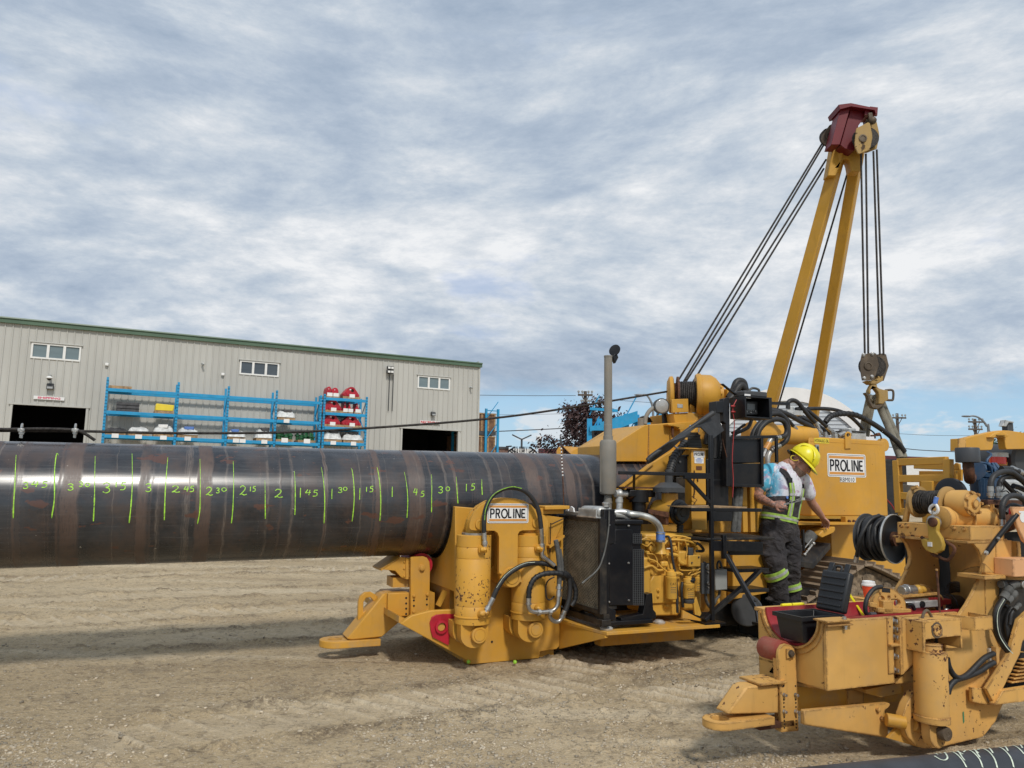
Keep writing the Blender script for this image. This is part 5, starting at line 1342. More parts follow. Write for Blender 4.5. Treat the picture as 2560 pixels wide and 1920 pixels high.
stk=part('exhaust_pipe',MB().lathe((sx_,EX,mz1+.05),(0,0,1),[(0,pr_1*1.05),(.10,pr_1*1.05),(.102,pr_1),(pz1-mz1-.065,pr_1),(pz1-mz1-.064,pr_1*1.06),(pz1-mz1-.05,pr_1*1.06),(pz1-mz1-.05,pr_1*.93),(pz1-mz1-.2,pr_1*.93)],36,caps=False),M['exh'])
cpn=pt('H',1632,118,EX);hg=pt('H',1650,200,EX)
part('rain_cap',MB().lathe((cpn.x+.012,EX,cpn.z),(-.82,-.5,.28),[(0,0),(0,.056),(.006,.056),(.012,.02),(.012,0)],24),M['black'],parent=stk)
part('cap_hinge',MB().plate(PX('H',[(1612,190),(1640,150),(1655,150),(1675,205),(1640,272),(1618,225)],EX),EX-.02,EX+.02),M['black'],.003,parent=stk)
part('exhaust_elbow',MB().tube([(sx_,EX,mz0-.10),(sx_,EX,mz0-.25),(sx_+.05,EX-.06,mz0-.40),(sx_+.35,EX-.12,mz0-.46)],pr_1*.95,18,5),M['exh'])
cy_=sy+.06
part('charge_air_pipe',MB().tube([pt('C',640,195,cy_+.1),pt('C',700,185,cy_+.08),pt('C',770,195,cy_+.05),pt('C',800,205,cy_+.02),pt('C',900,218,cy_),pt('C',985,245,cy_-.02),pt('C',1050,300,cy_-.03),pt('C',1074,370,cy_-.03),pt('C',1076,410,cy_-.03)],.0285,20,6),M['pipegal'])
part('pipe_branch',MB().tube([pt('C',655,205,cy_+.1),pt('C',740,215,cy_+.08),pt('C',765,250,cy_+.08)],.036,16,5),M['pipegal'])
q=pt('C',1074,370,cy_-.03);r_=pt('C',1074,460,cy_-.03)
cpl=part('silicone_coupler',MB().cyl(q,r_,.0375,n=24),M['siliconeblue'])
for t_ in(.12,.88):
 g=q.lerp(r_,t_);part('hose_clamp',MB().cyl(g-Vector((0,0,.006)),g+Vector((0,0,.006)),.0395,n=24),M['steel'],parent=cpl)
ty=-.62
part('return_tee',MB().tube([pt('V',1165,400,ty),pt('V',1400,400,ty)],.031,16,1,smooth=False).tube([pt('V',1245,400,ty),pt('V',1240,690,ty)],.029,16,1,smooth=False).cyl(pt('V',1240,500,ty),pt('V',1240,560,ty),.034).ball(pt('V',1250,400,ty),.04),M['alu'])
fb=pt('V',1600,400,ty)
fl=part('hydraulic_filter',MB().cyl(pt('V',1600,760,ty),pt('V',1600,470,ty),.062,n=24).cyl(pt('V',1600,560,ty),pt('V',1600,330,ty),.088,n=24),M['black'],.004)
part('filter_head',MB().box(pt('V',1440,460,ty-.06),pt('V',1750,330,ty+.08)),M['black'],.008,parent=fl)
part('filter_bracket',MB().box(pt('V',1340,300,ty-.07),pt('V',1755,278,ty+.08)),M['rust'],parent=fl)
part('filter_flange',MB().cyl(pt('V',1405,400,ty),pt('V',1475,400,ty),.052,n=16),M['rust'],parent=fl)
ay=-.78
ac1=pt('T',690,1385,ay-.10)
ac0=ac1+Vector((-.06,.28,.005))
axd=(ac1-ac0).normalized()
acr=.100
air=part('air_cleaner',MB().lathe(ac0,axd,[(0,.03),(.0,acr*.8),(.02,acr*.96),(.05,acr),(.24,acr),(.245,acr*1.05),(.262,acr*1.05)],36),Y_)
part('end_cap',MB().lathe(ac0+axd*.262,axd,[(0,acr*1.09),(.022,acr*1.09),(.026,acr*1.0),(.034,acr*1.0),(.036,acr*.86),(.062,acr*.84),(.064,acr*.70),(.060,acr*.40),(.066,acr*.36),(.066,0)],36),M['plastic'],parent=air)
for q in(.07,.15):
 part('strap_lug',MB().box(ac0+axd*q+Vector((-.016,-acr-.008,.01)),ac0+axd*q+Vector((.016,-acr+.03,.065))),M['black'],.002,parent=air)
 part('bolt',MB().bolt(ac0+axd*q+Vector((0,-acr-.008,.045)),(0,-1,0),.008,.010),M['steel'],parent=air)
br_=PX('T',[(95,1330),(455,1380),(460,1480),(105,1400)],ay-.12)
part('cleaner_bracket',MB().plate(br_,ay-.16,ay-.15).box((br_[2][0]-.03,ay-.15,br_[2][1]-.06),(br_[2][0],ay+.05,br_[1][1])),M['rust'],.002)
nk=pt('T',515,1170,ay+.02)
part('intake_neck',MB().cyl((nk.x,ay+.02,nk.z-.04),(nk.x,ay+.02,pt('T',520,1060,ay).z),.072,n=28),Y_,parent=air)
zc2=pt('T',520,1045,ay).z
part('intake_cap',MB().lathe((nk.x-.01,ay+.02,zc2),(0,0,1),[(0,.08),(.002,.140),(.042,.142),(.046,.132),(.085,.075),(.09,.035),(.12,.034),(.20,.034)],36),M['dkgrey'],parent=air)
part('outlet_boot',MB().cyl(pt('C',1255,300,ay-.02),pt('C',1250,420,ay-.02),.028,.024,n=18),M['rubber'],parent=air)
for cy in(318,345,365):g=pt('C',1254,cy,ay-.02);part('hose_clamp',MB().cyl(g-Vector((0,0,.006)),g+Vector((0,0,.006)),.031,n=18),M['dkgrey'],parent=air)
ih=hose('intake_hose',[pt('T',510,840,ay+.05),pt('T',508,720,ay+.1),pt('T',540,600,ay+.12),pt('T',590,440,ay+.15),pt('T',700,300,ay+.18),pt('T',800,180,ay+.2)],.036)
rb=MB();P_=catmull([pt('T',510,840,ay+.05),pt('T',508,720,ay+.1),pt('T',540,600,ay+.12),pt('T',590,440,ay+.15),pt('T',700,300,ay+.18),pt('T',800,180,ay+.2)],7)
for i in range(1,len(P_)-1,2):rb.cyl(P_[i]-(P_[i+1]-P_[i]).normalized()*.006,P_[i]+(P_[i+1]-P_[i]).normalized()*.006,.040,n=14)
part('hose_ribs',rb,M['rubber'],parent=ih)
# ---------------- diesel engine on the deck
EY=sy+.10
EYL=M['enginey']
rngE=random.Random(11)
def ep(x,y,d=0.0):return pt('C',x,y,EY+d)
def ebox(name,x0,y0,x1,y1,d0,d1,mat=None,bev=.006):
 a,b=ep(x0,y0,d0),ep(x1,y1,d0)
 return part(name,MB().box((a.x,EY+d0,b.z),(b.x,EY+d1,a.z)),mat or EYL,bev)
blk=ebox('engine_block',905,560,1260,1000,.06,.52,bev=.012)
ebox('cylinder_head',900,470,1390,562,.08,.50)
ebox('valve_cover',930,385,1380,472,.14,.46,bev=.02)
sm=PX('C',[(985,1000),(1270,985),(1262,1110),(1235,1138),(1005,1142),(990,1080)],EY+.05)
part('oil_sump',MB().plate(sm,EY+.05,EY+.45),EYL,.012)
ebox('block_rail',980,985,1275,1015,.03,.5)
ebox('front_cover',905,600,990,1000,.02,.12,bev=.02)
tw=PX('C',[(975,830),(1010,770),(1130,770),(1135,1000),(985,1000)],EY+.03);part('timing_cover',MB().plate(tw,EY+.03,EY+.07),EYL,.008)
ebox('flywheel_housing',1260,690,1460,1090,.12,.5,bev=.03)
ebox('fuel_pump',1240,545,1330,680,.02,.16,bev=.015)
ec=ebox('control_unit',1335,580,1448,690,-.01,.09,bev=.01)
for cx,cy in((1362,652),(1425,600)):g=ep(cx,cy,-.012);part('bolt',MB().bolt(g,(0,-1,0),.006,.010),M['dkgrey'],parent=ec)
ebox('connector_block',1335,515,1380,585,-.01,.06,M['dkgrey'])
ebox('oil_cooler',1085,640,1150,690,-.01,.08,bev=.012)
for i in range(7):
 x=935+i*62;ebox('injector_cover',x,440+rngE.uniform(-12,12),x+36,475+rngE.uniform(0,25),.02,.12,bev=.008)
inh=ep(1074,470,.0)
part('intake_elbow',MB().lathe(ep(1074,455,0),ep(1074,520,0)-ep(1074,455,0),[(0,.036),(.05,.036),(.075,.045),(.10,.055)],20).tube([ep(1074,500,.01),ep(1040,530,.03),ep(980,535,.06)],.03,12,4),EYL)
for cx,cy,r_ in((990,520,.026),(1130,455,.018),(1210,520,.022),(1170,430,.014),(1390,480,.018),(1020,650,.02),(1195,590,.024),(955,560,.015),(1400,520,.015),(1050,905,.014),(1048,960,.012),(1130,1055,.014),(950,680,.018),(1270,440,.02)):
 g=ep(cx,cy,.03);part('plug',MB().lathe(g+Vector((0,.05,0)),(0,-1,0),[(0,r_*1.1),(.04,r_*1.1),(.045,r_),(.06,r_),(.062,r_*.5),(.07,r_*.5)],14),EYL)
for pts,r_ in(([(900,440),(960,420),(1010,455),(1060,440)],.006),([(945,570),(1010,575),(1040,620),(1050,690)],.005),([(960,615),(1030,640),(1090,700),(1150,735),(1260,745)],.007),([(1100,580),(1180,575),(1235,590),(1250,640),(1280,660)],.015),([(1250,690),(1265,720),(1400,720),(1440,705)],.005),([(1330,760),(1370,720),(1395,680)],.005),([(1350,770),(1440,735),(1445,720)],.005),([(1180,745),(1220,750),(1275,760)],.010),([(1110,480),(1150,445),(1240,440),(1340,455),(1400,480)],.009),([(1240,460),(1242,560),(1245,680)],.006),([(1300,450),(1320,520),(1310,600)],.005),([(905,480),(950,500),(985,470),(1020,490)],.006),([(1190,500),(1180,560),(1150,600),(1160,690),(1180,740)],.006),([(920,700),(990,680),(1050,720),(1110,715)],.010),([(1150,420),(1200,405),(1280,410),(1350,430)],.008)):
 part('fuel_line',MB().tube([ep(x,y,-.005+.02*rngE.random())for x,y in pts],r_,8,5),EYL)
part('breather_hose',MB().tube([ep(1115,412,.05),ep(1150,415,.0),ep(1170,470,-.03),ep(1185,620,-.04),ep(1215,790,-.05),ep(1225,950,-.05),ep(1230,1112,-.05)],.0105,10,6),M['rubber'])
g=ep(1158,522,-.02);part('hose_clamp',MB().cyl(ep(1130,522,-.01),ep(1182,522,-.035),.006,n=8),M['steel'])
part('harness',MB().tube([ep(1275,830,-.02),ep(1268,900,-.03),ep(1272,980,-.03),ep(1280,1060,-.02)],.012,10,5),M['rubber'])
part('harness',MB().tube([ep(1405,470,.0),ep(1440,490,-.02),ep(1470,540,.0),ep(1400,545,.02)],.012,10,5),M['rubber'])
def canister(name,cx,top,bot,wpx,d,mat,txt=None,foot=None):
 a,b=ep(cx,top,d),ep(cx,bot,d);r_=(ep(cx+wpx/2,800,d).x-ep(cx-wpx/2,800,d).x)/2;L_=a.z-b.z
 o=part(name,MB().lathe((a.x,EY+d,b.z),(0,0,1),[(0,r_*.7),(.008,r_*.96),(.02,r_),(L_-.03,r_),(L_-.028,r_*1.03),(L_-.008,r_*1.03),(L_,r_*.8)],28),mat)
 if foot:part('drain_bowl',MB().lathe((a.x,EY+d,b.z-foot),(0,0,1),[(0,r_*.8),(.01,r_*.95),(foot-.001,r_*.95)],24),M['dkgrey'],parent=o)
 part('filter_base',MB().lathe((a.x,EY+d,a.z+.001),(0,0,1),[(0,r_*.95),(.03,r_*.9),(.035,r_*.6),(.05,r_*.6)],20),EYL,parent=o)
 if txt:
  lb=MB();z0,z1=(a.z+b.z)/2-L_*.02,(a.z+b.z)/2+L_*.0
  me=text_mesh('CAT',1.0);co=np.array([v.co[:]for v in me.vertices]);mn,mx=co.min(0),co.max(0)
  zz0=b.z+L_*txt;wd,hg=r_*1.15,r_*.42
  for v in me.vertices:
   u=(v.co.x-(mn[0]+mx[0])/2)/(mx[0]-mn[0])*wd/r_-.25;q=(v.co.y-mn[1])/(mx[1]-mn[1])*hg
   v.co=(a.x+math.sin(u)*(r_+.0008),EY+d-math.cos(u)*(r_+.0008),zz0+q)
  me.materials.append(M['decblk']);t=bpy.data.objects.new('lettering',me);COL.objects.link(t);t.parent=o
  ln=MB()
  for i in range(4):
   q=zz0-.02-i*.014;ln.add([(a.x+math.sin(u)*(r_+.0008),EY+d-math.cos(u)*(r_+.0008),q+dz_)for dz_ in(0,.004)for u in(-.7,-.3,.1,.35)],[(0,1,5,4),(1,2,6,5),(2,3,7,6)])
  part('small_print',ln,M['dkgrey'],parent=o)
 return o
canister('oil_filter',1172,770,990,86,-.03,EYL,.62)
canister('fuel_filter',1332,835,985,88,-.03,EYL,.55,.035)
canister('fuel_filter',1412,775,918,66,.05,EYL,.5)
part('filler_cap',MB().lathe(ep(1365,835,-.05),ep(1358,795,-.06)-ep(1365,835,-.05),[(0,.022),(.018,.024),(.02,.032),(.034,.032),(.04,.02)],16),M['plastic'])
part('belt_guard',MB().plate(PX('C',[(1378,1020),(1405,965),(1452,1120),(1440,1145),(1390,1130)],EY),EY,EY+.02),EYL,.003)
part('gauge_plate',MB().plate(PX('C',[(1455,655),(1535,655),(1535,940),(1455,940)],EY-.02),EY-.02,EY),M['dkgrey'],.002)
for cy,r_ in((690,.024),(735,.010),(840,.014),(875,.008)):g=ep(1508,cy,-.02);part('gauge',MB().lathe(g,(0,-1,0),[(0,r_),(.014,r_),(.016,r_*.85),(.012,r_*.8),(.012,0)],18),M['steel'])
part('junction_box',MB().plate(PX('C',[(1578,718),(1688,712),(1690,900),(1580,908)],EY+.1),EY+.1,EY+.17),M['grey'],.006)
part('conduit',MB().tube([ep(1600,715,.14),ep(1598,660,.14),ep(1620,640,.16),ep(1640,700,.16)],.010,8,5),M['sleeve'])
part('conduit',MB().tube([ep(1480,650,.02),ep(1465,700,0),ep(1490,800,.0),ep(1490,980,.02),ep(1530,1060,.05),ep(1560,1060,.06)],.014,8,5),M['sleeve'])
part('conduit',MB().tube([ep(1620,905,.16),ep(1610,960,.16),ep(1580,1000,.14),ep(1570,1040,.12)],.012,8,5),M['sleeve'])
part('rear_tank',MB().cyl(ep(1430,1000,.35),ep(1560,1000,.35),.10,n=24),Y_,.01)
# ---------------- rails, platform and steps in black tube
YP=dky+.06
BLK=M['black']
def bpt(c,x,y,d=0.0):return pt(c,x,y,YP+d)
part('rail_post',MB().bar(bpt('B',1536,765),bpt('C',1550,1185),.032,.032),BLK,.003)
part('hand_rail',MB().bar(bpt('B',690,1112),bpt('B',1535,1132),.030,.028),BLK,.003)
part('hand_rail',MB().bar(bpt('B',1290,1152),bpt('B',1535,1155),.030,.030),BLK,.003)
part('rail_stub',MB().bar(bpt('B',831,1120),bpt('B',828,1260,.2),.022,.022),BLK)
part('rail_brace',MB().bar(bpt('B',1310,1150),bpt('B',1540,1400),.028,.028),BLK,.003)
part('shelf_angle',MB().bar(bpt('B',1350,1452),bpt('B',2000,1458),.025,.030),BLK,.003)
sh=bpt('B',1360,1432);s2=bpt('B',1870,1436)
part('shelf_board',MB().box((sh.x,YP,sh.z-.004),(s2.x,YP+.45,sh.z+.008)),M['wood'])
pz=bpt('C',1550,440).z
part('platform_deck',MB().prism([(bpt('C',1500,430).x,YP+.0),(bpt('C',1550,430).x,YP-.02),(bpt('C',1990,420).x+.15,YP-.02),(bpt('C',1990,420).x+.25,YP+.6),(bpt('C',1500,410).x-.3,YP+.6)],lambda a,b,c:(a,b,c),pz-.004,pz+.014),M['blackdust'],.003)
part('platform_beam',MB().bar(bpt('C',1550,495),bpt('C',2010,505),.03,.085),BLK,.004)
part('platform_beam',MB().bar(bpt('C',1700,560,.2),bpt('C',2010,558,.2),.03,.04),BLK,.003)
part('platform_beam',MB().bar(bpt('C',1230,395,.62),bpt('C',1545,440,.05),.03,.05),BLK,.003)
part('rail_post',MB().bar(bpt('C',1655,395,-.02),bpt('C',1660,615,-.02),.036,.036),BLK,.003)
part('stair_stringer',MB().bar(bpt('C',1680,575,-.03),bpt('C',1975,1110,-.25),.05,.03),BLK,.003)
part('stair_stringer',MB().bar(bpt('C',1975,1090,-.25),bpt('C',1990,1200,-.28),.05,.03),BLK,.003)
part('step_leg',MB().bar(bpt('C',1470,1180,.0),bpt('C',1850,860,.15),.045,.03).bar(bpt('C',1850,860,.15),bpt('C',1990,720,.2),.045,.03),BLK,.003)
part('base_plate',MB().plate_z([(bpt('C',1455,1190).x,YP-.05),(bpt('C',1640,1185).x,YP-.05),(bpt('C',1640,1185).x,YP+.15),(bpt('C',1455,1190).x,YP+.15)],.301,.313),BLK)
for cy,dd in((710,.25),(900,.3)):
 a=bpt('C',1760,cy,dd);b=bpt('C',2060,cy-10,dd)
 part('step_tread',MB().box((a.x,a.y-.02,a.z-.03),(b.x,a.y+.22,a.z)),BLK,.003)
g=bpt('C',1945,995,-.27);part('pivot_bolt',MB().bolt(g,(0,-1,0),.014,.02),M['dkgrey'])
# ---------------- main frame (stiffback) behind the cabinets
part('hood_slope',MB().plate(PX('B',[(640,855),(930,673),(965,673),(965,1010),(640,1010)],-.30),-.30,.40),M['yel'],.006)
part('hood_box',MB().plate(PX('B',[(967,668),(1215,650),(1430,640),(1560,700),(1560,1060),(967,1010)],-.28),-.28,.45),M['yel'],.006)
part('weld_seam',MB().bar(pt('B',966,672,-.302),pt('B',958,960,-.302),.012,.008),M['yel2'])
part('strut_bar',MB().bar(pt('B',1182,680,-.33),pt('B',1186,790,-.33),.018,.018),M['rust'])
part('side_bracket',MB().plate(PX('B',[(1125,665),(1280,665),(1280,715),(1240,720),(1200,690),(1130,678)],-.33),-.36,-.281),Y_,.003)
slp=[(1195,905),(1200,1110),(1000,1330),(930,1490),(650,1490),(655,1290),(880,1110),(1000,1020)]
part('frame_slope',MB().plate(PX('B',slp,-.50),-.50,-.455),Y_,.006)
part('frame_lip',MB().bar(pt('B',1000,1020,-.505),pt('B',660,1285,-.505),.05,.020),M['yeldust'],.003)
part('frame_body',MB().plate(PX('B',[(1000,1060),(1420,800),(1900,800),(2010,1250),(2010,1659),(900,1659),(900,1340)],-.40),-.40,.50),M['yeldust'],.006)
part('lower_frame',MB().plate(PX('C',[(1110,330),(1990,330),(2000,1000),(1500,1050),(1110,900)],-.36),-.36,.5),M['yeldust'],.006)
for cx in(1830,1900):part('frame_web',MB().bar(pt('B',cx,1230,-.44),pt('B',cx+10,1659,-.44),.06,.06),Y_,.004)
part('lower_web',MB().plate(PX('C',[(1740,580),(2010,520),(2060,860),(2060,930),(1740,990)],-.46),-.46,-.38),Y_,.006)
part('hydraulic_motor',MB().lathe(pt('N',1060,620,-.15),(0,1,0),[(0,.12),(.02,.15),(.3,.15)],28),Y_)
part('main_cylinder',MB().cyl(pt('N',870,610,-.05),pt('N',1440,620,-.05),.105,n=36),Y_,.01)
part('cylinder_flange',MB().cyl(pt('N',860,610,-.05),pt('N',900,610,-.05),.13,n=36),Y_,.006)
part('lug',MB().plate(PX('N',[(880,600),(895,500),(915,480),(935,500),(950,600)],-.26),-.26,-.22),Y_,.003)
# ---------------- black cabinets
CB=-.60
def cab(name,c,pts,y,t,mat=BLK,bev=.006,**kw):return plate1(name,c,pts,y,t,mat,bev,**kw)
cb1=cab('black_cabinet','B',[(1208,955),(1360,950),(1360,1110),(1208,1112)],CB,.2)
for cx in(1250,1335):g=pt('B',cx,1015,CB);part('knob',MB().lathe((g.x,CB,g.z),(0,-1,0),[(0,.012),(.012,.012),(.014,.009),(.016,0)],12),M['dkgrey'],parent=cb1)
part('cabinet_lip',MB().bar(pt('B',1205,957,CB-.01),pt('B',1362,952,CB-.01),.02,.014),BLK,parent=cb1)
cab('black_cabinet','B',[(1222,1150),(1365,1150),(1365,1440),(1222,1440)],CB+.04,.2,M['blackdust'])
cab('black_cabinet','B',[(1498,985),(1700,985),(1703,1425),(1505,1425)],CB,.25,M['black'])
part('panel_seam',MB().bar(pt('B',1500,1180,CB-.002),pt('B',1700,1178,CB-.002),.004,.004),M['dkgrey'])
yc=cab('yellow_cabinet','B',[(1358,897),(1488,897),(1495,1412),(1362,1412)],CB-.06,.2,M['yel'])
part('cabinet_top',MB().bar(pt('B',1245,885,CB-.07),pt('B',1500,895,CB-.07),.04,.010),M['yeldust'])
q0,q1=pt('B',1378,970,CB-.061),pt('B',1478,916,CB-.061);proline(q0.x,q0.z,q1.x,q1.z,CB-.0605,yc,bars=False)
q0,q1=pt('B',1387,1025,CB-.061),pt('B',1470,972,CB-.061)
lb=part('label_plate',MB().box((q0.x,CB-.063,q0.z),(q1.x,CB-.0605,q1.z)),M['white'],parent=yc)
lnm=MB()
for i,(a,b,h_)in enumerate(((.3,.7,.006),(.12,.88,.003),(.12,.88,.003),(.15,.85,.003),(.2,.8,.003))):
 z=q1.z-(q1.z-q0.z)*(.22+i*.15);lnm.box((q0.x+(q1.x-q0.x)*a,CB-.0642,z-h_/2),(q0.x+(q1.x-q0.x)*b,CB-.0636,z+h_/2))
part('small_print',lnm,M['siliconeblue'],parent=lb)
q0,q1=pt('B',1403,1085,CB-.061),pt('B',1453,1053,CB-.061);part('rusty_plate',MB().box((q0.x,CB-.066,q0.z),(q1.x,CB-.0605,q1.z)),M['rust'],parent=yc)
chn=MB()
for x0,ya,yb in((1385,1100,1350),(1415,1165,1205)):
 n_=int((yb-ya)/11)
 for i in range(n_):
  g=pt('B',x0+4*math.sin(i*.5),ya+i*11,CB-.068)
  chn.tube([(g.x+.006*math.cos(R(q))*(1 if i%2 else.3),g.y+.006*math.cos(R(q))*(.3 if i%2 else 1),g.z+.011*math.sin(R(q)))for q in range(0,360,60)],.0022,5,2,closed=True)
part('chain',chn,M['rust'],parent=yc)
part('wire_handle',MB().tube([pt('B',1365,1330,CB-.07),pt('B',1375,1340,CB-.09),pt('B',1410,1362,CB-.09),pt('B',1375,1410,CB-.08)],.004,6,2,smooth=False),M['rust'],parent=yc)
part('yellow_column',MB().plate(PX('B',[(1360,1470),(1500,1470),(1500,1640),(1365,1640)],CB),CB,CB+.15),Y_,.004)
cab('black_panel','B',[(1560,1470),(1740,1460),(1740,1560),(1565,1560)],CB,.1)
c2=-.66
fr=MB()
for a,b in(((1712,792),(1712,1240)),((2005,785),(2010,1240)),((1700,792),(2140,780)),((1706,1226),(2010,1236)),((2140,780),(2145,1020))):
 fr.bar(pt('B',*a,c2),pt('B',*b,c2),.022,.030)
part('panel_frame',fr,BLK,.003)
pn_=cab('black_panel','B',[(1722,805),(1998,800),(2000,1020),(1724,1022)],c2+.02,.22)
cab('black_panel','B',[(1724,1030),(2000,1028),(2004,1222),(1726,1222)],c2+.015,.22)
for a,b in((1755,1775),(1850,1885),(1895,1960)):q0,q1=pt('B',a,800,c2+.018),pt('B',b,792,c2+.018);part('torn_label',MB().box((q0.x,q0.y-.002,q0.z),(q1.x,q0.y,q1.z)),M['white'],parent=pn_)
for pts,r_ in(([(1780,1250),(1770,1400),(1745,1659)],.026),([(1810,1250),(1800,1400),(1785,1659)],.030),([(1745,1240),(1745,1320),(1740,1420)],.010)):
 hose('hydraulic_hose',[pt('B',x,y,CB+.04)for x,y in pts],r_,M['sleeve']if r_>.02 else M['rubber'])
for i,pts in enumerate(([(1555,620),(1570,720),(1575,850),(1570,980)],[(1600,640),(1605,740),(1600,860),(1590,985)],[(1640,690),(1640,790),(1625,900),(1605,985)],[(1350,740),(1330,850),(1290,930),(1240,950)],[(1420,760),(1400,830),(1290,900),(1250,945)],[(1490,850),(1500,780),(1520,720),(1560,640)])):
 h_=hose('hydraulic_hose',[pt('B',x,y,CB+.06+.02*i)for x,y in pts],.024+.002*(i%2))
 if i in(2,3):
  rb=MB();P_=catmull([pt('B',x,y,CB+.06+.02*i)for x,y in pts],7)
  for j in range(1,len(P_)-1,2):rb.cyl(P_[j]-(P_[j+1]-P_[j]).normalized()*.006,P_[j]+(P_[j+1]-P_[j]).normalized()*.006,.0295,n=12)
  part('hose_ribs',rb,M['rubber'],parent=h_)
vs_=pt('B',1375,880,CB)
part('valve_bank',MB().plate(PX('B',[(1315,885),(1330,770),(1350,740),(1420,740),(1445,800),(1455,885)],CB),CB,CB+.12),M['blackdust'],.003)
ff=MB()
for i in range(8):a,b=pt('B',1322+i*1.5,870-i*14,CB-.004),pt('B',1452-i*3,870-i*14,CB-.004);ff.bar(a,b,.012,.008)
part('valve_fins',ff,M['dkgrey'])
for cx,cy in((1345,737),(1385,745),(1425,740)):g=pt('B',cx,cy,CB+.03);part('lever',MB().cyl(g,g+Vector((.006,0,.05)),.006,n=8).ball(g+Vector((.006,0,.055)),.013,10,6),M['steel'])
part('yellow_arm',MB().bar(pt('B',1240,885,CB+.02),pt('B',1410,700,CB+.02),.03,.02),Y_,.003)
part('curved_strap',MB().tube([pt('B',1165,855,CB-.05),pt('B',1190,860,CB-.06),pt('B',1230,885,CB-.06),pt('B',1330,890,CB-.06)],.008,8,4),M['steel'])
fl=[(1585,535),(1530,570),(1150,835),(1060,895),(980,960),(950,995),(965,1030),(1000,1012),(1160,905),(1300,780),(1395,695),(1445,690),(1500,745),(1555,800),(1660,722),(1625,650),(1620,560)]
vsf=[];yv=lambda x,y:-.72-.10*math.sin((x-950)/700*math.pi)+.05*math.cos((y-500)/90)
n_=len(fl);mbf=MB()
tris=tessellate_polygon([[Vector((x,-y,0))for x,y in fl]])
fv=[pt('B',x,y,yv(x,y))for x,y in fl];bv_=[p+Vector((.004,.018,-.004))for p in fv]
mbf.add(fv+bv_,[t for t in tris]+[tuple(i+n_ for i in reversed(t))for t in tris]+[(i,(i+1)%n_,n_+(i+1)%n_,n_+i)for i in range(n_)])
M['flap']=plain('worn_rubber_sheet',(0.030,0.031,0.033),.55,var=.35,scale=8,bump=.3,bscale=40)
flap=part('rubber_flap',mbf,M['flap'],ang=25)
part('flap_roll',MB().tube([pt('B',955,1000,-.74),pt('B',1000,955,-.75),pt('B',1150,850,-.78),pt('B',1400,670,-.80),pt('B',1560,560,-.80)],.022,10,5),M['flap'],parent=flap)
cpx=-.70
part('control_post',MB().plate(PX('B',[(1652,430),(1690,420),(1712,430),(1712,1240),(1680,1240),(1675,660),(1652,640)],cpx),cpx,cpx+.06),BLK,.004)
part('post_cap',MB().plate(PX('B',[(1580,455),(1650,450),(1650,560),(1580,565)],cpx),cpx-.01,cpx+.10),BLK,.006)
bx0,bx1=pt('B',1778,612,cpx),pt('B',2020,432,cpx)
bxz=MB();w_=.014
for a,b in(((bx0.x,cpx-.12,bx0.z),(bx0.x+w_,cpx+.10,bx1.z)),((bx1.x-w_*2.5,cpx-.12,bx0.z),(bx1.x,cpx+.10,bx1.z)),((bx0.x+w_,cpx-.12,bx1.z-w_),(bx1.x-w_*2.5,cpx+.10,bx1.z)),((bx0.x+w_,cpx-.12,bx0.z),(bx1.x-w_*2.5,cpx+.10,bx0.z+w_)),((bx0.x+w_,cpx+.08,bx0.z+w_),(bx1.x-w_*2.5,cpx+.10,bx1.z-w_))):bxz.box(a,b)
cbx=part('control_box',bxz,BLK,.003)
fpl=cab('control_face','B',[(1792,455),(1972,455),(1972,578),(1792,578)],cpx-.01,.06,M['plastic'],parent=cbx)
q0,q1=pt('B',1872,530,cpx-.012),pt('B',1942,480,cpx-.012);part('display',MB().box((q0.x,cpx-.014,q0.z),(q1.x,cpx-.0105,q1.z)),M['screen'],parent=cbx)
for cx,cy,r_ in((1815,545,.011),(1832,540,.009),(1815,500,.008),(1868,545,.005),(1885,540,.004),(1905,541,.004),(1925,540,.004),(1948,545,.006),(1905,558,.006),(1868,555,.004),(1948,555,.004)):
 g=pt('B',cx,cy,cpx-.011);part('button',MB().lathe((g.x,cpx-.0105,g.z),(0,-1,0),[(0,r_),(.006,r_),(.008,r_*.7),(.008,0)],10),M['steel'],parent=cbx)
bt_=part('battery',MB().box((pt('B',1785,425,cpx).x,cpx-.10,bx1.z+.002),(pt('B',1992,425,cpx).x,cpx+.06,pt('B',1900,372,cpx).z)),M['dkgrey'],.01)
q0,q1=pt('B',1848,424,cpx-.10),pt('B',1902,390,cpx-.10);part('label',MB().box((q0.x,cpx-.1025,q0.z),(q1.x,cpx-.1005,q1.z)),M['white'],parent=bt_)
part('battery_cable',MB().tube([pt('B',1890,372,cpx),pt('B',1900,345,cpx),pt('B',1930,333,cpx),pt('B',1975,345,cpx),pt('B',1985,372,cpx)],.012,8,5),M['sleeve'])
M['redwire']=plain('red_wire',(.35,.03,.03),.5)
part('red_wire',MB().tube([pt('B',1775,440,cpx-.02),pt('B',1745,500,cpx-.02),pt('B',1742,560,cpx-.02),pt('B',1755,660,cpx-.02),pt('B',1745,800,cpx-.02),pt('B',1735,1000,cpx-.02),pt('B',1745,1180,cpx-.02),pt('B',1738,1340,cpx-.02)],.0045,6,6),M['redwire'])
for cx,cy in((1742,500),(1745,552)):part('clip',MB().ball(pt('B',cx,cy,cpx-.025),(.028,.015,.012),8,6),M['redwire'])
part('copper_wire',MB().tube([pt('B',1645,800,-.72),pt('B',1660,870,-.72),pt('B',1685,970,-.72)],.004,6,4),M['rust'])
part('mirror_arm',MB().bar(pt('B',1640,295,cpx),pt('B',1765,395,cpx+.02),.03,.012),BLK,.003)
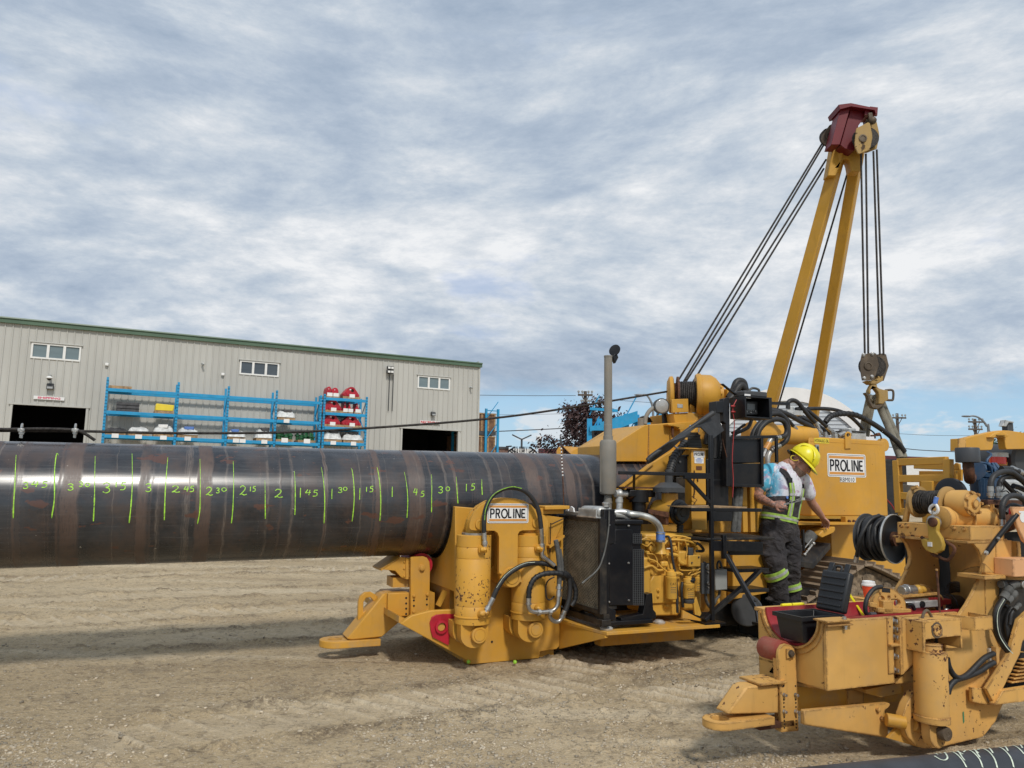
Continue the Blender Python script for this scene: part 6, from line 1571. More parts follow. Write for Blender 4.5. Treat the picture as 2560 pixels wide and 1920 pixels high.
hz=[pt('S',560,360,-.45),pt('S',620,270,-.45),pt('S',665,150,-.45),pt('S',720,122,-.45),pt('S',770,150,-.45),pt('S',790,220,-.45),pt('S',800,270,-.45)]
h_=hose('hydraulic_hose',hz,.034)
h2c=[pt('S',560,400,-.5),pt('S',630,320,-.5),pt('S',690,215,-.5),pt('S',740,185,-.5),pt('S',775,230,-.5)]
h_=hose('ribbed_hose',h2c,.032);rb=MB();P_=catmull(h2c,7)
for j in range(1,len(P_)-1,1):rb.cyl(P_[j]-(P_[j+1]-P_[j]).normalized()*.006,P_[j]+(P_[j+1]-P_[j]).normalized()*.006,.037,n=12)
part('hose_ribs',rb,M['rubber'],parent=h_)
# ---------------- winch on top
WY=-.05
wb=plate1('winch_base','B',[(1195,565),(1335,558),(1420,565),(1500,570),(1500,590),(1420,590),(1420,650),(1205,650)],WY-.20,.42,Y_,.005)
plate1('winch_plinth','B',[(1205,592),(1335,585),(1500,592),(1480,655),(1205,660)],WY-.18,.40,Y_,.004)
ws=plate1('winch_side','B',[(1183,435),(1330,430),(1335,555),(1185,560)],WY-.22,.03,Y_,.005)
q0,q1=pt('B',1228,512,WY-.221),pt('B',1278,482,WY-.221);part('data_plate',MB().box((q0.x,WY-.224,q0.z),(q1.x,WY-.2205,q1.z)),M['alu'],parent=ws)
c0=pt('B',1190,405,WY);c1=pt('B',1345,400,WY);wz=(c0.z+c1.z)/2
wax=(Vector((c1.x,c1.y-.14,wz))-Vector((c0.x-.02,c0.y,wz))).normalized();w0=Vector((c0.x-.035,WY,wz))
part('winch_flange',MB().lathe(w0-wax*.03,wax,[(0,.05),(0,.14),(.02,.185),(.05,.19),(.06,.175)],40),Y_)
drm=part('winch_drum',MB().lathe(w0+wax*.04,wax,[(0,.12),(.22,.12)],36),M['rust'])
part('drum_flange',MB().lathe(w0+wax*.065,wax,[(0,.12),(0,.185),(.02,.185),(.02,.12)],40),M['rust'],parent=drm)
rp_=MB()
for i in range(9):P0=w0+wax*(.095+i*.0185);x_,y_5,a_5=basis(wax);rp_.tube([P0+x_*(.130*math.cos(q*.3927))+y_5*(.130*math.sin(q*.3927))for q in range(16)],.0095,6,2,closed=True)
part('wound_rope',rp_,M['rope'],parent=drm)
gx=w0+wax*.25
gb1=part('gearbox',MB().lathe(gx,wax,[(0,.10),(0,.205),(.02,.215),(.05,.215),(.053,.205),(.06,.205),(.15,.20),(.20,.17),(.235,.125),(.24,.10),(.27,.10),(.275,.07)],44),Y_)
bl=MB();x_,y_5,a_5=basis(wax)
for i in range(20):bl.bolt(gx+wax*.047+x_*(.196*math.cos(i*.314))+y_5*(.196*math.sin(i*.314)),wax,.0085,.012)
for i in range(10):bl.bolt(gx+wax*.238+x_*(.110*math.cos(i*.628))+y_5*(.110*math.sin(i*.628)),wax,.008,.012)
part('bolt_ring',bl,M['yeldust'],parent=gb1)
mo=gx+wax*.28
part('winch_motor',MB().box((mo.x-.03,mo.y-.10,mo.z-.075),(mo.x+.10,mo.y+.07,mo.z+.055)).cyl(mo+Vector((.02,-.03,-.01)),mo+Vector((.13,-.09,-.01)),.075,n=18),Y_,.012,parent=gb1)
part('winch_bracket',MB().bar(pt('B',1350,450,WY-.15),pt('B',1360,560,WY-.15),.05,.05).bar(pt('B',1395,480,WY-.12),pt('B',1400,560,WY-.12),.03,.05),Y_,.004)
part('motor_pipe',MB().tube([pt('B',1500,400,WY-.12),pt('B',1500,440,WY-.14),pt('B',1510,480,WY-.14),pt('B',1545,500,WY-.14),pt('B',1580,498,WY-.14)],.016,10,5),M['steel'])
hose('motor_hose',[pt('B',1570,498,WY-.14),pt('B',1600,510,WY-.2),pt('B',1590,540,WY-.3),pt('B',1560,580,WY-.4)],.024)
lp_=pt('B',1090,497,-.15)
lam=part('work_lamp',MB().lathe(lp_+Vector((.0,.06,0)),(-.25,-1,-.05),[(0,.04),(.02,.072),(.075,.078),(.085,.078)],28),M['dkgrey'])
part('lens',MB().lathe(lp_+Vector((-.021,-.026,-.004)),(-.25,-1,-.05),[(0,.068),(.006,.060),(.010,0)],24),M['lens'],parent=lam)
part('lamp_post',MB().plate(PX('B',[(1098,545),(1120,545),(1140,660),(1105,660)],-.13),-.13,-.10),BLK)
hose('breather_hose',[pt('B',932,665,-.12),pt('B',940,600,-.12),pt('B',975,540,-.12),pt('B',1020,512,-.12),pt('B',1065,515,-.12)],.021,M['exh'])
hose('breather_hose',[pt('B',1120,560,-.05),pt('B',1138,600,-.05),pt('B',1140,660,-.05)],.018,M['exh'])
part('filler_neck',MB().cyl(pt('B',905,690,.1),pt('B',905,610,.1),.045,n=18),M['exh']);part('filler_flap',MB().plate(PX('B',[(888,600),(925,585),(960,610),(985,650),(955,650),(930,615)],.1),.06,.13),BLK,.004)
gr=MB();gy=.95
for a,b,w_ in(((450,745),(800,745),.05),((485,745),(485,940),.09),((640,725),(670,870),.12),((660,765),(790,760),.04),((430,885),(620,885),.035)):gr.bar(pt('B',*a,gy),pt('B',*b,gy),w_,.05)
part('far_guard',gr,BLK)
sx0=[pt('H',1028,1150,-.6),pt('A',2088,10,-.6),pt('A',2092,295,-.6)]
stf=part('measuring_staff',MB().tube([pt('B',157,850,-.6),pt('B',172,1130,-.6),pt('B',184,1440,-.6)],.0055,8,3),M['rust'])
wb_=MB();a,b=pt('B',158,880,-.6),pt('B',173,1155,-.6)
for i in range(9):wb_.cyl(a.lerp(b,(i+.1)/9),a.lerp(b,(i+.55)/9),.0068,n=8)
part('white_band',wb_,M['white'],parent=stf);part('staff_tip',MB().cyl(pt('B',155,790,-.6),pt('B',157,850,-.6),.008,.011,8),M['dkgrey'],parent=stf)
# ---------------- hydraulic oil tank
TY=-.15
def tk(x,y):return pt('E',x,y,TY)
t0,t1=tk(252,885),tk(930,190)
ztop,zbot=(tk(252,155).z+tk(928,190).z)/2,(tk(262,885).z+tk(930,885).z)/2
tank=part('oil_tank',MB().box((t0.x,TY,zbot),(t1.x,TY+.95,ztop)),Y_,.012)
q0,q1=tk(402,521),tk(747,320);proline(q0.x,q0.z,q1.x,q1.z,TY-.0005,tank)
q0,q1=tk(515,572),tk(659,528);pl2=part('number_board',MB().box((q0.x,TY-.003,q0.z),(q1.x,TY-.0005,q1.z)),M['white'],parent=tank)
lettering('lettering','RBM010',1,M['decblk'],pl2,((q0.x+q1.x)/2-.01,TY-.0045,(q0.z+q1.z)/2),wid=(q1.x-q0.x)*.9,hgt=(q1.z-q0.z)*.82)
q0,q1=tk(278,212),tk(412,172);st_=part('oil_sticker',MB().box((q0.x,TY-.003,q0.z),(q1.x,TY-.0005,q1.z)),M['sticky'],parent=tank)
lettering('lettering','HYDRAULIC OIL',1,M['decblk'],st_,((q0.x+q1.x)/2,TY-.0045,(q0.z+q1.z)/2),wid=(q1.x-q0.x)*.94,hgt=(q1.z-q0.z)*.62)
q0,q1=tk(284,330),tk(312,228);sg=part('sight_gauge',MB().box((q0.x,TY-.02,q0.z),(q1.x,TY-.0005,q1.z)),M['grey'],.004,parent=tank)
part('gauge_glass',MB().box((q0.x+.012,TY-.024,q0.z+.02),(q1.x-.012,TY-.0205,q1.z-.02)),M['glassdark'],parent=sg)
lg=PX('E',[(565,265),(565,140),(570,118),(588,106),(606,110),(620,130),(618,160),(620,262)],TY-.014)
part('lifting_lug',MB().plate(lg,TY-.016,TY-.0005,[PX('E',circ(592,138,17,14),TY-.014)]),Y_,.003,parent=tank)
g=tk(912,228);part('end_disc',MB().lathe((t1.x-.0,TY+.06,g.z),(0,-1,0),[(0,.075),(.05,.075),(.055,.07),(.055,0)],28),Y_,parent=tank)
part('tank_weld',MB().box((t0.x+.02,TY-.003,ztop-.05),(t1.x-.05,TY-.0005,ztop-.045)),Y_,parent=tank)
def nut(c,x,y,yl,r_=.03,h_=.05):g=pt(c,x,y,yl);part('tank_fitting',MB().lathe((g.x,yl,ztop),(0,0,1),[(0,r_*1.2),(.01,r_*1.2),(.012,r_),(h_,r_),(h_+.002,r_*.7),(h_+.02,r_*.7)],8),M['steel'])
for x,r_ in((1250,.028),(1330,.032),(1460,.030),(1500,.026),(1560,.03),(1650,.04)):nut('N',x,600,TY+.08,r_)
part('tank_fitting',MB().cyl(pt('E',495,150,TY+.05),pt('E',560,125,TY+.05),.035,n=16).cyl(pt('E',560,128,TY+.05),pt('E',600,120,TY+.05),.045,n=8),M['steel'])
part('filter_housing',MB().box((tk(632,150).x,TY+.06,ztop),(tk(800,150).x,TY+.26,ztop+.085)).cyl((tk(690,150).x,TY+.16,ztop+.08),(tk(690,150).x,TY+.16,ztop+.13),.09,n=18),M['alu'],.008)
part('filter_cover',MB().box((tk(610,110).x,TY+.04,ztop+.086),(tk(790,110).x,TY+.24,ztop+.10)),M['dkgrey'],.004)
part('tank_tap',MB().tube([tk(800,145),tk(890,140),tk(898,175)],.010,8,1,smooth=False).cyl(tk(850,135),tk(880,130),.018,n=8),M['rust'])
HZ=[([(885,640),(905,580),(955,510),(1040,435),(1130,425),(1195,475),(1220,565),(1205,660),(1140,715)],-.40,.026),([(930,640),(960,560),(1030,492),(1110,472),(1175,492),(1205,560),(1195,615),(1150,638)],-.46,.026),([(990,380),(1120,395),(1240,440),(1330,490),(1410,530),(1470,575)],-.1,.028),([(1215,372),(1222,315),(1262,297),(1310,320),(1370,395),(1420,455),(1470,505)],-.02,.024),([(1290,380),(1360,375),(1420,410),(1500,475),(1575,545)],.0,.022),([(1400,375),(1560,375),(1680,393),(1780,440),(1850,500),(1905,560)],.25,.022),([(1180,440),(1230,490),(1270,540)],-.12,.018),([(1330,460),(1420,500),(1520,560),(1600,600)],.12,.03),([(1280,420),(1400,480),(1500,540),(1570,590)],.2,.028),([(1000,400),(1090,400),(1160,440),(1190,500)],-.25,.03),([(880,480),(850,545),(790,580),(740,600),(700,640)],-.5,.018),([(1960,560),(2010,600),(2020,650)],.1,.009),([(820,520),(790,540),(740,580),(700,600)],-.45,.013)]
for pts,yl,r_ in HZ:hose('hydraulic_hose',[pt('N',x,y,yl)for x,y in pts],r_)
wr=[(1560,500),(1610,445),(1700,422),(1830,430),(1950,485),(2060,552),(2150,620),(2240,700),(2290,770)]
h_=hose('wrapped_hose',[pt('N',x,y,.0)for x,y in wr],.030)
rb=MB();P_=catmull([pt('N',x,y,.0)for x,y in wr[:5]],7)
for j in range(2,len(P_)-1,2):rb.cyl(P_[j]-(P_[j+1]-P_[j]).normalized()*.005,P_[j]+(P_[j+1]-P_[j]).normalized()*.005,.0335,n=12)
part('spiral_wrap',rb,M['plastic'],parent=h_)
part('steel_bar',MB().bar(pt('N',985,322,-.1),pt('N',1220,330,-.1),.03,.03),BLK)
for a,b,yl,r_ in(((1465,572),(1485,600),-.1,.033),((1468,500),(1525,615),-.02,.028),((1570,540),(1650,615),.0,.026),((1265,535),(1330,610),-.12,.024),((1145,640),(1085,650),-.46,.028),((1140,715),(1060,760),-.40,.030),((880,635),(870,690),-.40,.028)):
 fitting(pt('N',*a,yl),pt('N',*b,yl),r_)
part('tank_fitting',MB().cyl(pt('N',1240,440,.0),pt('N',1240,360,.0),.035,n=10).box(pt('N',1215,430,-.03),pt('N',1300,400,.06)),M['alu'],.004)
part('valve_pipe',MB().tube([pt('N',1085,650,-.42),pt('N',1055,665,-.42),pt('N',1040,690,-.42)],.026,10,4),M['alu'])
part('yellow_valve',MB().cyl(pt('N',1045,690,-.42),pt('N',1010,750,-.42),.030,n=14),M['decor']);part('valve_nut',MB().cyl(pt('N',1010,750,-.42),pt('N',980,815,-.42),.026,n=8),M['steel'])
part('return_pipe',MB().tube([pt('N',1090,750,-.38),pt('N',1050,780,-.38),pt('N',1030,830,-.38),pt('N',1030,890,-.38)],.026,12,5),M['alu'])
sx0,sx1=pt('E',130,958,-.30),pt('E',690,955,-.30);szz=(sx0.z+sx1.z)/2
part('tank_shelf',MB().plate_z([(pt('E',560,958,-.30).x-.75,-.30),(sx1.x+.02,-.30),(sx1.x+.8,.6),(sx0.x,.6)],szz-.012,szz+.012),Y_,.003)
part('tank_foot',MB().plate(PX('E',[(555,890),(680,890),(680,950),(555,950)],-.20),-.22,-.151),Y_,.003)
for cx in(597,640):g=pt('E',cx,935,-.22);part('bolt',MB().bolt((g.x,-.221,g.z),(0,-1,0),.016,.02),M['rust'])
part('shelf_bracket',MB().plate(PX('E',[(290,1060),(330,1010),(445,980),(450,1010),(440,1030),(320,1085)],-.30),-.34,-.10),Y_,.012)
part('tank_bearer',MB().box((pt('E',400,970,.1).x,.05,.25),(pt('E',690,970,.1).x+.9,.5,szz-.013)),Y_,.006)
part('end_bearer',MB().box((t0.x-.1,.5,.25),(t1.x+.1,.6,szz-.013)),M['yeldust'])
a,b=pt('E',185,1150,-.28),pt('E',260,1050,-.28)
part('canister',MB().cyl(a,b,.062,n=24),M['sleeve'],.006)
part('canister_strap',MB().tube([pt('E',125,1130,-.37),pt('E',190,1180,-.37),pt('E',258,1095,-.37)],.007,8,1,smooth=False).tube([pt('E',190,1240,-.38),pt('E',270,1138,-.38)],.010,8,1,smooth=False).ball(pt('E',270,1138,-.38),.02).ball(pt('E',190,1240,-.38),.018),M['steel'])
part('hanger',MB().bar(pt('E',172,1010,-.38),pt('E',180,1205,-.38),.028,.02),BLK)
tr_=[pt('E',*q,yl)for q,yl in(((125,1295),-.45),((265,1318),-.45),((428,1135),-.15),((275,1120),-.15))]
dn=Vector((0,0,-.06))
part('drip_tray',MB().add([p for p in tr_]+[p+dn for p in tr_],[(0,1,2,3),(7,6,5,4),(0,4,5,1),(1,5,6,2),(2,6,7,3),(3,7,4,0)]),M['blackdust'],.004)
part('oil_cooler',MB().box((pt('E',918,700,-.02).x,-.02,pt('E',950,880,-.02).z),(pt('E',1060,700,-.02).x+.15,.7,pt('E',950,360,-.02).z)),M['blackdust'],.01)
gz_=MB();xa,xb=pt('E',925,700,-.03).x,pt('E',1055,700,-.03).x;za,zb4=pt('E',950,870,-.03).z,pt('E',950,375,-.03).z
for i in range(14):x=xa+(xb-xa)*i/13;gz_.bar((x,-.027,za),(x,-.027,zb4),.006,.008,up=(0,1,0))
for i in range(40):z=za+(zb4-za)*i/39;gz_.bar((xa,-.025,z),(xb,-.025,z+.012),.005,.006,up=(0,1,0))
part('cooler_mesh',gz_,M['dkgrey'],kind='stuff')
part('cooler_wire',MB().tube([pt('E',925,640,-.06),pt('E',940,720,-.07),pt('E',990,780,-.08),pt('E',1020,830,-.08)],.007,6,5),M['redwire'])
# ---------------- crawler track under the tank
def trk(x,y,yl):return pt('X',x,y,yl)
FYt,TW=-.42,.62
prof=[F1.at('X',cx,cy,y=FYt)for cx,cy in((900,1330),(1200,1130),(1500,935),(1760,775),(1990,648))]
seq=[Vector((p.x,0,p.z))for p in prof];apex=seq[-1];nxt=[F1.at('E',1040,1445,y=FYt)]
seq+=[Vector((apex.x+.16,0,apex.z-.03)),Vector((nxt[0].x,0,nxt[0].z)),Vector((nxt[0].x+.7,0,nxt[0].z-.28)),Vector((nxt[0].x+1.0,0,.06))]
low=[Vector((seq[0].x-.12,0,seq[0].z-.12)),Vector((seq[0].x-.10,0,.12)),Vector((seq[0].x+.05,0,.05))]
path=catmull(low[::-1]+seq,10)
pd=MB();gb5=MB();acc=0.0;pitch=.125;last=path[0];pads=[]
for a,b in zip(path,path[1:]):
 L_=(b-a).length;t_=0.0
 while acc+(L_-t_)>=pitch:
  t_+=pitch-acc;acc=0.0;pads.append((a.lerp(b,t_/L_),(b-a).normalized()))
 acc+=L_-t_
padm=MB().box((-.058,0,-.012),(.058,TW,.012)).mesh('track_pad');padm.materials.append(M['trackpad'])
grm=MB().plate([(-.052,.0121),(-.030,.0121),(-.034,.050),(-.048,.050)],.0,TW).mesh('grouser');grm.materials.append(M['trackpad'])
for p,d in pads:
 ang=math.atan2(d.z,d.x)
 o=bpy.data.objects.new('track_pad',padm);COL.objects.link(o);o.parent=bm1;o.location=(p.x,FYt,p.z);o.rotation_euler=(0,-ang,0)
 b_=o.modifiers.new('Bevel','BEVEL');b_.width=.004;b_.segments=1
 g=bpy.data.objects.new('grouser',grm);COL.objects.link(g);g.parent=o
inner=[(p.x,p.z-.03)for p in path[2:]]+[(path[-1].x,.02),(path[2].x,.02)]
part('track_frame',MB().plate(inner,FYt+.10,FYt+TW-.1),M['mud'],.01)
rngm=random.Random(3);md=MB()
for i in range(60):
 x=rngm.uniform(seq[1].x,seq[-2].x);zt2=max(.05,np.interp(x,[s_.x for s_ in seq],[s_.z for s_ in seq])-.10);z=rngm.uniform(.02,zt2)
 r_=rngm.uniform(.03,.09);md.ball((x,FYt+.10,z),(r_,r_*.5,r_*rngm.uniform(.6,1)),7,5)
part('caked_mud',md,M['mud'],kind='stuff')
part('track_guard',MB().plate(PX('U',[(20,330),(170,300),(390,310),(410,560),(20,560)],FYt+.02),FYt+.02,FYt+.08),M['mud'],.01)
part('track_roller',MB().cyl(pt('C',1870,1090,-.5),pt('C',1870,1090,-.1),.15,n=28),M['dkgrey'],.01)
# ------------------------------------------------------------------ SIDEBOOM CRANE behind the bender
CY0=10.5
cr=thing('sideboom_crane','pipelayer crane with a tall yellow A-frame boom, red boom head and wire rope falls','crane',(3.6,11.0,0))
CO=Vector(cr.location)
def cw(c,x,y,Y):return wat(c,x,y,Y)-CO
def cpart(name,mb,mat,bev=0.0,parent=None,**kw):return ob(name,mb,mat,parent or cr,bev,**kw)
def octo(c,pts,y0,t):return MB().plate([(p.x,p.z)for p in(cw(c,a,b,y0+CO.y)for a,b in pts)],y0,y0+t)
topL,topR=cw('Z',2100,375,9.55),cw('Z',2146,375,9.72)
ftL,ftR=cw('Z',1868,1225,10.9),cw('Z',2000,1225,11.8)
for a,b,w_ in((ftL,topL,.142),(ftR,topR,.138)):
 d=(b-a).normalized();sidev=d.cross(Vector((0,1,0))).normalized();up=(sidev*.55+Vector((0,-1,0))*.84)
 cpart('boom_leg',MB().bar(a,b,w_,w_*1.15,up=up),M['boom'],.012)
hd=octo('I',[(660,905),(905,905),(985,930),(1150,1000),(1130,1200),(1090,1330),(950,1330),(925,1190),(905,1145),(870,1125),(830,1130),(795,1165),(700,1400),(570,1400)],9.50-CO.y,.16)
cpart('boom_fork',hd,M['boom'],.01)
red=octo('I',[(775,325),(625,905),(760,905),(935,290)],9.3-CO.y,.22);cpart('head_cheek',red,M['headred'],.006)
red=octo('I',[(945,300),(770,905),(830,958),(985,1005),(1050,880),(1060,600),(1180,430),(1330,420),(1340,345)],9.34-CO.y,.22);h_=cpart('boom_head',red,M['headred'],.006)
cap=octo('I',[(745,265),(940,240),(1350,325),(1362,400),(1335,408),(1320,350),(945,290),(790,330),(770,335)],9.24-CO.y,.34);cpart('head_cap',cap,M['headred'],.006)
for cx in(1225,1300):a,b=cw('I',cx,310,9.3),cw('I',cx-10,440,9.3);cpart('head_rib',MB().bar(a,b,.03,.10),M['headred'])
a,b=cw('I',1240,400,9.25),cw('I',1260,520,9.25);cpart('block_hanger',MB().bar(a,b,.035,.05).bar(cw('I',1180,540,9.3),cw('I',1300,500,9.3),.04,.05).ball(cw('I',1285,520,9.25),.05,10,8),M['hook'],.004)
def sheave_block(c,front,back,hub,y0,thick,mat,name,label=None,off=(110,-18),sr=.14):
 f=octo(c,front,y0,.02)
 o=cpart(name,f,mat,.006,label=label)
 cpart('cheek_plate',octo(c,back,y0+thick,.02),mat,.006,parent=o)
 hb=cw(c,*hub,y0+CO.y)
 for q in(.25,.5,.75):
  hq=hb.lerp(cw(c,hub[0]+off[0],hub[1]+off[1],y0+thick+CO.y),q)
  cpart('sheave',MB().lathe((hq.x,y0+.02+thick*q-.025,hq.z),(0,1,0),[(0,.05),(0,sr),(.012,sr*.97),(.025,sr*.86),(.038,sr*.97),(.05,sr),(.05,.05)],28),M['rope'],parent=o)
 cpart('hub',MB().lathe((hb.x,y0-.001,hb.z),(0,-1,0),[(0,.05),(.012,.05),(.014,.035),(.006,.03),(.006,0)],16),M['hook'],parent=o)
 return o,hb
fr_=[(1030,640),(1215,545),(1245,560),(1280,720),(1285,790),(1245,985),(1080,1050),(1050,1040),(1005,930),(1003,860),(1020,690)]
bk_=[(x+110,y-18)for x,y in fr_]
sheave_block('I',fr_,bk_,(1128,805),9.15-CO.y,.24,M['block'],'head_block',label='dirty yellow sheave block hanging from the red boom head')
lf=[(490,740),(600,590),(715,535),(720,640),(640,940),(600,965),(515,900),(465,840),(465,800)]
sheave_block('I',lf,[(x+40,y+30)for x,y in lf],(590,770),9.55-CO.y,.20,M['hook'],'luffing_block',off=(40,30),sr=.12)
def fall(p0,p1,name='wire_rope',r=.0125):return cpart(name,MB().tube([p0,p1],r,7,1,smooth=False),M['rope'])
for(ix,iy),(bx_,by_)in(((487,875),(1625,1068)),((513,895),(1636,1078)),((545,1140),(1648,1060)),((508,1285),(1650,1090))):
 fall(cw('I',ix,iy,9.6),cw('Z',bx_,by_,9.6))
fall(cw('I',990,1000,9.6),cw('Z',1925,1085,11.0))
for(ix,iy),(jx,jy)in(((1100,1045),(425,228)),((1178,1050),(470,225)),((1298,1010),(620,240)),((1352,985),(668,245))):
 fall(cw('I',ix,iy,9.3),cw('J',jx,jy,9.3))
fr_=[(392,240),(540,212),(575,230),(610,375),(545,570),(440,575),(395,575),(375,460),(365,385),(380,290)]
bk_=[(x+128,y+10)for x,y in fr_]
hk,hb=sheave_block('J',fr_,bk_,(468,390),9.18-CO.y,.24,M['hook'],'hook_block',label='heavy brown hook block hanging on four rope falls',off=(128,10),sr=.13)
for cx,cy in((415,545),(515,525),(405,245),(520,230)):g=cw('J',cx,cy,9.18);cpart('bolt',MB().bolt(g,(0,-1,0),.018,.02),M['steel'],parent=hk)
cpart('block_yoke',octo('J',[(440,578),(545,575),(600,545),(595,520),(615,520),(628,550),(645,520),(665,520),(660,580),(590,620),(500,620)],9.25-CO.y,.12),M['block'],.006,parent=hk)
hkp=[(520,620),(585,620),(590,660),(620,680),(670,695),(730,705),(735,825),(690,850),(670,885),(600,880),(610,790),(600,730),(560,680),(525,660),(505,700),(505,755),(480,750),(478,700),(500,655)]
cpart('crane_hook',octo('J',hkp,9.26-CO.y,.09),M['block'],.012,parent=hk)
hk2=[(430,730),(470,738),(498,790),(510,860),(560,900),(640,880),(690,850),(680,890),(600,950),(520,930),(475,850),(455,770),(430,745)]
cpart('hook_throat',octo('J',hk2,9.27-CO.y,.07),M['hook'],.012,parent=hk)
cpart('hook_handle',MB().tube([cw('J',x,y,9.3)for x,y in((690,705),(770,700),(795,730),(790,820),(765,832),(700,830))],.014,8,4),M['hook'],parent=hk)
tbx=MB().box((-1.6,-.2,.5),(1.6,1.4,1.25));cpart('tractor_body',tbx,M['boom'],.03)
for yy in(-.75,1.4):
 loop=[(-1.7,.35),(-1.9,.12),(-1.6,.02),(1.6,.02),(1.9,.12),(1.9,.5),(1.6,.75),(-1.5,.75),(-1.85,.6)]
 cpart('crawler_track',MB().plate(loop,yy,yy+.5),M['mud'],.03)
cpart('boom_foot',MB().box((ftL.x-.2,ftL.y-.15,.3),(ftR.x+.2,ftR.y+.2,ftL.z+.05)),M['boom'],.02)
cpart('luffing_winch',MB().cyl((-1.9-.4,-1.2,1.2),(-1.3,-1.2,1.2),.25,n=24).box((-2.3,-1.4,.5),(-1.3,-1.0,1.0)),M['boom'],.02)
def sling(pts,Y,label):
 P_=[wat('J',x,y,Y+dy)for x,y,dy in pts];o=P_[0];mb=MB()
 for off in(-.035,.035):
  Q=[p-o+Vector((off*.9,off*.5,0))for p in P_]
  mb.tube(Q,.042,10,4)
 s_=ob('lifting_sling',mb,M['sling']);s_.location=o
 return tag(s_,label,'sling')
sling([(500,830,0),(520,800,.02),(500,850,.06),(440,1130,.1),(415,1300,.12)],9.6,'grey-brown web sling from the crane hook down to the oil tank')
sling([(585,820,0),(600,800,-.02),(660,960,0),(790,1260,-.1),(910,1580,-.2)],9.4,'grey-brown web sling slanting right from the crane hook to the yellow guard frame')
# ------------------------------------------------------------------ WORKER
PY=7.8
wk=thing('person','worker in yellow hard hat, tie-dyed t-shirt and dark overalls with lime stripes, looking down','person',(wat('K',400,1600,PY).x,PY,0))
WO=Vector(wk.location)
KS=PY/1930/3.687
def kp(x,y,dy=0.0):return wat('K',x,y,PY+dy)-WO
LAT=Vector((.90,.43,0)).normalized();FWD=Vector((.43,-.90,0)).normalized()
def loft(mb,secs,n=24):
 vs=[];fs=[]
 for c,hw,hd,lat,fw in secs:
  for i in range(n):
   a=2*math.pi*i/n;ca,sa=math.cos(a),math.sin(a)
   vs.append(Vector(c)+Vector(lat)*(hw*math.copysign(abs(ca)**.85,ca))+Vector(fw)*(hd*math.copysign(abs(sa)**.85,sa)))
 for j in range(len(secs)-1):
  for i in range(n):
   i2=(i+1)%n;fs.append((j*n+i,j*n+i2,(j+1)*n+i2,(j+1)*n+i))
 fs.append(tuple(range(n-1,-1,-1)));fs.append(tuple((len(secs)-1)*n+i for i in range(n)))
 return mb.add(vs,fs)
def limb(mb,pts,rs,n=14,sub=5):
 P_=catmull(pts,sub);m=len(P_)-1
 def rad(q):
  t=q*(len(rs)-1);i=min(int(t),len(rs)-2);return rs[i]+(rs[i+1]-rs[i])*(t-i)
 mb.tube(pts,rad,n,sub)
 mb.ball(P_[0],rs[0]*.98,12,8);mb.ball(P_[-1],rs[-1]*.98,12,8)
 return mb
def remesh(o,vox,sm=4):
 r=o.modifiers.new('Remesh','REMESH');r.mode='VOXEL';r.voxel_size=vox;r.use_smooth_shade=True
 if sm:s_=o.modifiers.new('Smooth','SMOOTH');s_.iterations=sm;s_.factor=.5
 return o
def torso_secs(g=0.0):
 return[(kp(445,335),.075+g,.07+g,LAT,FWD),(kp(448,360),.150+g,.085+g,LAT,FWD),(kp(450,400),.180+g,.105+g,LAT,FWD),(kp(448,500),.182+g,.125+g,LAT,FWD),(kp(428,630),.176+g,.130+g,LAT,FWD),(kp(398,770),.172+g,.130+g,LAT,FWD),(kp(398,880),.180+g,.135+g,LAT,FWD),(kp(400,960),.155+g,.12+g,LAT,FWD)]
rsh,rel,rwr=kp(283,372,-.07),kp(196,590,-.10),kp(340,668,-.30)
lsh,lel,lwr=kp(622,455,.10),kp(700,655,.20),kp(792,778,.36)
rhip,rkn,ran=kp(318,890,-.03),kp(362,1210,-.10),kp(392,1640,.0)
lhip,lkn,lan=kp(478,900,.05),kp(508,1230,.02),kp(515,1650,.10)
UPH=Vector((.66,-.12,.74)).normalized();FH=Vector((.60,-.42,-.66));FH=(FH-UPH*FH.dot(UPH)).normalized();LH=UPH.cross(FH).normalized()
hc=kp(588,285,-.02)
body=MB()
loft(body,torso_secs(-.02))
limb(body,[kp(440,340,.02),kp(490,300,.01),hc-UPH*.05-FH*.015],[.068,.062,.060])
body.ball(hc+UPH*.03-FH*.01,.094,20,14)
loft(body,[(hc+UPH*.07+FH*.02,.070,.078,LH,FH),(hc+UPH*.02+FH*.025,.072,.085,LH,FH),(hc-UPH*.04+FH*.03,.064,.078,LH,FH),(hc-UPH*.085+FH*.042,.046,.056,LH,FH),(hc-UPH*.112+FH*.052,.026,.034,LH,FH)],18)
limb(body,[hc+UPH*.030+FH*.098,hc+UPH*.005+FH*.116,hc-UPH*.012+FH*.122],[.011,.013,.016],10)
for sg in(-1,1):
 body.ball(hc-UPH*.008+FH*.108+LH*.012*sg,.010,8,6)
 body.ball(hc+UPH*.036+FH*.094+LH*.030*sg,(.016,.016,.010),8,6)
 body.ball(hc-UPH*.005-FH*.008+LH*.080*sg,(.014,.024,.032),10,8)
limb(body,[hc-UPH*.048+FH*.104-LH*.022,hc-UPH*.047+FH*.112,hc-UPH*.048+FH*.104+LH*.022],[.006,.009,.006],8)
limb(body,[rsh,rsh.lerp(rel,.5)+Vector((-.01,0,0)),rel],[.058,.056,.046]);limb(body,[rel,rel.lerp(rwr,.35)+Vector((0,0,-.006)),rwr],[.046,.048,.030])
limb(body,[lsh,lsh.lerp(lel,.5),lel],[.056,.052,.044]);limb(body,[lel,lel.lerp(lwr,.35),lwr],[.044,.045,.029])
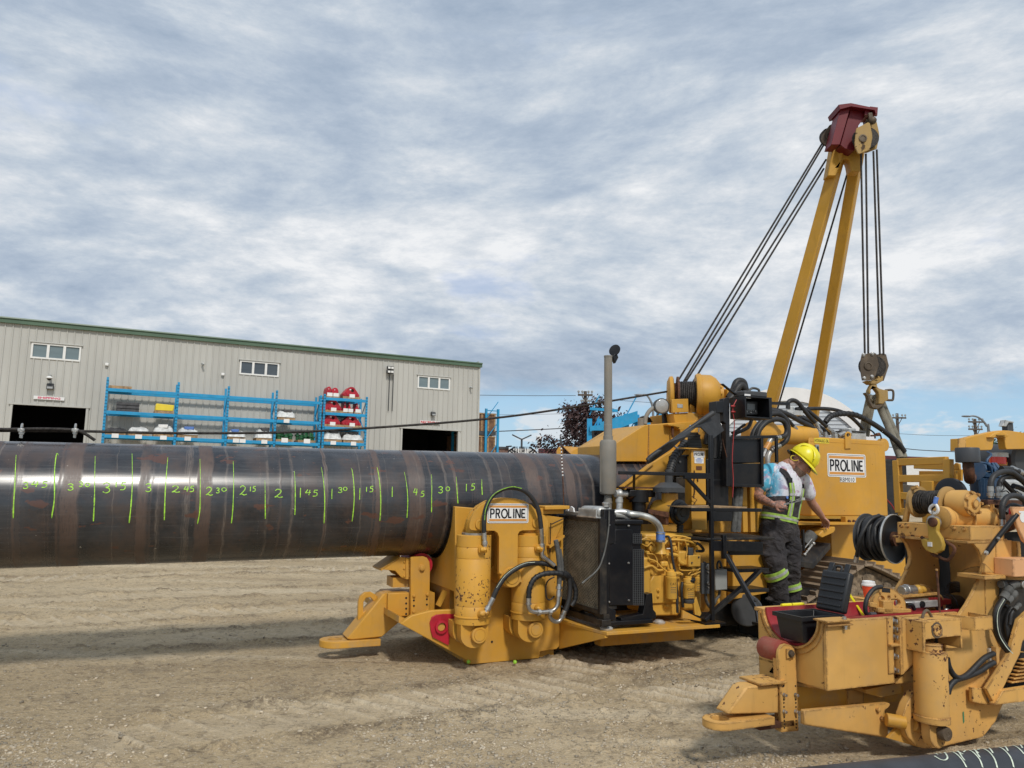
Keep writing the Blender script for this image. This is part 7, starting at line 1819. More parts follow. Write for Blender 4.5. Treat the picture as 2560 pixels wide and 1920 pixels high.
def hand(mb,wr,d,nrm,curls,spread=.12,thumb=1,tcurl=.5):
 """palm and five fingers; nrm is the way the palm faces and the fingers curl"""
 d=d.normalized();nrm=(nrm-d*nrm.dot(d)).normalized();sd_=d.cross(nrm).normalized()*thumb
 loft(mb,[(wr,.027,.021,sd_,nrm),(wr+d*.03,.036,.019,sd_,nrm),(wr+d*.065,.042,.016,sd_,nrm),(wr+d*.088,.041,.013,sd_,nrm)],14)
 lens=(.070,.080,.074,.058)
 for i,(ln,cu)in enumerate(zip(lens,curls)):
  off=.031-i*.0205;p=wr+d*.082+sd_*off;ang=(1.5-i)*spread*-.35
  dd=(d-sd_*ang).normalized();P_=[p-d*.012];q=p
  a=0
  for k_,fr_q in enumerate((.45,.30,.25)):
   a+=cu*(.7 if k_==0 else 1.0);v=dd*math.cos(a)+nrm*math.sin(a);q2=q+v*ln*fr_q;P_+=[q.lerp(q2,.6),q2];q=q2
  limb(mb,P_,[.0098,.0092,.0085,.0072],8,3)
 p=wr+d*.028+sd_*.030;t1=p+(d*.6+sd_*.75+nrm*.25).normalized()*.036;t2=t1+(d*.9+sd_*(.25-tcurl*.4)+nrm*(.3+tcurl*.5)).normalized()*.032;t3=t2+(d*.9+nrm*(.2+tcurl*.4)-sd_*tcurl*.4).normalized()*.024
 limb(mb,[p-sd_*.008,t1,t2,t3],[.014,.0115,.010,.008],8,3)
 return wr+d*.11+nrm*.02
hgrip=hand(body,rwr,kp(425,668,-.34)-rwr,Vector((.15,.75,-.25)),(.55,.75,.85,.9),thumb=-1,tcurl=.9)
hand(body,lwr,kp(828,845,.42)-lwr,Vector((-.35,-.1,-.9)),(.35,.4,.45,.5),thumb=-1,tcurl=.3)
limb(body,[rhip,rkn,ran],[.085,.060,.045]);limb(body,[lhip,lkn,lan],[.085,.060,.045])
def m_skin():
 m,k,b,co=mat_base('weathered_skin')
 n=k.noise(co,14,5,.6)
 c=k.mix(k.ramp(n,.3,.7),(.40,.185,.125),(.52,.27,.19))
 gx=k.node('ShaderNodeSeparateXYZ',{0:co})
 arm=k.math('MULTIPLY',k.math('LESS_THAN',gx.outputs[0],float(kp(345,700).x)),k.math('LESS_THAN',gx.outputs[2],float(kp(300,500).z)))
 arm=k.math('MULTIPLY',arm,k.math('GREATER_THAN',gx.outputs[2],float(kp(300,790).z)))
 c=k.mix(k.math('MULTIPLY',k.math('MULTIPLY',arm,k.ramp(k.noise(co,38,4,.65,.8),.46,.56)),.62),c,(.09,.085,.085))
 k.set(b.inputs['Base Color'],c);b.inputs['Roughness'].default_value=.5
 b.inputs['Subsurface Weight'].default_value=.08;b.inputs['Subsurface Radius'].default_value=(.02,.008,.005)
 return m
def m_tie():
 m,k,b,co=mat_base('tie_dye_cotton')
 gx=k.node('ShaderNodeSeparateXYZ',{0:co})
 n=k.noise(co,7,4,.6,1.6);n2=k.noise(co,9,4,.6,2.0)
 c=k.mix(k.ramp(n2,.50,.62),(.72,.73,.80),(.50,.34,.48))
 side=k.ramp(gx.outputs[0],float(kp(420,400).x),float(kp(300,400).x))
 c=k.mix(k.math('MULTIPLY',k.ramp(n,.36,.50),side),c,(.10,.46,.66))
 c=k.mix(k.math('MULTIPLY',k.ramp(k.noise(co,26,3,.5),.64,.70),.5),c,(.33,.28,.40))
 k.set(b.inputs['Base Color'],c);b.inputs['Roughness'].default_value=.85
 bp=k.node('ShaderNodeBump',{'Strength':.5,'Distance':.02,'Height':k.noise(k.scale(co,(1,1,.45)),13,3,.5,.6)});k.l.new(bp.outputs[0],b.inputs['Normal'])
 return m
def m_cloth():
 m,k,b,co=mat_base('charcoal_work_cloth')
 n=k.noise(co,5,5,.65)
 c=k.mix(k.ramp(n,.35,.7),(.022,.020,.023),(.052,.046,.048))
 c=k.mix(k.math('MULTIPLY',k.ramp(k.noise(co,11,5,.7),.55,.75),.45),c,(.12,.095,.075))
 k.set(b.inputs['Base Color'],c);b.inputs['Roughness'].default_value=.9
 w_=k.noise(k.scale(co,(1,1,1.3)),6.5,3,.5,1.2)
 bp=k.node('ShaderNodeBump',{'Strength':.9,'Distance':.05,'Height':w_});k.l.new(bp.outputs[0],b.inputs['Normal'])
 return m
M['skin']=m_skin();M['tie']=m_tie();M['cloth']=m_cloth()
M['hivis']=plain('hi_vis_lime',(.33,.52,.08),.6,var=.25,scale=18)
M['silver']=plain('reflective_tape',(.42,.43,.40),.45,.2,var=.2,scale=18)
M['hair']=plain('grey_stubble',(.20,.13,.095),.8,var=.4,scale=60)
bo=remesh(ob('body',body,M['skin'],wk),.0042,3)
ts=MB();loft(ts,[(c,hw,hd,l_,f_)for c,hw,hd,l_,f_ in torso_secs(.004)[1:6]])
limb(ts,[kp(345,352,-.03),kp(280,368,-.07),kp(252,425,-.085),rsh.lerp(rel,.48)],[.075,.080,.082,.085]);limb(ts,[kp(560,410,.05),kp(622,450,.10),lsh.lerp(lel,.55)],[.078,.076,.078])
limb(ts,[kp(442,345,.02),kp(470,325,.015)],[.085,.074])
tsh=remesh(ob('t_shirt',ts,M['tie'],wk),.008,4)
tr_=MB()
loft(tr_,[(c,hw,hd,l_,f_)for c,hw,hd,l_,f_ in[(kp(400,745),.185,.142,LAT,FWD),(kp(398,800),.188,.146,LAT,FWD),(kp(398,880),.196,.152,LAT,FWD),(kp(398,960),.178,.142,LAT,FWD),(kp(400,1010),.12,.12,LAT,FWD)]])
limb(tr_,[rhip+Vector((0,0,.0)),kp(332,1040,-.06),rkn,kp(372,1320,-.09),kp(385,1480,-.04),kp(398,1600,.0),kp(398,1640,.0)],[.118,.125,.110,.098,.098,.096,.092],18)
limb(tr_,[lhip,kp(500,1060,.03),lkn,kp(512,1330,.04),kp(518,1480,.08),kp(520,1610,.10),kp(520,1645,.10)],[.112,.110,.092,.082,.080,.080,.080],18)
for a,dy,r_ in(((300,1130),-.14,.03),((440,1110),-.10,.03),((300,1290),-.12,.028),((420,1390),-.10,.03),((540,1150),.0,.025),((470,1330),-.02,.022),((430,1530),-.07,.03),((330,1540),-.05,.03)):
 c=kp(*a,dy);tr_.ball(c,(.07,.04,r_),10,6)
tro=remesh(ob('overall_trousers',tr_,M['cloth'],wk),.009,2)
tx=bpy.data.textures.new('folds','CLOUDS');tx.noise_scale=.11;tx.noise_depth=2
dsp=tro.modifiers.new('Folds','DISPLACE');dsp.texture=tx;dsp.strength=.045;dsp.mid_level=.5
bb_=MB();loft(bb_,[(kp(438,588),.184,.142,LAT,FWD),(kp(430,630),.187,.144,LAT,FWD),(kp(412,700),.186,.146,LAT,FWD),(kp(398,790),.188,.146,LAT,FWD)])
bib=remesh(ob('overall_bib',bb_,M['cloth'],wk),.009,2)
def on_front(x,y,off=.0):
 """point on the chest surface under a picture point"""
 z=kp(x,y).z;secs=torso_secs(.0)
 for a,b in zip(secs,secs[1:]):
  if a[0].z>=z>=b[0].z:
   t=(a[0].z-z)/(a[0].z-b[0].z);c=a[0].lerp(b[0],t);hw=a[1]+(b[1]-a[1])*t;hd=a[2]+(b[2]-a[2])*t;break
 else:c,hw,hd=secs[1][0],secs[1][1],secs[1][2]
 u=max(-.97,min(.97,((kp(x,y)-c).x/LAT.x)/hw*.92));
 q=hd*(1-abs(u)**2.35)**(1/2.35)+off
 return c+LAT*(u*hw)+FWD*q
def strap(name,pts,wd,mat,off,parent,th=.006):
 P_=catmull([on_front(x,y,off)for x,y in pts],5);mb=MB()
 for a,b in zip(P_,P_[1:]):mb.bar(a-(b-a)*.12,b+(b-a)*.12,wd,th,up=FWD)
 return ob(name,mb,mat,parent)
s1=strap('strap',[(345,345),(368,380),(392,440),(402,500)],.058,M['cloth'],.014,bib,.010)
ob('strap_over',MB().tube([kp(340,300,.06),kp(345,318,-.02),kp(352,345,-.09)],.024,8,4),M['cloth'],bib)
s2=strap('strap',[(640,430),(628,470),(612,525),(598,560)],.055,M['cloth'],.016,bib,.010)
for off,cx in((0,0),):
 strap('hi_vis_tape',[(402,470),(408,560),(400,660),(380,770)],.060,M['hivis'],.026,bib);strap('reflective_tape',[(402,470),(408,560),(400,660),(380,770)],.020,M['silver'],.030,bib)
 strap('hi_vis_tape',[(605,520),(590,620),(572,720),(560,800)],.052,M['hivis'],.028,bib);strap('reflective_tape',[(605,520),(590,620),(572,720),(560,800)],.018,M['silver'],.032,bib)
for x,y in((398,572),(575,615)):g=on_front(x,y,.036);ob('label_tab',MB().bar(g-LAT*.032,g+LAT*.032,.026,.006,up=FWD),M['silver'],bib)
ob('buckle',MB().bar(on_front(390,440,.026)-LAT*.028,on_front(390,440,.026)+LAT*.028,.040,.010,up=FWD),M['plastic'],bib)
g=on_front(512,575,.020);ob('zip_pull',MB().bar(g,g+Vector((0,0,-.03)),.007,.005,up=FWD),M['silver'],bib)
g=on_front(355,600,.022);ob('badge',MB().cyl(g,g+FWD*.006,.014,n=14),M['siliconeblue'],bib)
def band(name,c,axis,hw,hd,w_,mat,parent,lat=LAT):
 ax=Vector(axis).normalized();l2=(lat-ax*lat.dot(ax)).normalized();f2=ax.cross(l2).normalized();mb=MB();n=28;vs=[]
 for t in(-.5,.5):
  for k_ in(1.0,.93):
   for i in range(n):a=2*math.pi*i/n;vs.append(Vector(c)+ax*(w_*t)+l2*(hw*k_*math.cos(a))+f2*(hd*k_*math.sin(a)))
 fs=[]
 for i in range(n):
  j=(i+1)%n;fs+=[(i,j,2*n+j,2*n+i),(n+j,n+i,3*n+i,3*n+j),(i,n+i,n+j,j),(2*n+i,2*n+j,3*n+j,3*n+i)]
 return ob(name,mb.add(vs,fs),mat,parent,ang=50)
beltax=Vector((.10,0,1))
bl_=band('waist_band',kp(396,795),Vector((.16,.05,1)),.200,.160,.062,M['hivis'],tro);band('reflective_tape',kp(396,795),Vector((.16,.05,1)),.203,.163,.020,M['silver'],tro)
ax1=kp(362,1260,-.1)-kp(372,1340,-.09)
band('leg_band',kp(365,1300,-.085),ax1+Vector((-.03,0,0)),.118,.118,.080,M['hivis'],tro);band('reflective_tape',kp(365,1300,-.085),ax1+Vector((-.03,0,0)),.121,.121,.026,M['silver'],tro)
band('leg_band',kp(512,1430,.06),Vector((-.25,0,1)),.094,.094,.066,M['hivis'],tro);band('reflective_tape',kp(512,1430,.06),Vector((-.25,0,1)),.097,.097,.024,M['silver'],tro)
for an,dy in((ran,0),(lan,0)):
 f=Vector((.55,-.8,0)).normalized();b=MB()
 limb(b,[Vector((an.x,an.y,an.z+.02)),Vector((an.x,an.y,.235))],[.062,.060]);limb(b,[Vector((an.x,an.y,.215))-f*.05,Vector((an.x,an.y,.215))+f*.08,Vector((an.x,an.y,.205))+f*.18],[.050,.050,.042])
 bt2=remesh(ob('boot',b,M['rust'],wk),.008,3)
hh_=hc+UPH*.050-FH*.006
hat=MB();rings=[];n=36;vs=[];m=12
for j in range(m+1):
 ph=math.pi/2*j/m
 for i in range(n):
  a=2*math.pi*i/n;rr=math.cos(ph)**.72;ex=.142 if math.cos(a)>0 else.138
  vs.append(hh_+FH*(ex*rr*math.cos(a))+LH*(.118*rr*math.sin(a))+UPH*(.150*math.sin(ph)+.012*(abs(math.sin(a))<.16)*math.sin(2*ph)))
hat.add(vs,[(j*n+i,j*n+(i+1)%n,(j+1)*n+(i+1)%n,(j+1)*n+i)for j in range(m)for i in range(n)])
hto=ob('hard_hat',hat,M['yellowplas'],wk,ang=60);so=hto.modifiers.new('Thick','SOLIDIFY');so.thickness=.004;so.offset=1
brm=MB();vs=[]
for k_,(ex,drop)in enumerate(((.0,.0),(1.0,-.010),(1.0,-.016),(.0,-.008))):
 for i in range(n):
  a=2*math.pi*i/n;bw=.012+.058*max(0,math.cos(a))**1.6
  vs.append(hh_+FH*((.138+ex*bw)*math.cos(a))+LH*((.116+ex*.014)*math.sin(a))+UPH*(drop-.02*ex*max(0,math.cos(a))))
brm.add(vs,[(k_*n+i,k_*n+(i+1)%n,((k_+1)%4)*n+(i+1)%n,((k_+1)%4)*n+i)for k_ in range(4)for i in range(n)])
ob('brim',brm,M['yellowplas'],hto,ang=50)
rdg=MB();P_=[hh_+FH*(.142*math.cos(R(q))**1*(1 if abs(q)<90 else 1))*1.0+UPH*(.158*math.sin(R(q)))for q in range(15,150,9)];rdg.tube(P_,.011,8,2)
ob('crown_ridge',rdg,M['yellowplas'],hto)
for sg in(-1,1):
 q_=[hh_+FH*(.10*math.cos(R(t))*1.1)+LH*sg*(.075+.03*abs(math.cos(R(t))))+UPH*(.125*math.sin(R(t))*.9+.01)for t in range(20,150,13)]
 ob('side_ridge',MB().tube(q_,.008,6,2),M['yellowplas'],hto)
ob('hat_ratchet',MB().bar(hh_-FH*.135-UPH*.03-LH*.05,hh_-FH*.135-UPH*.03+LH*.05,.05,.02,up=UPH),M['plastic'],hto,.005)
hr=MB();hr.ball(hc-FH*.045+UPH*.018,(.076,.076,.070),16,10);ob('hair',hr,M['hair'],wk)
bd=MB();loft(bd,[(hc-UPH*.052+FH*.036,.064,.080,LH,FH),(hc-UPH*.088+FH*.046,.050,.060,LH,FH),(hc-UPH*.118+FH*.055,.028,.036,LH,FH)],18);ob('beard',bd,M['hair'],wk)
gl_=MB()
for sg in(-1,1):
 gl_.tube([hc+UPH*.034+FH*.112+LH*.006*sg,hc+UPH*.034+FH*.108+LH*.055*sg,hc+UPH*.028+FH*.08+LH*.077*sg,hc+UPH*.012-FH*.005+LH*.090*sg],.0035,6,3)
 gl_.bar(hc+UPH*.030+FH*.115+LH*.010*sg,hc+UPH*.026+FH*.106+LH*.058*sg,.034,.004,up=FH)
ob('glasses',gl_,M['glassdark'],wk)
ep_=MB().tube([hc+UPH*.0-FH*.01-LH*.098,hc-UPH*.03-FH*.03-LH*.10,hc-UPH*.035-FH*.07-LH*.095,hc-UPH*.01-FH*.085-LH*.09,hc+UPH*.015-FH*.06-LH*.09],.0045,6,4);ob('ear_plug',ep_,M['sticky'],wk)
c0,c1=kp(440,668,-.40),kp(600,628,-.40)
tl=thing('caliper','small steel caliper held in the worker\'s right hand','caliper',WO)
ob('caliper_beam',MB().bar(c0,c1,.016,.006,up=(0,-1,0)),M['steel'],tl)
ob('caliper_jaw',MB().bar(c0.lerp(c1,.35),c0.lerp(c1,.35)+Vector((.01,0,.03)),.014,.006,up=(0,-1,0)).bar(c0.lerp(c1,.5),c1+Vector((.0,0,.02)),.010,.006,up=(0,-1,0)),M['steel'],tl)
p1=F1.loc(WO+Vector((-.25,-.2,0)))
part('step_plate',MB().box((p1.x-.1,p1.y-.15,.14),(p1.x+.75,p1.y+.55,.163)),M['blackdust'],.004)
part('step_support',MB().box((p1.x+.0,p1.y+.0,.0),(p1.x+.65,p1.y+.3,.139)),M['blackdust'])
# ------------------------------------------------------------------ SMALLER PIPE BENDER in the foreground
F2=Fr(1.939,4.795,YAW)
bm2=thing('pipe_bending_machine','smaller faded yellow pipe bender with chipped paint and an open red cradle','bending machine',F2.O,F2.yaw)
Y2,Y2C=M['yel2'],M['yel2chip']
def q2(c,x,y,yl):return F2.at(c,x,y,y=yl)
def p2(name,mb,mat,bev=0.0,parent=None,**kw):return ob(name,mb,mat,parent or bm2,bev,**kw)
def pl2_(name,c,pts,y,t,mat,bev=.004,holes=(),parent=None,**kw):
 return p2(name,MB().plate(F2.xz(c,pts,y),y,y+t,[F2.xz(c,h,y)for h in holes]),mat,bev,parent,**kw)
NY,FY_,AX=-.50,.01,-.25
xe2=-.538
zt,zb5=.722,.385
pl2_('front_plate','M',[(602,432),(1100,405),(1165,937),(612,1003)],NY,.02,Y2,.003)
SR,SZ=.205,.735
sd=[(NY+.021,zb5),(NY+.021,zt),(AX-SR,zt)]+[(AX-SR*math.cos(R(q)),SZ-(SZ-.565)*math.sin(R(q))**1.0)for q in range(8,173,8)]+[(AX+SR,zt),(FY_,zt),(FY_,.30),(AX+.1,.30),(AX+.1,.47),(AX-.02,.47),(AX-.02,zb5)]
p2('end_plate',MB().plate_x(sd,xe2,xe2+.025),Y2C,.003)
p2('end_rib',MB().plate_x([(AX+.11,.44),(FY_,.44),(FY_,.455),(AX+.11,.455)],xe2-.0,xe2+.25),Y2,.002)
xr2=F2.at('M',1700,380,y=NY).x
lin=MB();vs=[];n_=23
for x in(xe2+.004,xr2+.25):
 for rr in(0,.012):
  for q in range(n_):a=math.pi*q/(n_-1);vs.append((x,AX-(SR-.002-rr)*math.cos(a),SZ-(SZ-.565-rr)*math.sin(a)-.0+.004))
lin.add(vs,[(i,i+1,2*n_+i+1,2*n_+i)for i in range(n_-1)]+[(n_+i,n_+i+1,3*n_+i+1,3*n_+i)for i in range(n_-1)]+[(i,i+1,n_+i+1,n_+i)for i in range(n_-1)])
p2('cradle_liner',lin,M['red'])
for rr,w_,t_ in((SR+.004,.018,.012),(SR+.034,.010,.006)):
 arc=[]
 for q in range(0,181,8):arc.append(Vector((xe2-t_/2,AX-rr*math.cos(R(q)),SZ-(rr-.035)*math.sin(R(q)))))
 m_=MB()
 for a,b in zip(arc,arc[1:]):m_.bar(a,b,t_,w_,up=(1,0,0))
 p2('cradle_lip',m_,Y2C)
p2('top_rail',MB().box((xe2,NY+.021,zt-.012),(xr2,AX-SR-.002,zt+.008)),Y2C,.003)
p2('top_rail',MB().box((xe2,AX+SR+.002,zt-.012),(xr2+.2,FY_+.03,zt+.008)),Y2C,.003)
p2('far_plate',MB().box((xe2+.026,FY_,.30),(xr2,FY_+.02,zt-.013)),Y2)
p2('floor_plate',MB().prism([(NY+.022,zb5+.002),(FY_-.002,.31),(FY_-.002,.33),(NY+.022,zb5+.02)],lambda a,b,c:(c,a,b),xe2+.03,xr2),Y2)
lw=MB();a=q2('M',590,425,NY-.03);b=q2('M',830,425,NY-.03)
lw.box((a.x+.02,NY-.03,zt+.009),(b.x,NY+.07,zt+.018));lw.box((a.x+.03,NY-.025,zt-.012),(b.x+.0,NY-.0,zt-.004));p2('hinge_strip',lw,Y2C,.002)
g=q2('M',765,465,NY-.02);p2('bolt',MB().bolt((g.x,NY-.015,zt-.013),(0,0,-1),.010,.02),M['steel']);p2('bolt',MB().bolt((g.x,NY-.01,zt+.019),(0,0,1),.011,.014),M['steel'])
pl2_('channel_web','M',[(1100,405),(1208,400),(1222,865),(1118,862)],NY+.012,.02,Y2,.002)
pl2_('channel_flange','M',[(1098,402),(1145,402),(1160,860),(1112,865)],NY-.006,.012,Y2C,.003)
pl2_('channel_flange','M',[(1200,400),(1215,402),(1228,868),(1212,870)],NY-.030,.040,Y2C,.003)
a,b=q2('M',1110,628,NY-.01),q2('M',1210,635,NY-.01);p2('channel_stiffener',MB().box((a.x,NY-.028,a.z-.006),(b.x,NY+.011,a.z+.006)),Y2C,.002)
for cy in(435,497,563,718,832):g=q2('M',1170+(cy-435)*.03,cy,NY);p2('bolt',MB().bolt((g.x,NY+.011,g.z),(0,-1,0),.0155,.030),M['steel'])
cA=[q2('M',*q,NY-.03)for q in((1215,405),(1228,868))];cB=[q2('M',*q,NY-.055)for q in((1392,440),(1402,690))]
cm=MB();back=Vector((0,.016,0));P4=[cA[0],cB[0],cB[1],cA[1]]
cm.add(P4+[p+back for p in P4],[(0,1,2,3),(7,6,5,4),(0,4,5,1),(1,5,6,2),(2,6,7,3),(3,7,4,0)]);p2('chamfer_panel',cm,Y2C,.002)
pl2_('under_web','M',[(1165,935),(1225,880),(1400,700),(1400,900),(1310,930),(1180,945)],NY+.02,.02,Y2)
NB=NY-.14
pl2_('bracket_plate','M',[(1392,435),(1700,410),(1705,550),(1598,560),(1410,582)],NB,.02,Y2,.003)
p2('bracket_top',MB().box((q2('M',1395,435,NB).x,NB+.021,q2('M',1500,430,NB).z-.02),(q2('M',1698,415,NB).x,NY-.002,q2('M',1500,428,NB).z)),Y2C,.003)
pl2_('bracket_leg','M',[(1388,438),(1408,440),(1412,690),(1394,690)],NB+.0,.14,Y2C,.002)
pl2_('bracket_leg','M',[(1690,410),(1703,410),(1714,652),(1700,652)],NB+.0,.14,Y2C,.002)
pl2_('bracket_back','M',[(1575,565),(1698,552),(1702,650),(1578,655)],NY-.02,.018,Y2)
g=q2('M',1502,505,NB);p2('bracket_pin',MB().lathe((g.x,NB+.02,g.z),(0,-1,0),[(0,.033),(.022,.033),(.028,.030),(.028,.024),(.025,.023),(.025,.0)],24),Y2C)
p2('grease_ring',MB().lathe((g.x,NB-.001,g.z),(0,-1,0),[(0,.042),(.002,.041),(.002,.030)],24),M['hook'])
p2('lift_handle',MB().tube([q2('M',1385,410,NY-.06),q2('M',1395,370,NY-.06),q2('M',1420,345,NY-.06),q2('M',1445,370,NY-.05),q2('M',1465,410,NY-.05)],.008,8,5),M['hook'])
RC2=.084;CY2=NY-.10
a,b=q2('M',1452,612,CY2),q2('M',1452,1248,CY2);L_=a.z-b.z
cy2=p2('lift_cylinder',MB().lathe((b.x+.01,CY2,b.z),(.035,0,1),[(0,RC2*.7),(0,RC2+.004),(.03,RC2+.006),(.034,RC2),(.042,RC2),(L_*.55,RC2),(L_*.9,RC2*.99),(L_-.04,RC2*.97),(L_-.036,RC2*.70),(L_-.008,RC2*.70),(L_-.004,RC2*.74),(L_,RC2*.70),(L_+.001,0)],40),Y2C)
pn=q2('M',1518,1335,CY2-.03)
p2('rod_eye',MB().plate([(b.x-.05,b.z+.003),(b.x+.07,b.z+.003),(b.x+.075,pn.z+.0)]+[(b.x+.012+.063*math.cos(R(q)),pn.z-.005+.075*math.sin(R(q)))for q in range(0,-181,-15)],CY2-.035,CY2+.02),Y2,.012,parent=cy2)
p2('pivot_pin',MB().lathe((pn.x+.01,CY2-.02,pn.z),(0,-1,0),[(0,.036),(.05,.036),(.056,.033),(.056,.012),(.054,.010),(.054,0)],28),M['hook'],parent=cy2)
PLo=[(1560,392),(1680,392)]
arc=[(1680,392),(1745,300),(1805,190),(1850,95)]
nearO=F2.xz('M',[(1570,395),(1660,395)]+arc,NY)+F2.xz('E',[(1800,1450),(1828,1400),(1836,1340),(1825,1270),(1795,1195),(1740,1130),(1745,1095),(2060,1095),(2110,1450)],NY)+F2.xz('M',[(2080,900),(2160,1000),(2040,1110),(1980,1250),(1880,1375),(1505,1466),(1400,1468),(1380,1300),(1575,1250)],NY)
sp2=p2('side_plate',MB().plate(nearO,NY,NY+.022),Y2,.004)
farO=[(x,z)for x,z in nearO]
p2('far_side_plate',MB().plate(farO,FY_-.03,FY_),Y2,.004)
p2('passage_floor',MB().box((nearO[2][0]-.1,NY+.023,.40),(nearO[2][0]+.9,FY_-.031,.42)),Y2)
p2('stiffback_back',MB().box((1.05,NY+.023,.45),(1.08,FY_-.031,1.12)),Y2)
p2('passage_shade_sheet',MB().box((.75,FY_+.03,.15),(2.4,FY_+.06,1.14)),M['dkinside'])  # dark sheet added so the passage looks shaded inside
inr=MB().lathe((1.03,AX,.72),(1,0,0),[(0,.10),(0,.23),(.018,.23),(.018,.10)],30);p2('inner_ring',inr,M['yel2'])
lowp=[(1232,1190),(1262,1105),(1305,1030),(1330,1000),(1420,1240),(1500,1465),(1400,1468),(1330,1445),(1265,1370),(1228,1260)]
pl2_('lower_ear','M',lowp,NY-.035,.05,Y2C,.004)
pl2_('ear_web','M',[(1228,1250),(1110,1385),(1330,1450),(1400,1468),(1330,1300)],NY+.0,.02,M['yeldust'])
p2('cross_pin',MB().cyl(q2('M',1090,1232,NY+.02),q2('M',1245,1258,NY-.03),.034,n=24).cyl(q2('M',1310,1275,NY-.03),q2('M',1360,1290,NY-.03),.030,n=20),M['yeldust'],.003)
gp=MB();gp.plate(F2.xz('M',[(1712,1175),(1722,1165),(1728,1250),(1718,1265)],NY-.002),NY-.0022,NY-.001);M['greenp']=plain('green_paint_smear',(.05,.22,.11),.5);p2('paint_smear',gp,M['greenp'],parent=sp2)
SBy=NY-.14
a,b=q2('M',1810,395,SBy),q2('M',1955,385,SBy);zt_,zb_=q2('M',1810,400,SBy).z,q2('M',1810,512,SBy).z
stb=MB().prism([(a.x-.06,NY-.001),(a.x,SBy),(b.x,SBy),(b.x,NY-.001),(b.x-.008,NY-.001),(b.x-.008,SBy+.008),(a.x+.004,SBy+.008),(a.x-.05,NY-.001)],lambda u,v,w:(u,v,w),zb_,zt_);p2('step_box',stb,Y2C,.002)
pl2_('lever_arm','M',[(425,1160),(1090,1098),(1118,1098),(1128,1112),(1118,1130),(1090,1150),(1075,1180),(1075,1230),(1105,1290),(1108,1385),(430,1278)],NY+.06,.03,M['yel2'],.006)
p2('lever_web',MB().plate(F2.xz('M',[(430,1165),(1080,1105),(1080,1370),(430,1275)],NY+.09),NY+.091,NY+.12),M['yeldust'])
for cx,cy in((1018,1150),(1052,1222)):g=q2('M',cx,cy,NY+.06);p2('bolt',MB().bolt((g.x,NY+.06,g.z),(0,-1,0),.012,.016),Y2)
HB=AX-.02
pl2_('hitch_beam','M',[(365,965),(1230,960),(1230,1080),(930,1110),(378,1165)],HB,.10,M['yeldust'],.006)
pl2_('beam_clamp','M',[(778,985),(912,975),(912,1100),(785,1112)],HB-.012,.124,Y2,.003)
pl2_('belly_fairing','M',[(925,990),(1215,930),(1215,1020),(1060,1055),(930,1020)],NY+.12,.2,M['yeldust'])
BY=AX-.05
bk2=F2.xz('M',[(215,715),(222,665),(245,630),(280,618),(320,630),(345,660),(355,700),(365,900),(370,1000),(380,1325),(238,1338),(228,1000)],BY)
bo2=p2('roller_bracket',MB().plate(bk2,BY,BY+.022),Y2C,.003)
dt=MB()
for cx in(255,352):
 for cy in(958,1070,1095,1128,1212,1240,1268,1298):g=q2('M',cx+(cy-958)*.02,cy,BY);dt.cyl((g.x,BY-.001,g.z),(g.x,BY-.003,g.z),.0042,n=10)
p2('bolt_holes',dt,M['dkinside'],parent=bo2)
for cx in(258,352):
 for cy in(1030,1165):g=q2('M',cx,cy,BY);p2('bolt',MB().bolt((g.x,BY,g.z),(0,-1,0),.0085,.022),M['steel'],parent=bo2)
g=q2('M',303,692,BY);sq=[(g.x-.026,g.z-.025),(g.x+.026,g.z-.025),(g.x+.026,g.z+.025),(g.x-.026,g.z+.025)]
nb=p2('axle_plate',MB().plate(sq,BY-.012,BY-.001),Y2C,.003,parent=bo2);p2('axle_nut',MB().bolt((g.x,BY-.012,g.z),(0,-1,0),.016,.014),M['hook'],parent=bo2)
zr2=g.z;r_f=q2('M',100,645,AX)
ra=Vector((g.x-.01,BY+.025,zr2))
p2('cradle_roller',MB().lathe(ra,(0,1,0),[(0,.02),(0,.054),(.006,.058),(.15,.058),(.156,.054),(.156,.02)],32),M['rollred'])
pl2_('bracket_backing','M',[(210,720),(228,725),(240,1330),(228,1330)],BY+.022,.04,Y2,.003)
TZ=.198
hx=q2('D',105,872,AX).x
ton=[(hx+.29,AX-.085),(hx+.29,AX+.085),(hx,AX+.085)]+[(hx+.085*math.cos(R(q)),AX+.085*math.sin(R(q)))for q in range(100,261,14)]+[(hx,AX-.085)]
p2('tow_tongue',MB().plate_z(ton,TZ,TZ+.04,[circ(hx+.005,AX,.045,20)]),Y2C,.004)
ha=F2.xz('D',[(165,845),(270,690),(285,668),(330,650),(515,645),(520,850)],AX-.045)
ha=[(x,max(z,TZ+.041))for x,z in ha]
p2('hitch_arm',MB().plate(ha,AX-.045,AX+.06),Y2C,.012)
p2('hitch_top',MB().box((q2('D',330,650,AX).x,AX-.07,max(p[1]for p in ha)+.001),(q2('D',510,640,AX).x,AX+.10,max(p[1]for p in ha)+.014)),Y2C,.003)
p2('tongue_keel',MB().box((hx+.22,AX-.05,TZ-.03),(hx+.45,AX+.07,TZ-.001)),M['rust'])
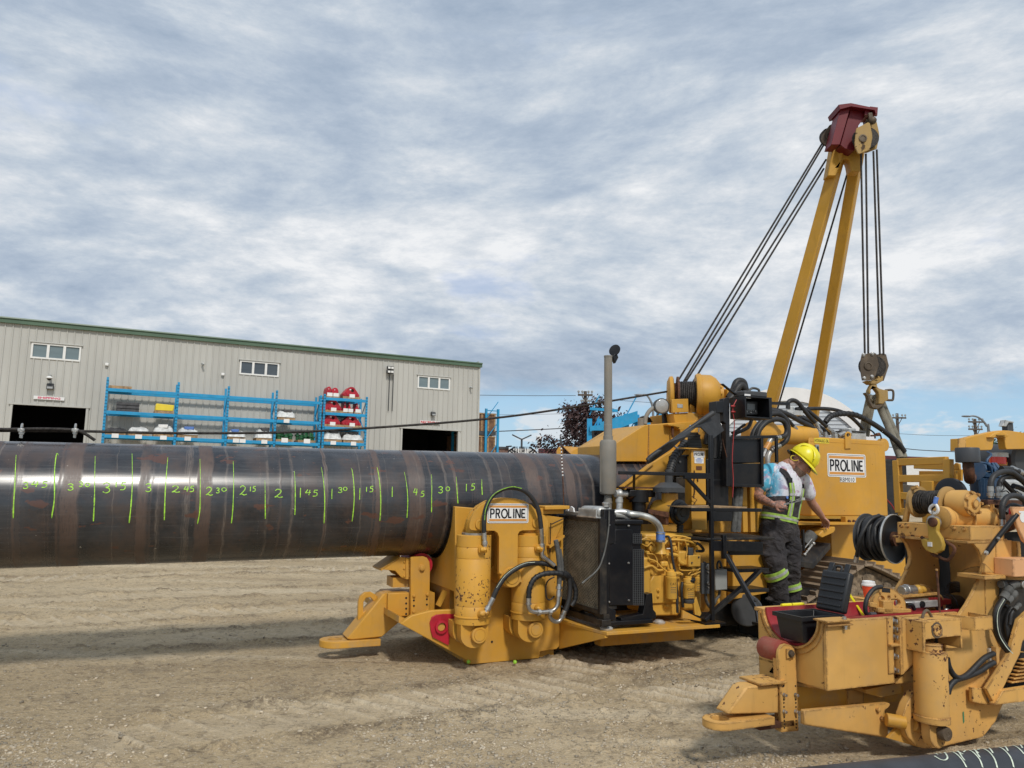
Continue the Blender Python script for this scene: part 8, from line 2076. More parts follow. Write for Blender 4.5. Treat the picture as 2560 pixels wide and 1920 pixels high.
# ---------------- top: cross beam, winch with rope, snatch block
BXx=.60
def qx(c,x,y,X_):return F2.at(c,x,y,x=X_)
b0,b1=qx('L',200,1215,BXx),qx('L',1065,1262,BXx);b2=qx('L',205,1365,BXx)
bz0,bz1=b2.z,(b0.z+b1.z)/2+.003
bm_=p2('cross_beam',MB().box((BXx,b1.y,bz0),(BXx+.30,b0.y,bz1)),Y2C,.004)
p2('beam_ledge',MB().box((BXx-.03,b1.y+.0,bz0-.016),(BXx+.28,b0.y+.02,bz0-.001)),Y2C,.002)
for cx,cy in((257,1255),(325,1258),(880,1285),(995,1295)):g=qx('L',cx,cy,BXx);p2('bolt',MB().bolt((BXx,g.y,g.z),(-1,0,0),.010,.014),Y2C,parent=bm_)
WX=BXx+.14
d0,d1=qx('L',470,985,WX),qx('L',800,985,WX)
dzc=(d0.z+d1.z)/2+.005
w0,w1=Vector((WX,d0.y,dzc)),Vector((WX,d1.y,dzc));wa=(w1-w0).normalized();wl=(w1-w0).length
M['dirtyy']=paint('winch_dirty_yellow',(0.40,0.24,0.075),.5,1.2,dust=.4,grime=.6,chipscale=16)
FR_=qx('L',470,785,WX).z-dzc
wn=p2('winch_drum',MB().lathe(w0,wa,[(-.02,.05),(-.02,FR_),(.0,FR_),(.006,FR_*.5)],40).lathe(w1,wa,[(0,FR_*.5),(0,FR_),(.012,FR_),(.03,FR_*.55)],40).cyl(w0,w1,FR_*.45,n=28),M['dirtyy'])
RP=FR_*.70
rp2=MB();x_,y_5,a_5=basis(wa);nw=int(wl/.0125)
for i in range(nw):
 P0=w0+wa*(.006+(wl-.012)*i/(nw-1));rr=RP*(1-.05*math.sin(i*.33)-.02*(i%3==1))
 rp2.tube([P0+x_*(rr*math.cos(q*.3927))+y_5*(rr*math.sin(q*.3927))+wa*(.006*math.sin(q*.39+i))for q in range(16)],.0072,6,2,closed=True)
p2('wound_rope',rp2,M['rope'],parent=wn)
gb0=w1+wa*.035
gbx=p2('gearbox',MB().lathe(gb0,wa,[(0,.05),(0,FR_*.78),(.09,FR_*.80),(.10,FR_*.76),(.13,FR_*.74),(.135,FR_*.60),(.142,FR_*.58),(.142,0)],32),Y2)
bl=MB()
for i in range(7):bl.bolt(gb0+wa*.135+x_*(FR_*.66*math.cos(i*.9))+y_5*(FR_*.66*math.sin(i*.9)),wa,.010,.014)
bl.cyl(gb0+wa*.14,gb0+wa*.155,.026,n=20);p2('cover_bolts',bl,Y2C,parent=gbx)
lo=dzc-FR_*.92
p2('worm_housing',MB().cyl((WX-.08,gb0.y-.02,lo),(WX+.26,gb0.y-.06,lo),.062,n=24).lathe((WX-.09,gb0.y-.02,lo),(-1,0,0),[(0,.07),(.05,.072),(.055,.06),(.055,0)],24).cyl((WX+.24,gb0.y-.05,lo),(WX+.26,gb0.y-.05,lo),.085,n=8),Y2C,.003,parent=gbx)
p2('winch_motor',MB().cyl((WX+.265,gb0.y-.06,lo),(WX+.36,gb0.y-.07,lo),.065,n=20).cyl((WX+.36,gb0.y-.07,lo),(WX+.375,gb0.y-.07,lo),.09,n=8),M['rust'],.003,parent=gbx)
for x in(WX+.05,WX+.22):p2('motor_strap',MB().bar((x,gb0.y-.10,lo+.09),(x,gb0.y-.10,bz1),.02,.012),Y2,parent=gbx)
p2('gear_label',MB().lathe(gb0+wa*.1421+x_*.035+y_5*.02,wa,[(0,.022),(.0012,.022),(.0012,0)],4),M['grey'],parent=gbx)
fa=[qx('L',*p,WX-.03)for p in((350,850),(400,840),(385,940),(345,1210),(280,1210),(325,1000))]
p2('winch_stand',MB().plate_x([(p.y,p.z)for p in fa],WX-.05,WX-.03),Y2,.004)
p2('guide_pawl',MB().bar(qx('L',375,815,WX-.06),qx('L',445,790,WX-.06),.02,.02),Y2C)
SX=BXx-.055
p2('rope_eye',MB().tube([qx('L',660,915,SX+.02),qx('L',655,985,SX),qx('L',600,1030,SX),qx('L',590,1075,SX),qx('L',620,1105,SX),qx('L',665,1105,SX),qx('L',688,1070,SX),qx('L',680,1030,SX),qx('L',655,990,SX)],.009,8,5),M['white'])
p2('blue_sleeve',MB().tube([qx('L',672,915,SX+.01),qx('L',660,955,SX+.004),qx('L',652,995,SX)],.013,10,4),M['siliconeblue'])
p2('swivel',MB().tube([qx('L',634,1075,SX),qx('L',632,1120,SX),qx('L',628,1165,SX)],.010,8,4).lathe(qx('L',632,1210,SX)+Vector((.02,0,0)),(-1,0,0),[(0,.040),(.03,.040),(.032,.028),(.034,.012),(.034,0)],22),M['steel'])
sb=[qx('L',*p,SX-.02)for p in((572,1200),(590,1165),(640,1155),(690,1175),(700,1220),(690,1320),(740,1400),(765,1480),(750,1545),(700,1580),(620,1575),(560,1545),(520,1490),(500,1420),(540,1400),(590,1430),(585,1330))]
snb=p2('snatch_block',MB().plate_x([(p.y,p.z)for p in sb],SX-.035,SX-.005),paint('snatch_block_paint',(.50,.32,.05),.5,2.3,dust=.2,chipscale=30),.006)
g=qx('L',632,1210,SX-.036);p2('block_pin',MB().lathe((SX-.034,g.y,g.z),(-1,0,0),[(0,.028),(.015,.028),(.018,.022),(.018,0)],20),M['rust'],parent=snb)
g=qx('L',595,1472,SX-.036);p2('bright_tab',MB().box((SX-.042,g.y-.014,g.z-.013),(SX-.036,g.y+.014,g.z+.013)),M['white'],parent=snb)
p2('block_bail',MB().tube([qx('L',490,1385,SX),qx('L',560,1450,SX),qx('L',620,1585,SX),qx('L',700,1620,SX),qx('L',770,1655,SX),qx('L',820,1650,SX),qx('L',880,1560,SX),qx('L',870,1500,SX),qx('L',790,1450,SX),qx('L',700,1370,SX)],.010,8,5),M['rust'],parent=snb)
GX=1.02
def gxp(x,y):return qx('L',x,y,GX)
gf=MB()
for a,b,w_ in(((200,480),(232,1100),.040),((810,462),(812,720),.045),((215,500),(800,478),.035),((225,695),(800,690),.035),((235,895),(380,905),.03),((225,1090),(320,1090),.03)):
 gf.bar(gxp(*a),gxp(*b),.05,w_,up=(1,0,0))
p2('guard_frame',gf,M['yel'],.004)
p2('guard_panel',MB().plate_x([(p.y,p.z)for p in(gxp(340,600),gxp(775,600),gxp(775,1000),gxp(345,1000))],GX+.10,GX+.12),M['yel'],.003)
p2('guard_panel',MB().plate_x([(p.y,p.z)for p in(gxp(580,725),gxp(715,725),gxp(720,1250),gxp(600,1250))],GX-.08,GX-.06),M['yel'],.003)
p2('rear_rail',MB().bar(qx('L',430,530,GX+.35),qx('L',800,545,GX+.35),.06,.06),M['yel'],.004)
p2('grey_panel',MB().plate_x([(p.y,p.z)for p in(gxp(160,760),gxp(335,775),gxp(340,985),gxp(165,970))],GX+.06,GX+.08),M['grey'])
p2('rear_deck',MB().plate_x([(p.y,p.z)for p in(gxp(420,545),gxp(720,590),gxp(420,600))],GX+.5,GX+.6),M['alu'])
mm=MB();a,b=gxp(715,730),gxp(900,730)
for i in range(14):
 p0=a.lerp(b,i/13);mm.bar(p0,p0+Vector((0,(b-a).y*.15,-.055)),.004,.004);mm.bar(p0,p0+Vector((0,-(b-a).y*.15,-.055)),.004,.004)
p2('belt_mesh',mm,M['dkgrey'],kind='stuff')
p2('belt_cover',MB().lathe(qx('L',860,890,GX-.05),(-1,0,0),[(0,.02),(0,.11),(.03,.11),(.04,.09)],28),M['black'])
lug=MB().plate_x([(p.y,p.z)for p in(qx('L',855,590,GX+.1),qx('L',860,540,GX+.1),qx('L',895,505,GX+.1),qx('L',935,520,GX+.1),qx('L',940,590,GX+.1))],GX+.1,GX+.12);p2('lifting_lug',lug,M['yel'],.003)
p2('rear_plate',MB().plate_x([(p.y,p.z)for p in(qx('L',800,585,GX+.2),qx('L',960,585,GX+.2),qx('L',960,720,GX+.2),qx('L',800,720,GX+.2))],GX+.2,GX+.22),M['yel'])
AY2=.30
ab=F2.xz('L',[(918,220),(1000,218),(1150,180),(1330,140),(1440,122),(1540,126),(1706,150),(2000,240),(2000,345),(1706,345),(1500,348),(1490,320),(1480,250),(1465,205),(1430,182),(1400,185),(1360,215),(1345,260),(1340,320),(1325,350),(1290,358),(918,365)],AY2)
p2('lifting_beam',MB().plate(ab,AY2,AY2+.06),M['yel'],.008)
av=F2.xz('L',[(1285,205),(1330,165),(1400,138),(1450,140),(1500,170),(1515,190),(1475,210),(1440,185),(1400,185),(1365,200),(1335,215)],AY2-.02);p2('beam_collar',MB().plate(av,AY2-.03,AY2+.09),M['yel'],.006)
p2('beam_end',MB().plate(F2.xz('L',[(918,220),(1000,218),(1000,335),(918,340)],AY2),AY2-.012,AY2-.001),M['yel2'])
sk=q2('L',1525,300,.8);st0=q2('L',1530,20,.8)
stc=p2('exhaust_pipe',MB().box((q2('L',1492,100,.8).x,.78,1.2),(q2('L',1560,100,.8).x,.84,st0.z)),M['dkgrey'],.01)
p2('rain_flap',MB().plate(F2.xz('L',[(1462,0),(1490,8),(1560,22),(1560,35),(1500,30),(1470,80),(1425,72)],.78),.76,.80),M['alu'],.003,parent=stc)
CX2,CYc=qx('W',250,1000,0).y,0
BYc=-.02
def wq(x,y,d=0.0):return q2('W',x,y,BYc+d)
r_b=640/8.293/FPX*4.95/2;cxb=q2('W',340,1100,BYc+r_b).x
zbt,zm,ztp_=wq(300,1560).z,wq(300,1060).z,wq(300,840).z
cmp_=p2('compressor_body',MB().lathe((cxb,BYc+r_b,zbt-.15),(0,0,1),[(0,r_b*.9),(.15,r_b*.92),(zm-zbt+.13,r_b*.95),(zm-zbt+.14,r_b*1.04),(zm-zbt+.165,r_b*1.04),(zm-zbt+.175,r_b*.96),(ztp_-zbt+.10,r_b*.86),(ztp_-zbt+.15,r_b*.62),(ztp_-zbt+.17,r_b*.3),(ztp_-zbt+.172,0)],40),M['blue'])
fn=MB()
for i in range(16):
 a=R(200+i*10);c_,s_=math.cos(a),math.sin(a)
 fn.bar((cxb+c_*r_b*.93,BYc+r_b+s_*r_b*.93,zbt-.1),(cxb+c_*r_b*.96,BYc+r_b+s_*r_b*.96,zm-.02),.022,.05,up=(c_,s_,0))
 if i%2==0:fn.bar((cxb+c_*r_b*.96,BYc+r_b+s_*r_b*.96,zm+.03),(cxb+c_*r_b*.62,BYc+r_b+s_*r_b*.62,ztp_+.01),.020,.04,up=(c_,s_,0))
p2('cooling_fins',fn,M['blue'],.004,parent=cmp_)
tpn=wq(315,700);p2('compressor_neck',MB().lathe((tpn.x,BYc+r_b,ztp_-.02),(0,0,1),[(0,.05),(.06,.045),(.07,.06),(.09,.06),(.10,.05),(.13,.045),(.135,.02)],20),M['blue'],parent=cmp_)
p2('oil_line',MB().tube([wq(400,580,.1),wq(480,640,.05),(wq(530,780).x,BYc+.05,wq(530,780).z),wq(560,950,-.01),wq(545,1200,-.02),wq(560,1350,-.02)],.008,8,5).tube([wq(230,790,.0),wq(380,820,-.02),wq(470,900,-.02),wq(500,1030,-.02)],.007,8,5),M['blue'],parent=cmp_)
p2('side_port',MB().lathe(wq(150,960,.02),(-1,-.6,0),[(0,.06),(.06,.055),(.065,.07),(.08,.07)],20),M['blue'],parent=cmp_)
MS=-.20
ms0,ms1=q2('L',1042,505,MS),q2('L',1040,330,MS);mr2=267/4.74/FPX*4.9/2
sil=p2('silencer',MB().lathe((ms0.x,MS,ms0.z),(0,0,1),[(0,mr2*.8),(.002,mr2*.97),(.01,mr2),(ms1.z-ms0.z-.008,mr2),(ms1.z-ms0.z,mr2*.96),(ms1.z-ms0.z+.004,0)],40),plain('silencer_grey',(.06,.065,.075),.5,var=.15))
p2('silencer_elbow',MB().tube([(ms0.x,MS,ms0.z+.01),(ms0.x+.005,MS,ms0.z-.07),(ms0.x+.05,MS+.03,ms0.z-.105),(ms0.x+.16,MS+.1,ms0.z-.09)],.034,14,5),M['rust'],parent=sil)
p2('beacon_base',MB().cyl(wq(650,850,.5),wq(650,790,.5),.055,n=18),M['decor'])
M['beacon']=plain('red_beacon_lens',(.75,.06,.04),.2,var=.1)
bc=p2('beacon',MB().cyl(wq(620,830,.5),wq(615,690,.5),.06,n=18).cyl(wq(720,830,.5),wq(718,700,.5),.03,n=14),M['beacon']);p2('beacon_top',MB().cyl(wq(650,690,.5),wq(645,600,.5),.065,n=18),M['alu'],parent=bc)
p2('grey_tank',MB().lathe(q2('W',1180,760,.4),(0,1,0),[(0,0),(0,.12),(.02,.14),(.3,.14)],28),M['dkgrey'])
for pts,yl,r_ in(([(1310,790),(1320,720),(1360,655),(1450,615),(1560,620),(1660,690),(1800,800)],NY+.12,.026),([(1410,800),(1430,720),(1480,675),(1570,665),(1680,720),(1800,850)],NY+.14,.024),([(1450,1190),(1445,1050),(1470,960),(1530,905),(1620,900),(1720,960),(1850,1100)],NY+.02,.026),([(1490,1100),(1530,1030),(1600,1010),(1720,1060)],NY+.08,.022),([(1450,720),(1520,790),(1600,870),(1660,900),(1800,980)],NY+.2,.024),([(1580,780),(1650,800),(1720,830)],NY+.18,.026),([(1440,580),(1520,580),(1640,610),(1720,640)],NY+.3,.03)):
 p2('hydraulic_hose',MB().tube([q2('L',x,y,yl)for x,y in pts],r_*.66,12,7),M['rubber'])
for(x0,y0,x1,y1),yl in(((1308,785,1315,925),NY+.12),((1408,790,1410,925),NY+.14),((1450,1180,1450,1300),NY+.02),((1590,850,1680,920),NY+.2),((1560,570,1700,640),NY+.3)):
 a,b=q2('L',x0,y0,yl),q2('L',x1,y1,yl);d=b-a;L_=d.length;r_=.0195
 p2('hose_fitting',MB().lathe(a,d,[(0,r_*.95),(L_*.45,r_*.95),(L_*.47,r_*.82),(L_*.55,r_*.82),(L_*.57,r_*1.12),(L_*.84,r_*1.12),(L_*.85,r_*.8),(L_,r_*.8)],12),M['steel'])
p2('manifold',MB().box(q2('L',1255,945,NY+.16),q2('L',1440,1010,NY+.3)),M['rust'],.006)
p2('wire',MB().tube([q2('L',1430,730,NY+.1),q2('L',1470,800,NY+.1),q2('L',1440,850,NY+.1),q2('L',1500,840,NY+.1),q2('L',1550,890,NY+.1)],.004,6,5),M['rubber'])
p2('valve_stack',MB().box(q2('L',1480,950,NY+.22),q2('L',1760,1120,NY+.4)),M['blackdust'],.01)
p2('engine_side',MB().box(q2('L',1420,700,NY+.45),q2('L',1800,1250,NY+.6)),M['alu'],.02)
p2('gas_strut',MB().tube([q2('Q',352,608,NY-.03),q2('Q',440,485,NY-.06),q2('Q',605,285,NY-.10)],.0145,12,2,smooth=False),M['black'])
g=q2('Q',352,605,NY-.05);p2('strut_bolt',MB().bolt((g.x,NY-.045,g.z),(0,-1,0),.012,.012),M['steel'])
g=q2('Q',440,485,NY-.07);p2('strut_nut',MB().bolt((g.x,NY-.075,g.z),(0,-1,0),.009,.01),M['steel'])
M['peach']=paint('sun_faded_hood',(.78,.42,.20),.45,.4,dust=.15,edge=.6,fade=.12)
hd=pl2_('engine_hood','Q',[(566,222),(780,225),(780,620),(660,500),(610,380)],NY-.10,.02,M['peach'],.006)
g=q2('Q',655,310,NY-.10);p2('hood_decal',MB().lathe((g.x,NY-.101,g.z),(0,-1,0),[(0,.030),(.001,.030),(.001,.022),(.0012,0)],24),M['white'],parent=hd)
a,b=q2('Q',620,272,NY-.10),q2('Q',760,258,NY-.10);p2('hood_label',MB().box((a.x,NY-.1025,a.z),(b.x,NY-.1005,b.z)),M['white'],parent=hd)
p2('red_tag',MB().box(q2('Q',550,235,NY-.06),q2('Q',575,285,NY-.05)),M['shelfred'])
pl2_('side_box','Q',[(578,655),(800,650),(800,800),(580,805)],NY-.12,.12,M['peach'],.006)
p2('side_ledge',MB().box(q2('Q',335,795,NY-.07),q2('Q',800,770,NY+.1)),Y2C,.002)
pl2_('ledge_gusset','Q',[(338,690),(350,700),(420,770),(335,770)],NY-.04,.02,Y2,.002)
pl2_('ledge_gusset','Q',[(475,685),(565,770),(480,770)],NY-.04,.02,Y2,.002)
pl2_('recess_side','Q',[(430,500),(560,500),(565,770),(435,770)],NY-.003,.002,Y2)
pl2_('recess_back','Q',[(340,800),(800,800),(800,1500),(460,1380),(345,1120)],NY-.004,.003,Y2)
rec=pl2_('recess_shade_plate','Q',[(470,830),(800,830),(800,1450),(480,1390),(440,1100)],NY-.006,.002,M['blackdust'])  # flat black plate paints the shade of a recess behind the hoses
for pts,yl,r_ in(([(490,990),(440,1080),(430,1180),(450,1290),(510,1390),(560,1440)],NY-.06,.026),([(560,1060),(530,1140),(520,1230),(540,1340)],NY-.03,.020),([(600,1060),(560,1110),(545,1200)],NY-.05,.014),([(530,980),(500,1050)],NY-.03,.024)):
 h_=p2('hydraulic_hose',MB().tube([q2('Q',x,y,yl)for x,y in pts],r_*.75,12,7),M['rubber'])
 if r_==.026:stt=MB();stt.strip(catmull([q2('Q',x+12,y,yl-.0205)for x,y in pts],6),.005,(0,-1,0),.0005);p2('hose_print',stt,M['chalk'],parent=h_)
for(x0,y0,x1,y1),r_ in(((490,985,545,890),.024),((520,1010,590,930),.021),((585,1075,630,1030),.013)):
 a,b=q2('Q',x0,y0,NY-.06),q2('Q',x1,y1,NY-.06);d=b-a;L_=d.length;p2('hose_fitting',MB().lathe(a,d,[(0,r_),(L_*.45,r_),(L_*.5,r_*.85),(L_*.6,r_*1.1),(L_*.9,r_*1.1),(L_,r_*.9)],12),M['sleeve'])
p2('pipe_elbow',MB().tube([q2('Q',545,890,NY-.06),q2('Q',580,865,NY-.06),q2('Q',640,870,NY-.06)],.024,12,4).cyl(q2('Q',470,865,NY-.04),q2('Q',505,868,NY-.04),.022,n=14),M['sleeve'])
gl5=q2('Q',650,868,NY-.08);p2('gauge',MB().lathe(gl5,(0,-1,0),[(0,.022),(.012,.022),(.014,.018),(.010,.016),(.010,0)],18),M['steel'])
dg=[q2('Q',395,1700,NY-.08),q2('Q',580,1375,NY-.08),q2('Q',572,1330,NY-.08),q2('Q',660,960,NY-.08),q2('Q',760,960,NY-.08),q2('Q',760,1240,NY-.08),q2('Q',660,1345,NY-.08),q2('Q',450,1790,NY-.08)]
dg=F2.xz('M',[(1910,985),(2100,690),(2120,600),(2170,420),(2300,300),(2300,480),(2200,600),(2180,700),(1975,1115)],NY-.08)
p2('ramp_arm',MB().plate(dg,NY-.08,NY-.055),Y2,.003)
ea=F2.xz('M',[(1785,970),(1905,985),(1945,1010),(1962,1050),(1950,1095),(1920,1112),(1880,1110),(1790,1090)],NY-.04)
eo=p2('hinge_ear',MB().plate(ea,NY-.045,NY-.02),Y2,.004);g=q2('M',1922,1062,NY-.045);p2('bolt',MB().bolt((g.x,NY-.046,g.z),(0,-1,0),.014,.02),M['steel'],parent=eo)
p2('ear_seat',MB().plate(F2.xz('M',[(1790,972),(1860,980),(1860,1100),(1792,1090)],NY-.02),NY-.02,NY-.001),Y2)
sl=MB()
rp0=F2.xz('M',[(1975,1115),(2040,1000),(2300,960),(2300,1075)],NY-.10);p2('ramp_step',MB().plate(rp0,NY-.10,NY-.06),Y2,.004)
for i,cy in enumerate((750,780,810,840,870,900,930)):a,b=q2('M',2195-i*16,cy,NY-.05),q2('M',2330,cy-20,NY-.05);p2('ramp_slat',MB().box((a.x,NY-.06,a.z-.004),(b.x+.2,NY-.025,a.z+.004)),Y2,.002)
p2('ramp_back',MB().plate(F2.xz('M',[(2060,980),(2200,690),(2330,690),(2330,960)],NY-.02),NY-.02,NY-.0),M['dkinside'])
mb3=q2('M',1955,690,NY-.02)
p2('hose_flange',MB().plate(F2.xz('M',[(1935,655),(2010,650),(2012,820),(1940,800)],NY-.02),NY-.02,NY-.001),M['alu'],.003);p2('flange_bracket',MB().plate(F2.xz('M',[(1985,645),(2012,648),(2014,825),(1990,815)],NY-.05),NY-.05,NY-.02),Y2,.002)
for pts in([(1585,730),(1600,800),(1640,870),(1690,895),(1760,860),(1880,740),(1965,695)],[(1592,1020),(1610,960),(1660,910),(1740,885),(1850,840),(1910,800),(1968,768)]):
 p2('hydraulic_hose',MB().tube([q2('M',x,y,NY-.05)for x,y in pts],.0155,12,7),M['rubber'])
rc=F2.at('E',1005,1095,y=.34);rw=F2.O+F2.u*rc.x+F2.n*rc.y
rl_=thing('hose_reel','black reel wound with thick black hose beside the oil tank','hose reel',(rw.x,rw.y,0))
ax_=Vector((.55,-.83,0)).normalized();RC_=Vector((0,0,rc.z));RR=.168
def ror(name,mb,mat,parent=None,bev=0):return ob(name,mb,mat,parent or rl_,bev)
ror('flange',MB().lathe(RC_,ax_,[(0,.03),(-.010,RR*.5),(.004,RR*.97),(.006,RR),(.012,RR),(.010,RR*.96),(-.002,RR*.5),(.008,.03)],48,caps=False),M['black'])
ror('rim',MB().lathe(RC_+ax_*.004,ax_,[(0,RR*.985),(0,RR*1.02),(.012,RR*1.02),(.012,RR*.985),(0,RR*.985)],48,caps=False),M['alu'])
lo_=RC_-ax_*.20
ror('flange',MB().lathe(lo_,ax_,[(0,.03),(0,RR*1.0),(.012,RR*1.0),(.012,.03)],48),M['dkgrey'])
ror('hub',MB().cyl(lo_,RC_+ax_*.03,.05,n=20),M['rust'])
for i in range(15):
 t=.018+.165*(i%8)/7;r_=RR*(.80 if i<8 else.92)-(0 if i<8 else.012*abs((i%8)-3.5));P0=lo_+ax_*t;x_,y_5,a_5=basis(ax_);tilt=random.uniform(-.03,.03)
 ror('hose_turn',MB().tube([P0+x_*(r_*math.cos(q*.3927))+y_5*(r_*math.sin(q*.3927))+ax_*(tilt*math.sin(q*.3927+i))for q in range(16)],.0145,10,3,closed=True),M['rubber'])
def wre(x,y,d):return wat('E',x,y,rw.y+d)-Vector((rw.x,rw.y,0))
ror('hose_tail',MB().tube([wre(880,880,.0),wre(790,930,-.03),wre(720,1050,-.05),wre(690,1150,-.03),wre(670,1260,.05)],.0145,10,6),M['rubber'])
ror('hose_end',MB().cyl(wre(670,1255,.05),wre(660,1310,.06),.018,n=10),M['steel'])
ror('reel_bracket',MB().bar(RC_+ax_*.01,RC_+ax_*.12+Vector((.10,.0,.02)),.05,.05),M['yel2'])
# ------------------------------------------------------------------ loose things on and around the near bender
def f2w(p):return F2.O+F2.u*p[0]+F2.n*p[1]+Vector((0,0,p[2]))
def item(name,label,cat,group=None):
 return thing(name,label,cat,F2.O,F2.yaw,group)
tcs=item('tool_case','open black plastic tool case standing in the red cradle, lid up','tool case')
bz=.585
k0=F2.at('M',300,390,x=-.46);kx0=F2.at('M',285,385,y=-.30);kx1=F2.at('M',500,390,y=-.33)
cxl,cxr,cyn,cyf,ctz=kx0.x+.02,kx0.x+.30,-.385,-.19,kx0.z
def tray(x0,y0,x1,y1,z0,z1,ins,t=.006):
 o=[(x0+ins,y0+ins*.6),(x1-ins,y0+ins*.6),(x1-ins,y1-ins*.6),(x0+ins,y1-ins*.6)];tp=[(x0,y0),(x1,y0),(x1,y1),(x0,y1)]
 ti=[(x0+t,y0+t),(x1-t,y0+t),(x1-t,y1-t),(x0+t,y1-t)];oi=[(x0+ins+t,y0+ins*.6+t),(x1-ins-t,y0+ins*.6+t),(x1-ins-t,y1-ins*.6-t),(x0+ins+t,y1-ins*.6-t)]
 vs=[(*p,z0)for p in o]+[(*p,z1)for p in tp]+[(*p,z1)for p in ti]+[(*p,z0+t)for p in oi];fs=[(3,2,1,0),(12,13,14,15)]
 for i in range(4):
  j=(i+1)%4;fs+=[(i,j,4+j,4+i),(4+i,4+j,8+j,8+i),(8+i,8+j,12+j,12+i)]
 return MB().add(vs,fs)
cb_=ob('case_base',tray(cxl,cyn,cxr,cyf,ctz-.135,ctz,.022),M['plastic'],tcs,.003)
ob('case_rim',MB().add(*(lambda:([(x,y,z)for z in(ctz-.018,ctz+.004)for x,y in((cxl-.012,cyn-.012),(cxr+.012,cyn-.012),(cxr+.012,cyf+.012),(cxl-.012,cyf+.012),(cxl+.004,cyn+.004),(cxr-.004,cyn+.004),(cxr-.004,cyf-.004),(cxl+.004,cyf-.004))],[q for i in range(4)for q in((8+i,8+(i+1)%4,12+(i+1)%4,12+i),(i,(i+1)%4,8+(i+1)%4,8+i),(i+4,(i+1)%4+4,(i+1)%4,i),(12+i,12+(i+1)%4,4+(i+1)%4,4+i))]))()),M['plastic'],tcs)
hgx=cxr+.005;tlt=Vector((.30,0,.95)).normalized();lidh=.225
def lp3(u,v,w):return Vector((hgx,cyn+(cyf-cyn)*u,ctz+.01))+tlt*(lidh*v)+Vector((.95,0,-.30))*w
lid=MB()
lid.add([lp3(u,v,w)for w in(0,.045)for u,v in((0,0),(1,0),(1,1),(0,1))],[(0,1,2,3),(7,6,5,4),(0,4,5,1),(1,5,6,2),(2,6,7,3),(3,7,4,0)]);lo2=ob('case_lid',lid,M['plastic'],tcs,.012)
rbm=MB()
for v in(.15,.32,.49,.66,.83):rbm.bar(lp3(.08,v,-.003),lp3(.92,v,-.003),.010,.012,up=(-1,0,.3))
ob('lid_ribs',rbm,M['plastic'],lo2,.002)
for u in(.22,.80):ob('latch',MB().bar(lp3(u,.95,.02),lp3(u,1.22,.03),.035,.012,up=(-1,0,0)),M['plastic'],lo2,.003)
ob('lid_handle',MB().tube([lp3(.38,1.0,.02),lp3(.40,1.12,.02),lp3(.60,1.12,.02),lp3(.62,1.0,.02)],.008,8,2),M['plastic'],lo2)
cu=item('coffee_cup','red paper coffee cup with a white lid behind the round mandrel plate','cup')
cp0,cp1=F2.at('M',955,300,y=.10),F2.at('M',957,135,y=.10);hC=cp1.z-cp0.z;zc0=.735
ob('cup_body',MB().lathe((cp0.x,.10,zc0),(0,0,1),[(0,.028),(0,.030),(cp1.z-zc0,.041)],28),M['cup'],cu)
ob('cup_lid',MB().lathe((cp0.x,.10,cp1.z),(0,0,1),[(-.006,.043),(.004,.0435),(.006,.040),(.022,.038),(.024,.030),(.018,.028),(.018,0)],28),M['white'],cu)
ob('cup_stand',MB().box((cp0.x-.1,.045,.70),(cp0.x+.25,.20,.734)),Y2C,bm2)
for(xa,xb,ya,yb),lb in(((250,318,322,318),'yellow paint marker on the far cradle rail, the left one'),((325,408,316,309),'longer yellow paint marker lying on the far rail by the worker\'s boots')):
 mk=item('paint_marker',lb,'marker','paint markers on the far rail')
 a,b=F2.at('M',xa,ya,y=-.02),F2.at('M',xb,yb,y=-.02);a.z=b.z=zt+.018
 ob('barrel',MB().cyl(a,b,.0095,n=14),M['yellowplas'],mk);ob('cap',MB().cyl(b,b+(b-a).normalized()*.012,.0085,n=12)if xa>300 else MB().cyl(a,a-(b-a).normalized()*.010,.0085,n=12),M['yellowplas'],mk)
ms=item('measuring_stick','yellow folding rule leaning on the cradle between case and mandrel','measuring stick')
a,b=F2.at('M',737,128,y=.05),F2.at('M',908,390,y=AX+.14)
ob('stick',MB().bar(a,b,.016,.005,up=(0,-1,0)),M['yellowplas'],ms);ob('stick_tip',MB().bar(a,a.lerp(b,.09),.0175,.0065,up=(0,-1,0)),M['white'],ms)
rd=MB()
for i in range(24):p=a.lerp(b,.12+i*.036);rd.bar(p+Vector((0,-.0035,0))-Vector((.005,0,0)),p+Vector((.005,-.0035,0)),.002,.001)
ob('ticks',rd,M['decblk'],ms)
mn_=item('pipe_mandrel','yellow internal bending mandrel with round holed end plates, boxes and black hoses in the cradle','mandrel')
mn_['label']='yellow internal mandrel with holed round plates and black hoses lying in the cradle'
MY=AX-.02
def up_(x,y,yl=MY):return F2.at('U',x,y,y=yl)
mx=up_(905,600).x;mzb=up_(905,740).z
disc=F2.xz('U',[(640,750),(630,620),(645,500),(690,400),(760,330),(820,310),(950,330),(1040,385),(1120,460),(1175,560),(1205,690),(1190,750)],MY)
dh=[F2.xz('U',circ(780,500,52,16),MY),F2.xz('U',circ(1033,565,58,16),MY),F2.xz('U',circ(900,470,26,12),MY)]
dsk=ob('end_plate',MB().plate(disc,MY-.012,MY+.012,dh),Y2,mn_,.004)
ob('stop_block',MB().bar(up_(785,630,MY-.02),up_(940,630,MY-.02),.05,.075),Y2,mn_,.006)
ob('black_label',MB().plate(F2.xz('U',[(812,318),(945,335),(948,402),(815,390)],MY-.014),MY-.0145,MY-.0125),M['plastic'],dsk)
for cx,cy in((780,408),(1030,450),(670,660),(1130,640)):g=up_(cx,cy,MY-.012);ob('bolt',MB().bolt((g.x,MY-.012,g.z),(0,-1,0),.006,.008),Y2,dsk)
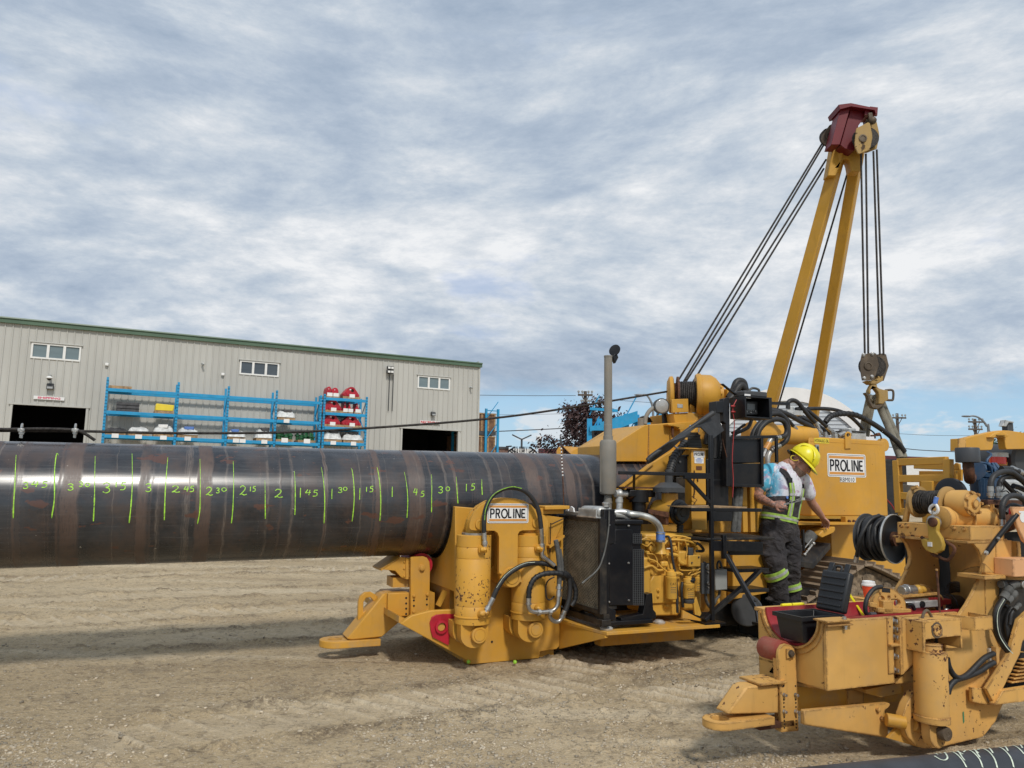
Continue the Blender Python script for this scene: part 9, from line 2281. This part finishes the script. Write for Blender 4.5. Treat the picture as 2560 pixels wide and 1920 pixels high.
ob('pull_arm',MB().bar(up_(720,680,MY-.03),up_(1260,705,MY-.03),.030,.030).bar(up_(600,590,MY-.02),up_(720,610,MY-.02),.02,.03),Y2,mn_,.006)
ob('tie_bar',MB().bar(up_(1060,470,MY+.02),up_(1715,415,MY+.02),.016,.016).bar(up_(1060,470,MY+.02),up_(1130,440,MY+.02),.016,.016),Y2,mn_,.002)
far_d=F2.xz('U',[(1300,400),(1320,310),(1400,270),(1500,265),(1600,310),(1680,370),(1715,420),(1690,430),(1500,425)],MY+.10)
ob('far_plate',MB().plate(far_d,MY+.10,MY+.12,[F2.xz('U',circ(1620,378,26,12),MY+.10)]),Y2,mn_,.003)
ob('side_hoop',MB().tube([up_(1700,410,MY+.03),up_(1770,470,MY+.03),(up_(1815,560,MY+.03)),up_(1830,665,MY+.03)],.008,8,5),Y2,mn_)
ob('wedge_motor',MB().cyl(up_(1130,370,MY+.06),up_(1340,360,MY+.06),.030,n=18).cyl(up_(1190,365,MY+.05),up_(1240,363,MY+.05),.036,n=18),M['steel'],mn_,.003)
ob('brass_fitting',MB().cyl(up_(1345,355,MY+.06),up_(1490,350,MY+.06),.022,n=10).ball(up_(1400,355,MY+.05),.03,10,8),M['enginey'],mn_)
ob('aluminium_box',MB().box(up_(1215,670,MY+.0),up_(1540,490,MY+.08)),M['alu'],mn_,.006)
g=up_(1465,590,MY-.001);ob('knob',MB().lathe((g.x,MY-.0005,g.z),(0,-1,0),[(0,.020),(.008,.019),(.010,0)],18),M['plastic'],mn_)
ob('cable_clip',MB().tube([up_(1215,600,MY-.02),up_(1300,605,MY-.02),up_(1340,680,MY-.02)],.012,8,4),M['plastic'],mn_)
rl5=ob('red_coil',MB().box(up_(1575,620,MY+.02),up_(1800,485,MY+.08)),M['redwire'],mn_,.006);rf=MB()
for i in range(9):q=up_(1585+i*24,555,MY+.015);rf.box((q.x-.0025,MY+.012,q.z-.028),(q.x+.0025,MY+.0195,q.z+.028))
ob('coil_fins',rf,M['redwire'],rl5)
ob('black_motor',MB().cyl(up_(1800,590,MY+.10),up_(2060,600,MY+.10),.060,n=24).cyl(up_(1890,590,MY+.10),up_(1930,592,MY+.10),.063,n=24),M['plastic'],mn_,.004)
for i in range(5):ob('hose_coil',MB().tube([up_(1800+i*20,500-i*10,MY+.14),up_(1900,400-i*30,MY+.16),up_(2060,370-i*30,MY+.18),up_(2200,440-i*15,MY+.18),up_(2240,560,MY+.16)],.011,8,5),M['rubber'],mn_)
ob('hose_loop',MB().tube([up_(805,305,MY-.03),up_(700,330,MY-.03),up_(610,420,MY-.03),up_(555,540,MY-.03),up_(540,660,MY-.03),up_(560,745,MY-.03),up_(620,760,MY-.03)],.0125,10,6),M['rubber'],mn_)
ob('hose_ferrule',MB().cyl(up_(610,758,MY-.03),up_(700,755,MY-.03),.014,n=10),M['dkgrey'],mn_)
rr=item('steel_rod','thin rusty steel rod standing upright beside the mandrel','rod')
ob('rod',MB().tube([up_(1700,35,AX-.2),up_(1725,300,AX-.2),up_(1740,560,AX-.2),up_(1752,745,AX-.2)],.0065,8,4),M['rust'],rr);ob('rod_tip',MB().ball(up_(1700,32,AX-.2),.0085,8,6),Y2C,rr)
for pts,yl in(((1720,725,2040,715),AX-.16),):a,b=up_(pts[0],pts[1],yl),up_(pts[2],pts[3],yl);ob('flat_bar',MB().box((a.x,yl,a.z-.004),(b.x,yl+.04,a.z+.004)),M['rust'],bm2)
g=up_(1870,680,AX-.14);ob('wing_nut',MB().ball(g,(.018,.01,.01),8,6),M['steel'],bm2)
hp=thing('yellow_hopper','low pale-yellow sloped steel hopper poking above the pipe under the dark red tree','hopper',(wat('R',300,1200,14).x,14,0))
def hw_(x,y,Y=14):return wat('R',x,y,Y)-Vector(hp.location)
ob('hopper_front',MB().prism([(p.x,p.z)for p in(hw_(45,1072),hw_(510,1100),hw_(600,1215),hw_(600,1400),hw_(180,1400),hw_(180,1205))],lambda a,b,c:(a,c,b),0,.05),M['sticky2']if 'sticky2' in M else M['yel2'],hp,.004)
ob('hopper_patch',MB().prism([(p.x,p.z)for p in(hw_(185,1190),hw_(270,1120),hw_(390,1128),hw_(440,1205),hw_(440,1240),hw_(185,1240))],lambda a,b,c:(a,c,b),-.02,-.001),M['yel'],hp,.004)
ob('hopper_body',MB().box((hw_(60,1200).x,.06,0),(hw_(590,1200).x,1.5,hw_(200,1110).z-.1)),M['yel2'],hp)
ob('hopper_wing',MB().prism([(p.x,p.z)for p in(hw_(-50,1140),hw_(-10,1080),hw_(30,1080),hw_(60,1140),hw_(60,1400),hw_(-50,1400))],lambda a,b,c:(a,c,b),.1,.2),M['yel'],hp)
ob('hopper_wing',MB().prism([(p.x,p.z)for p in(hw_(650,1180),hw_(690,1150),hw_(720,1180),hw_(720,1400),hw_(650,1400))],lambda a,b,c:(a,c,b),.1,.2),M['yel'],hp)
for(x,y),lb in(((1298,1580),'lime paint dab on the dirt at the left corner of the bender base'),((1683,1582),'lime paint dab on the dirt near the right end of the bender base')):
 g=WF.at('A',x,y,z=.015);d_=ob('paint_dab',MB().ball((0,0,.005),(.016,.014,.016),8,6),M['lime']);d_.location=g;tag(d_,lb,'paint mark','lime dabs on the dirt')
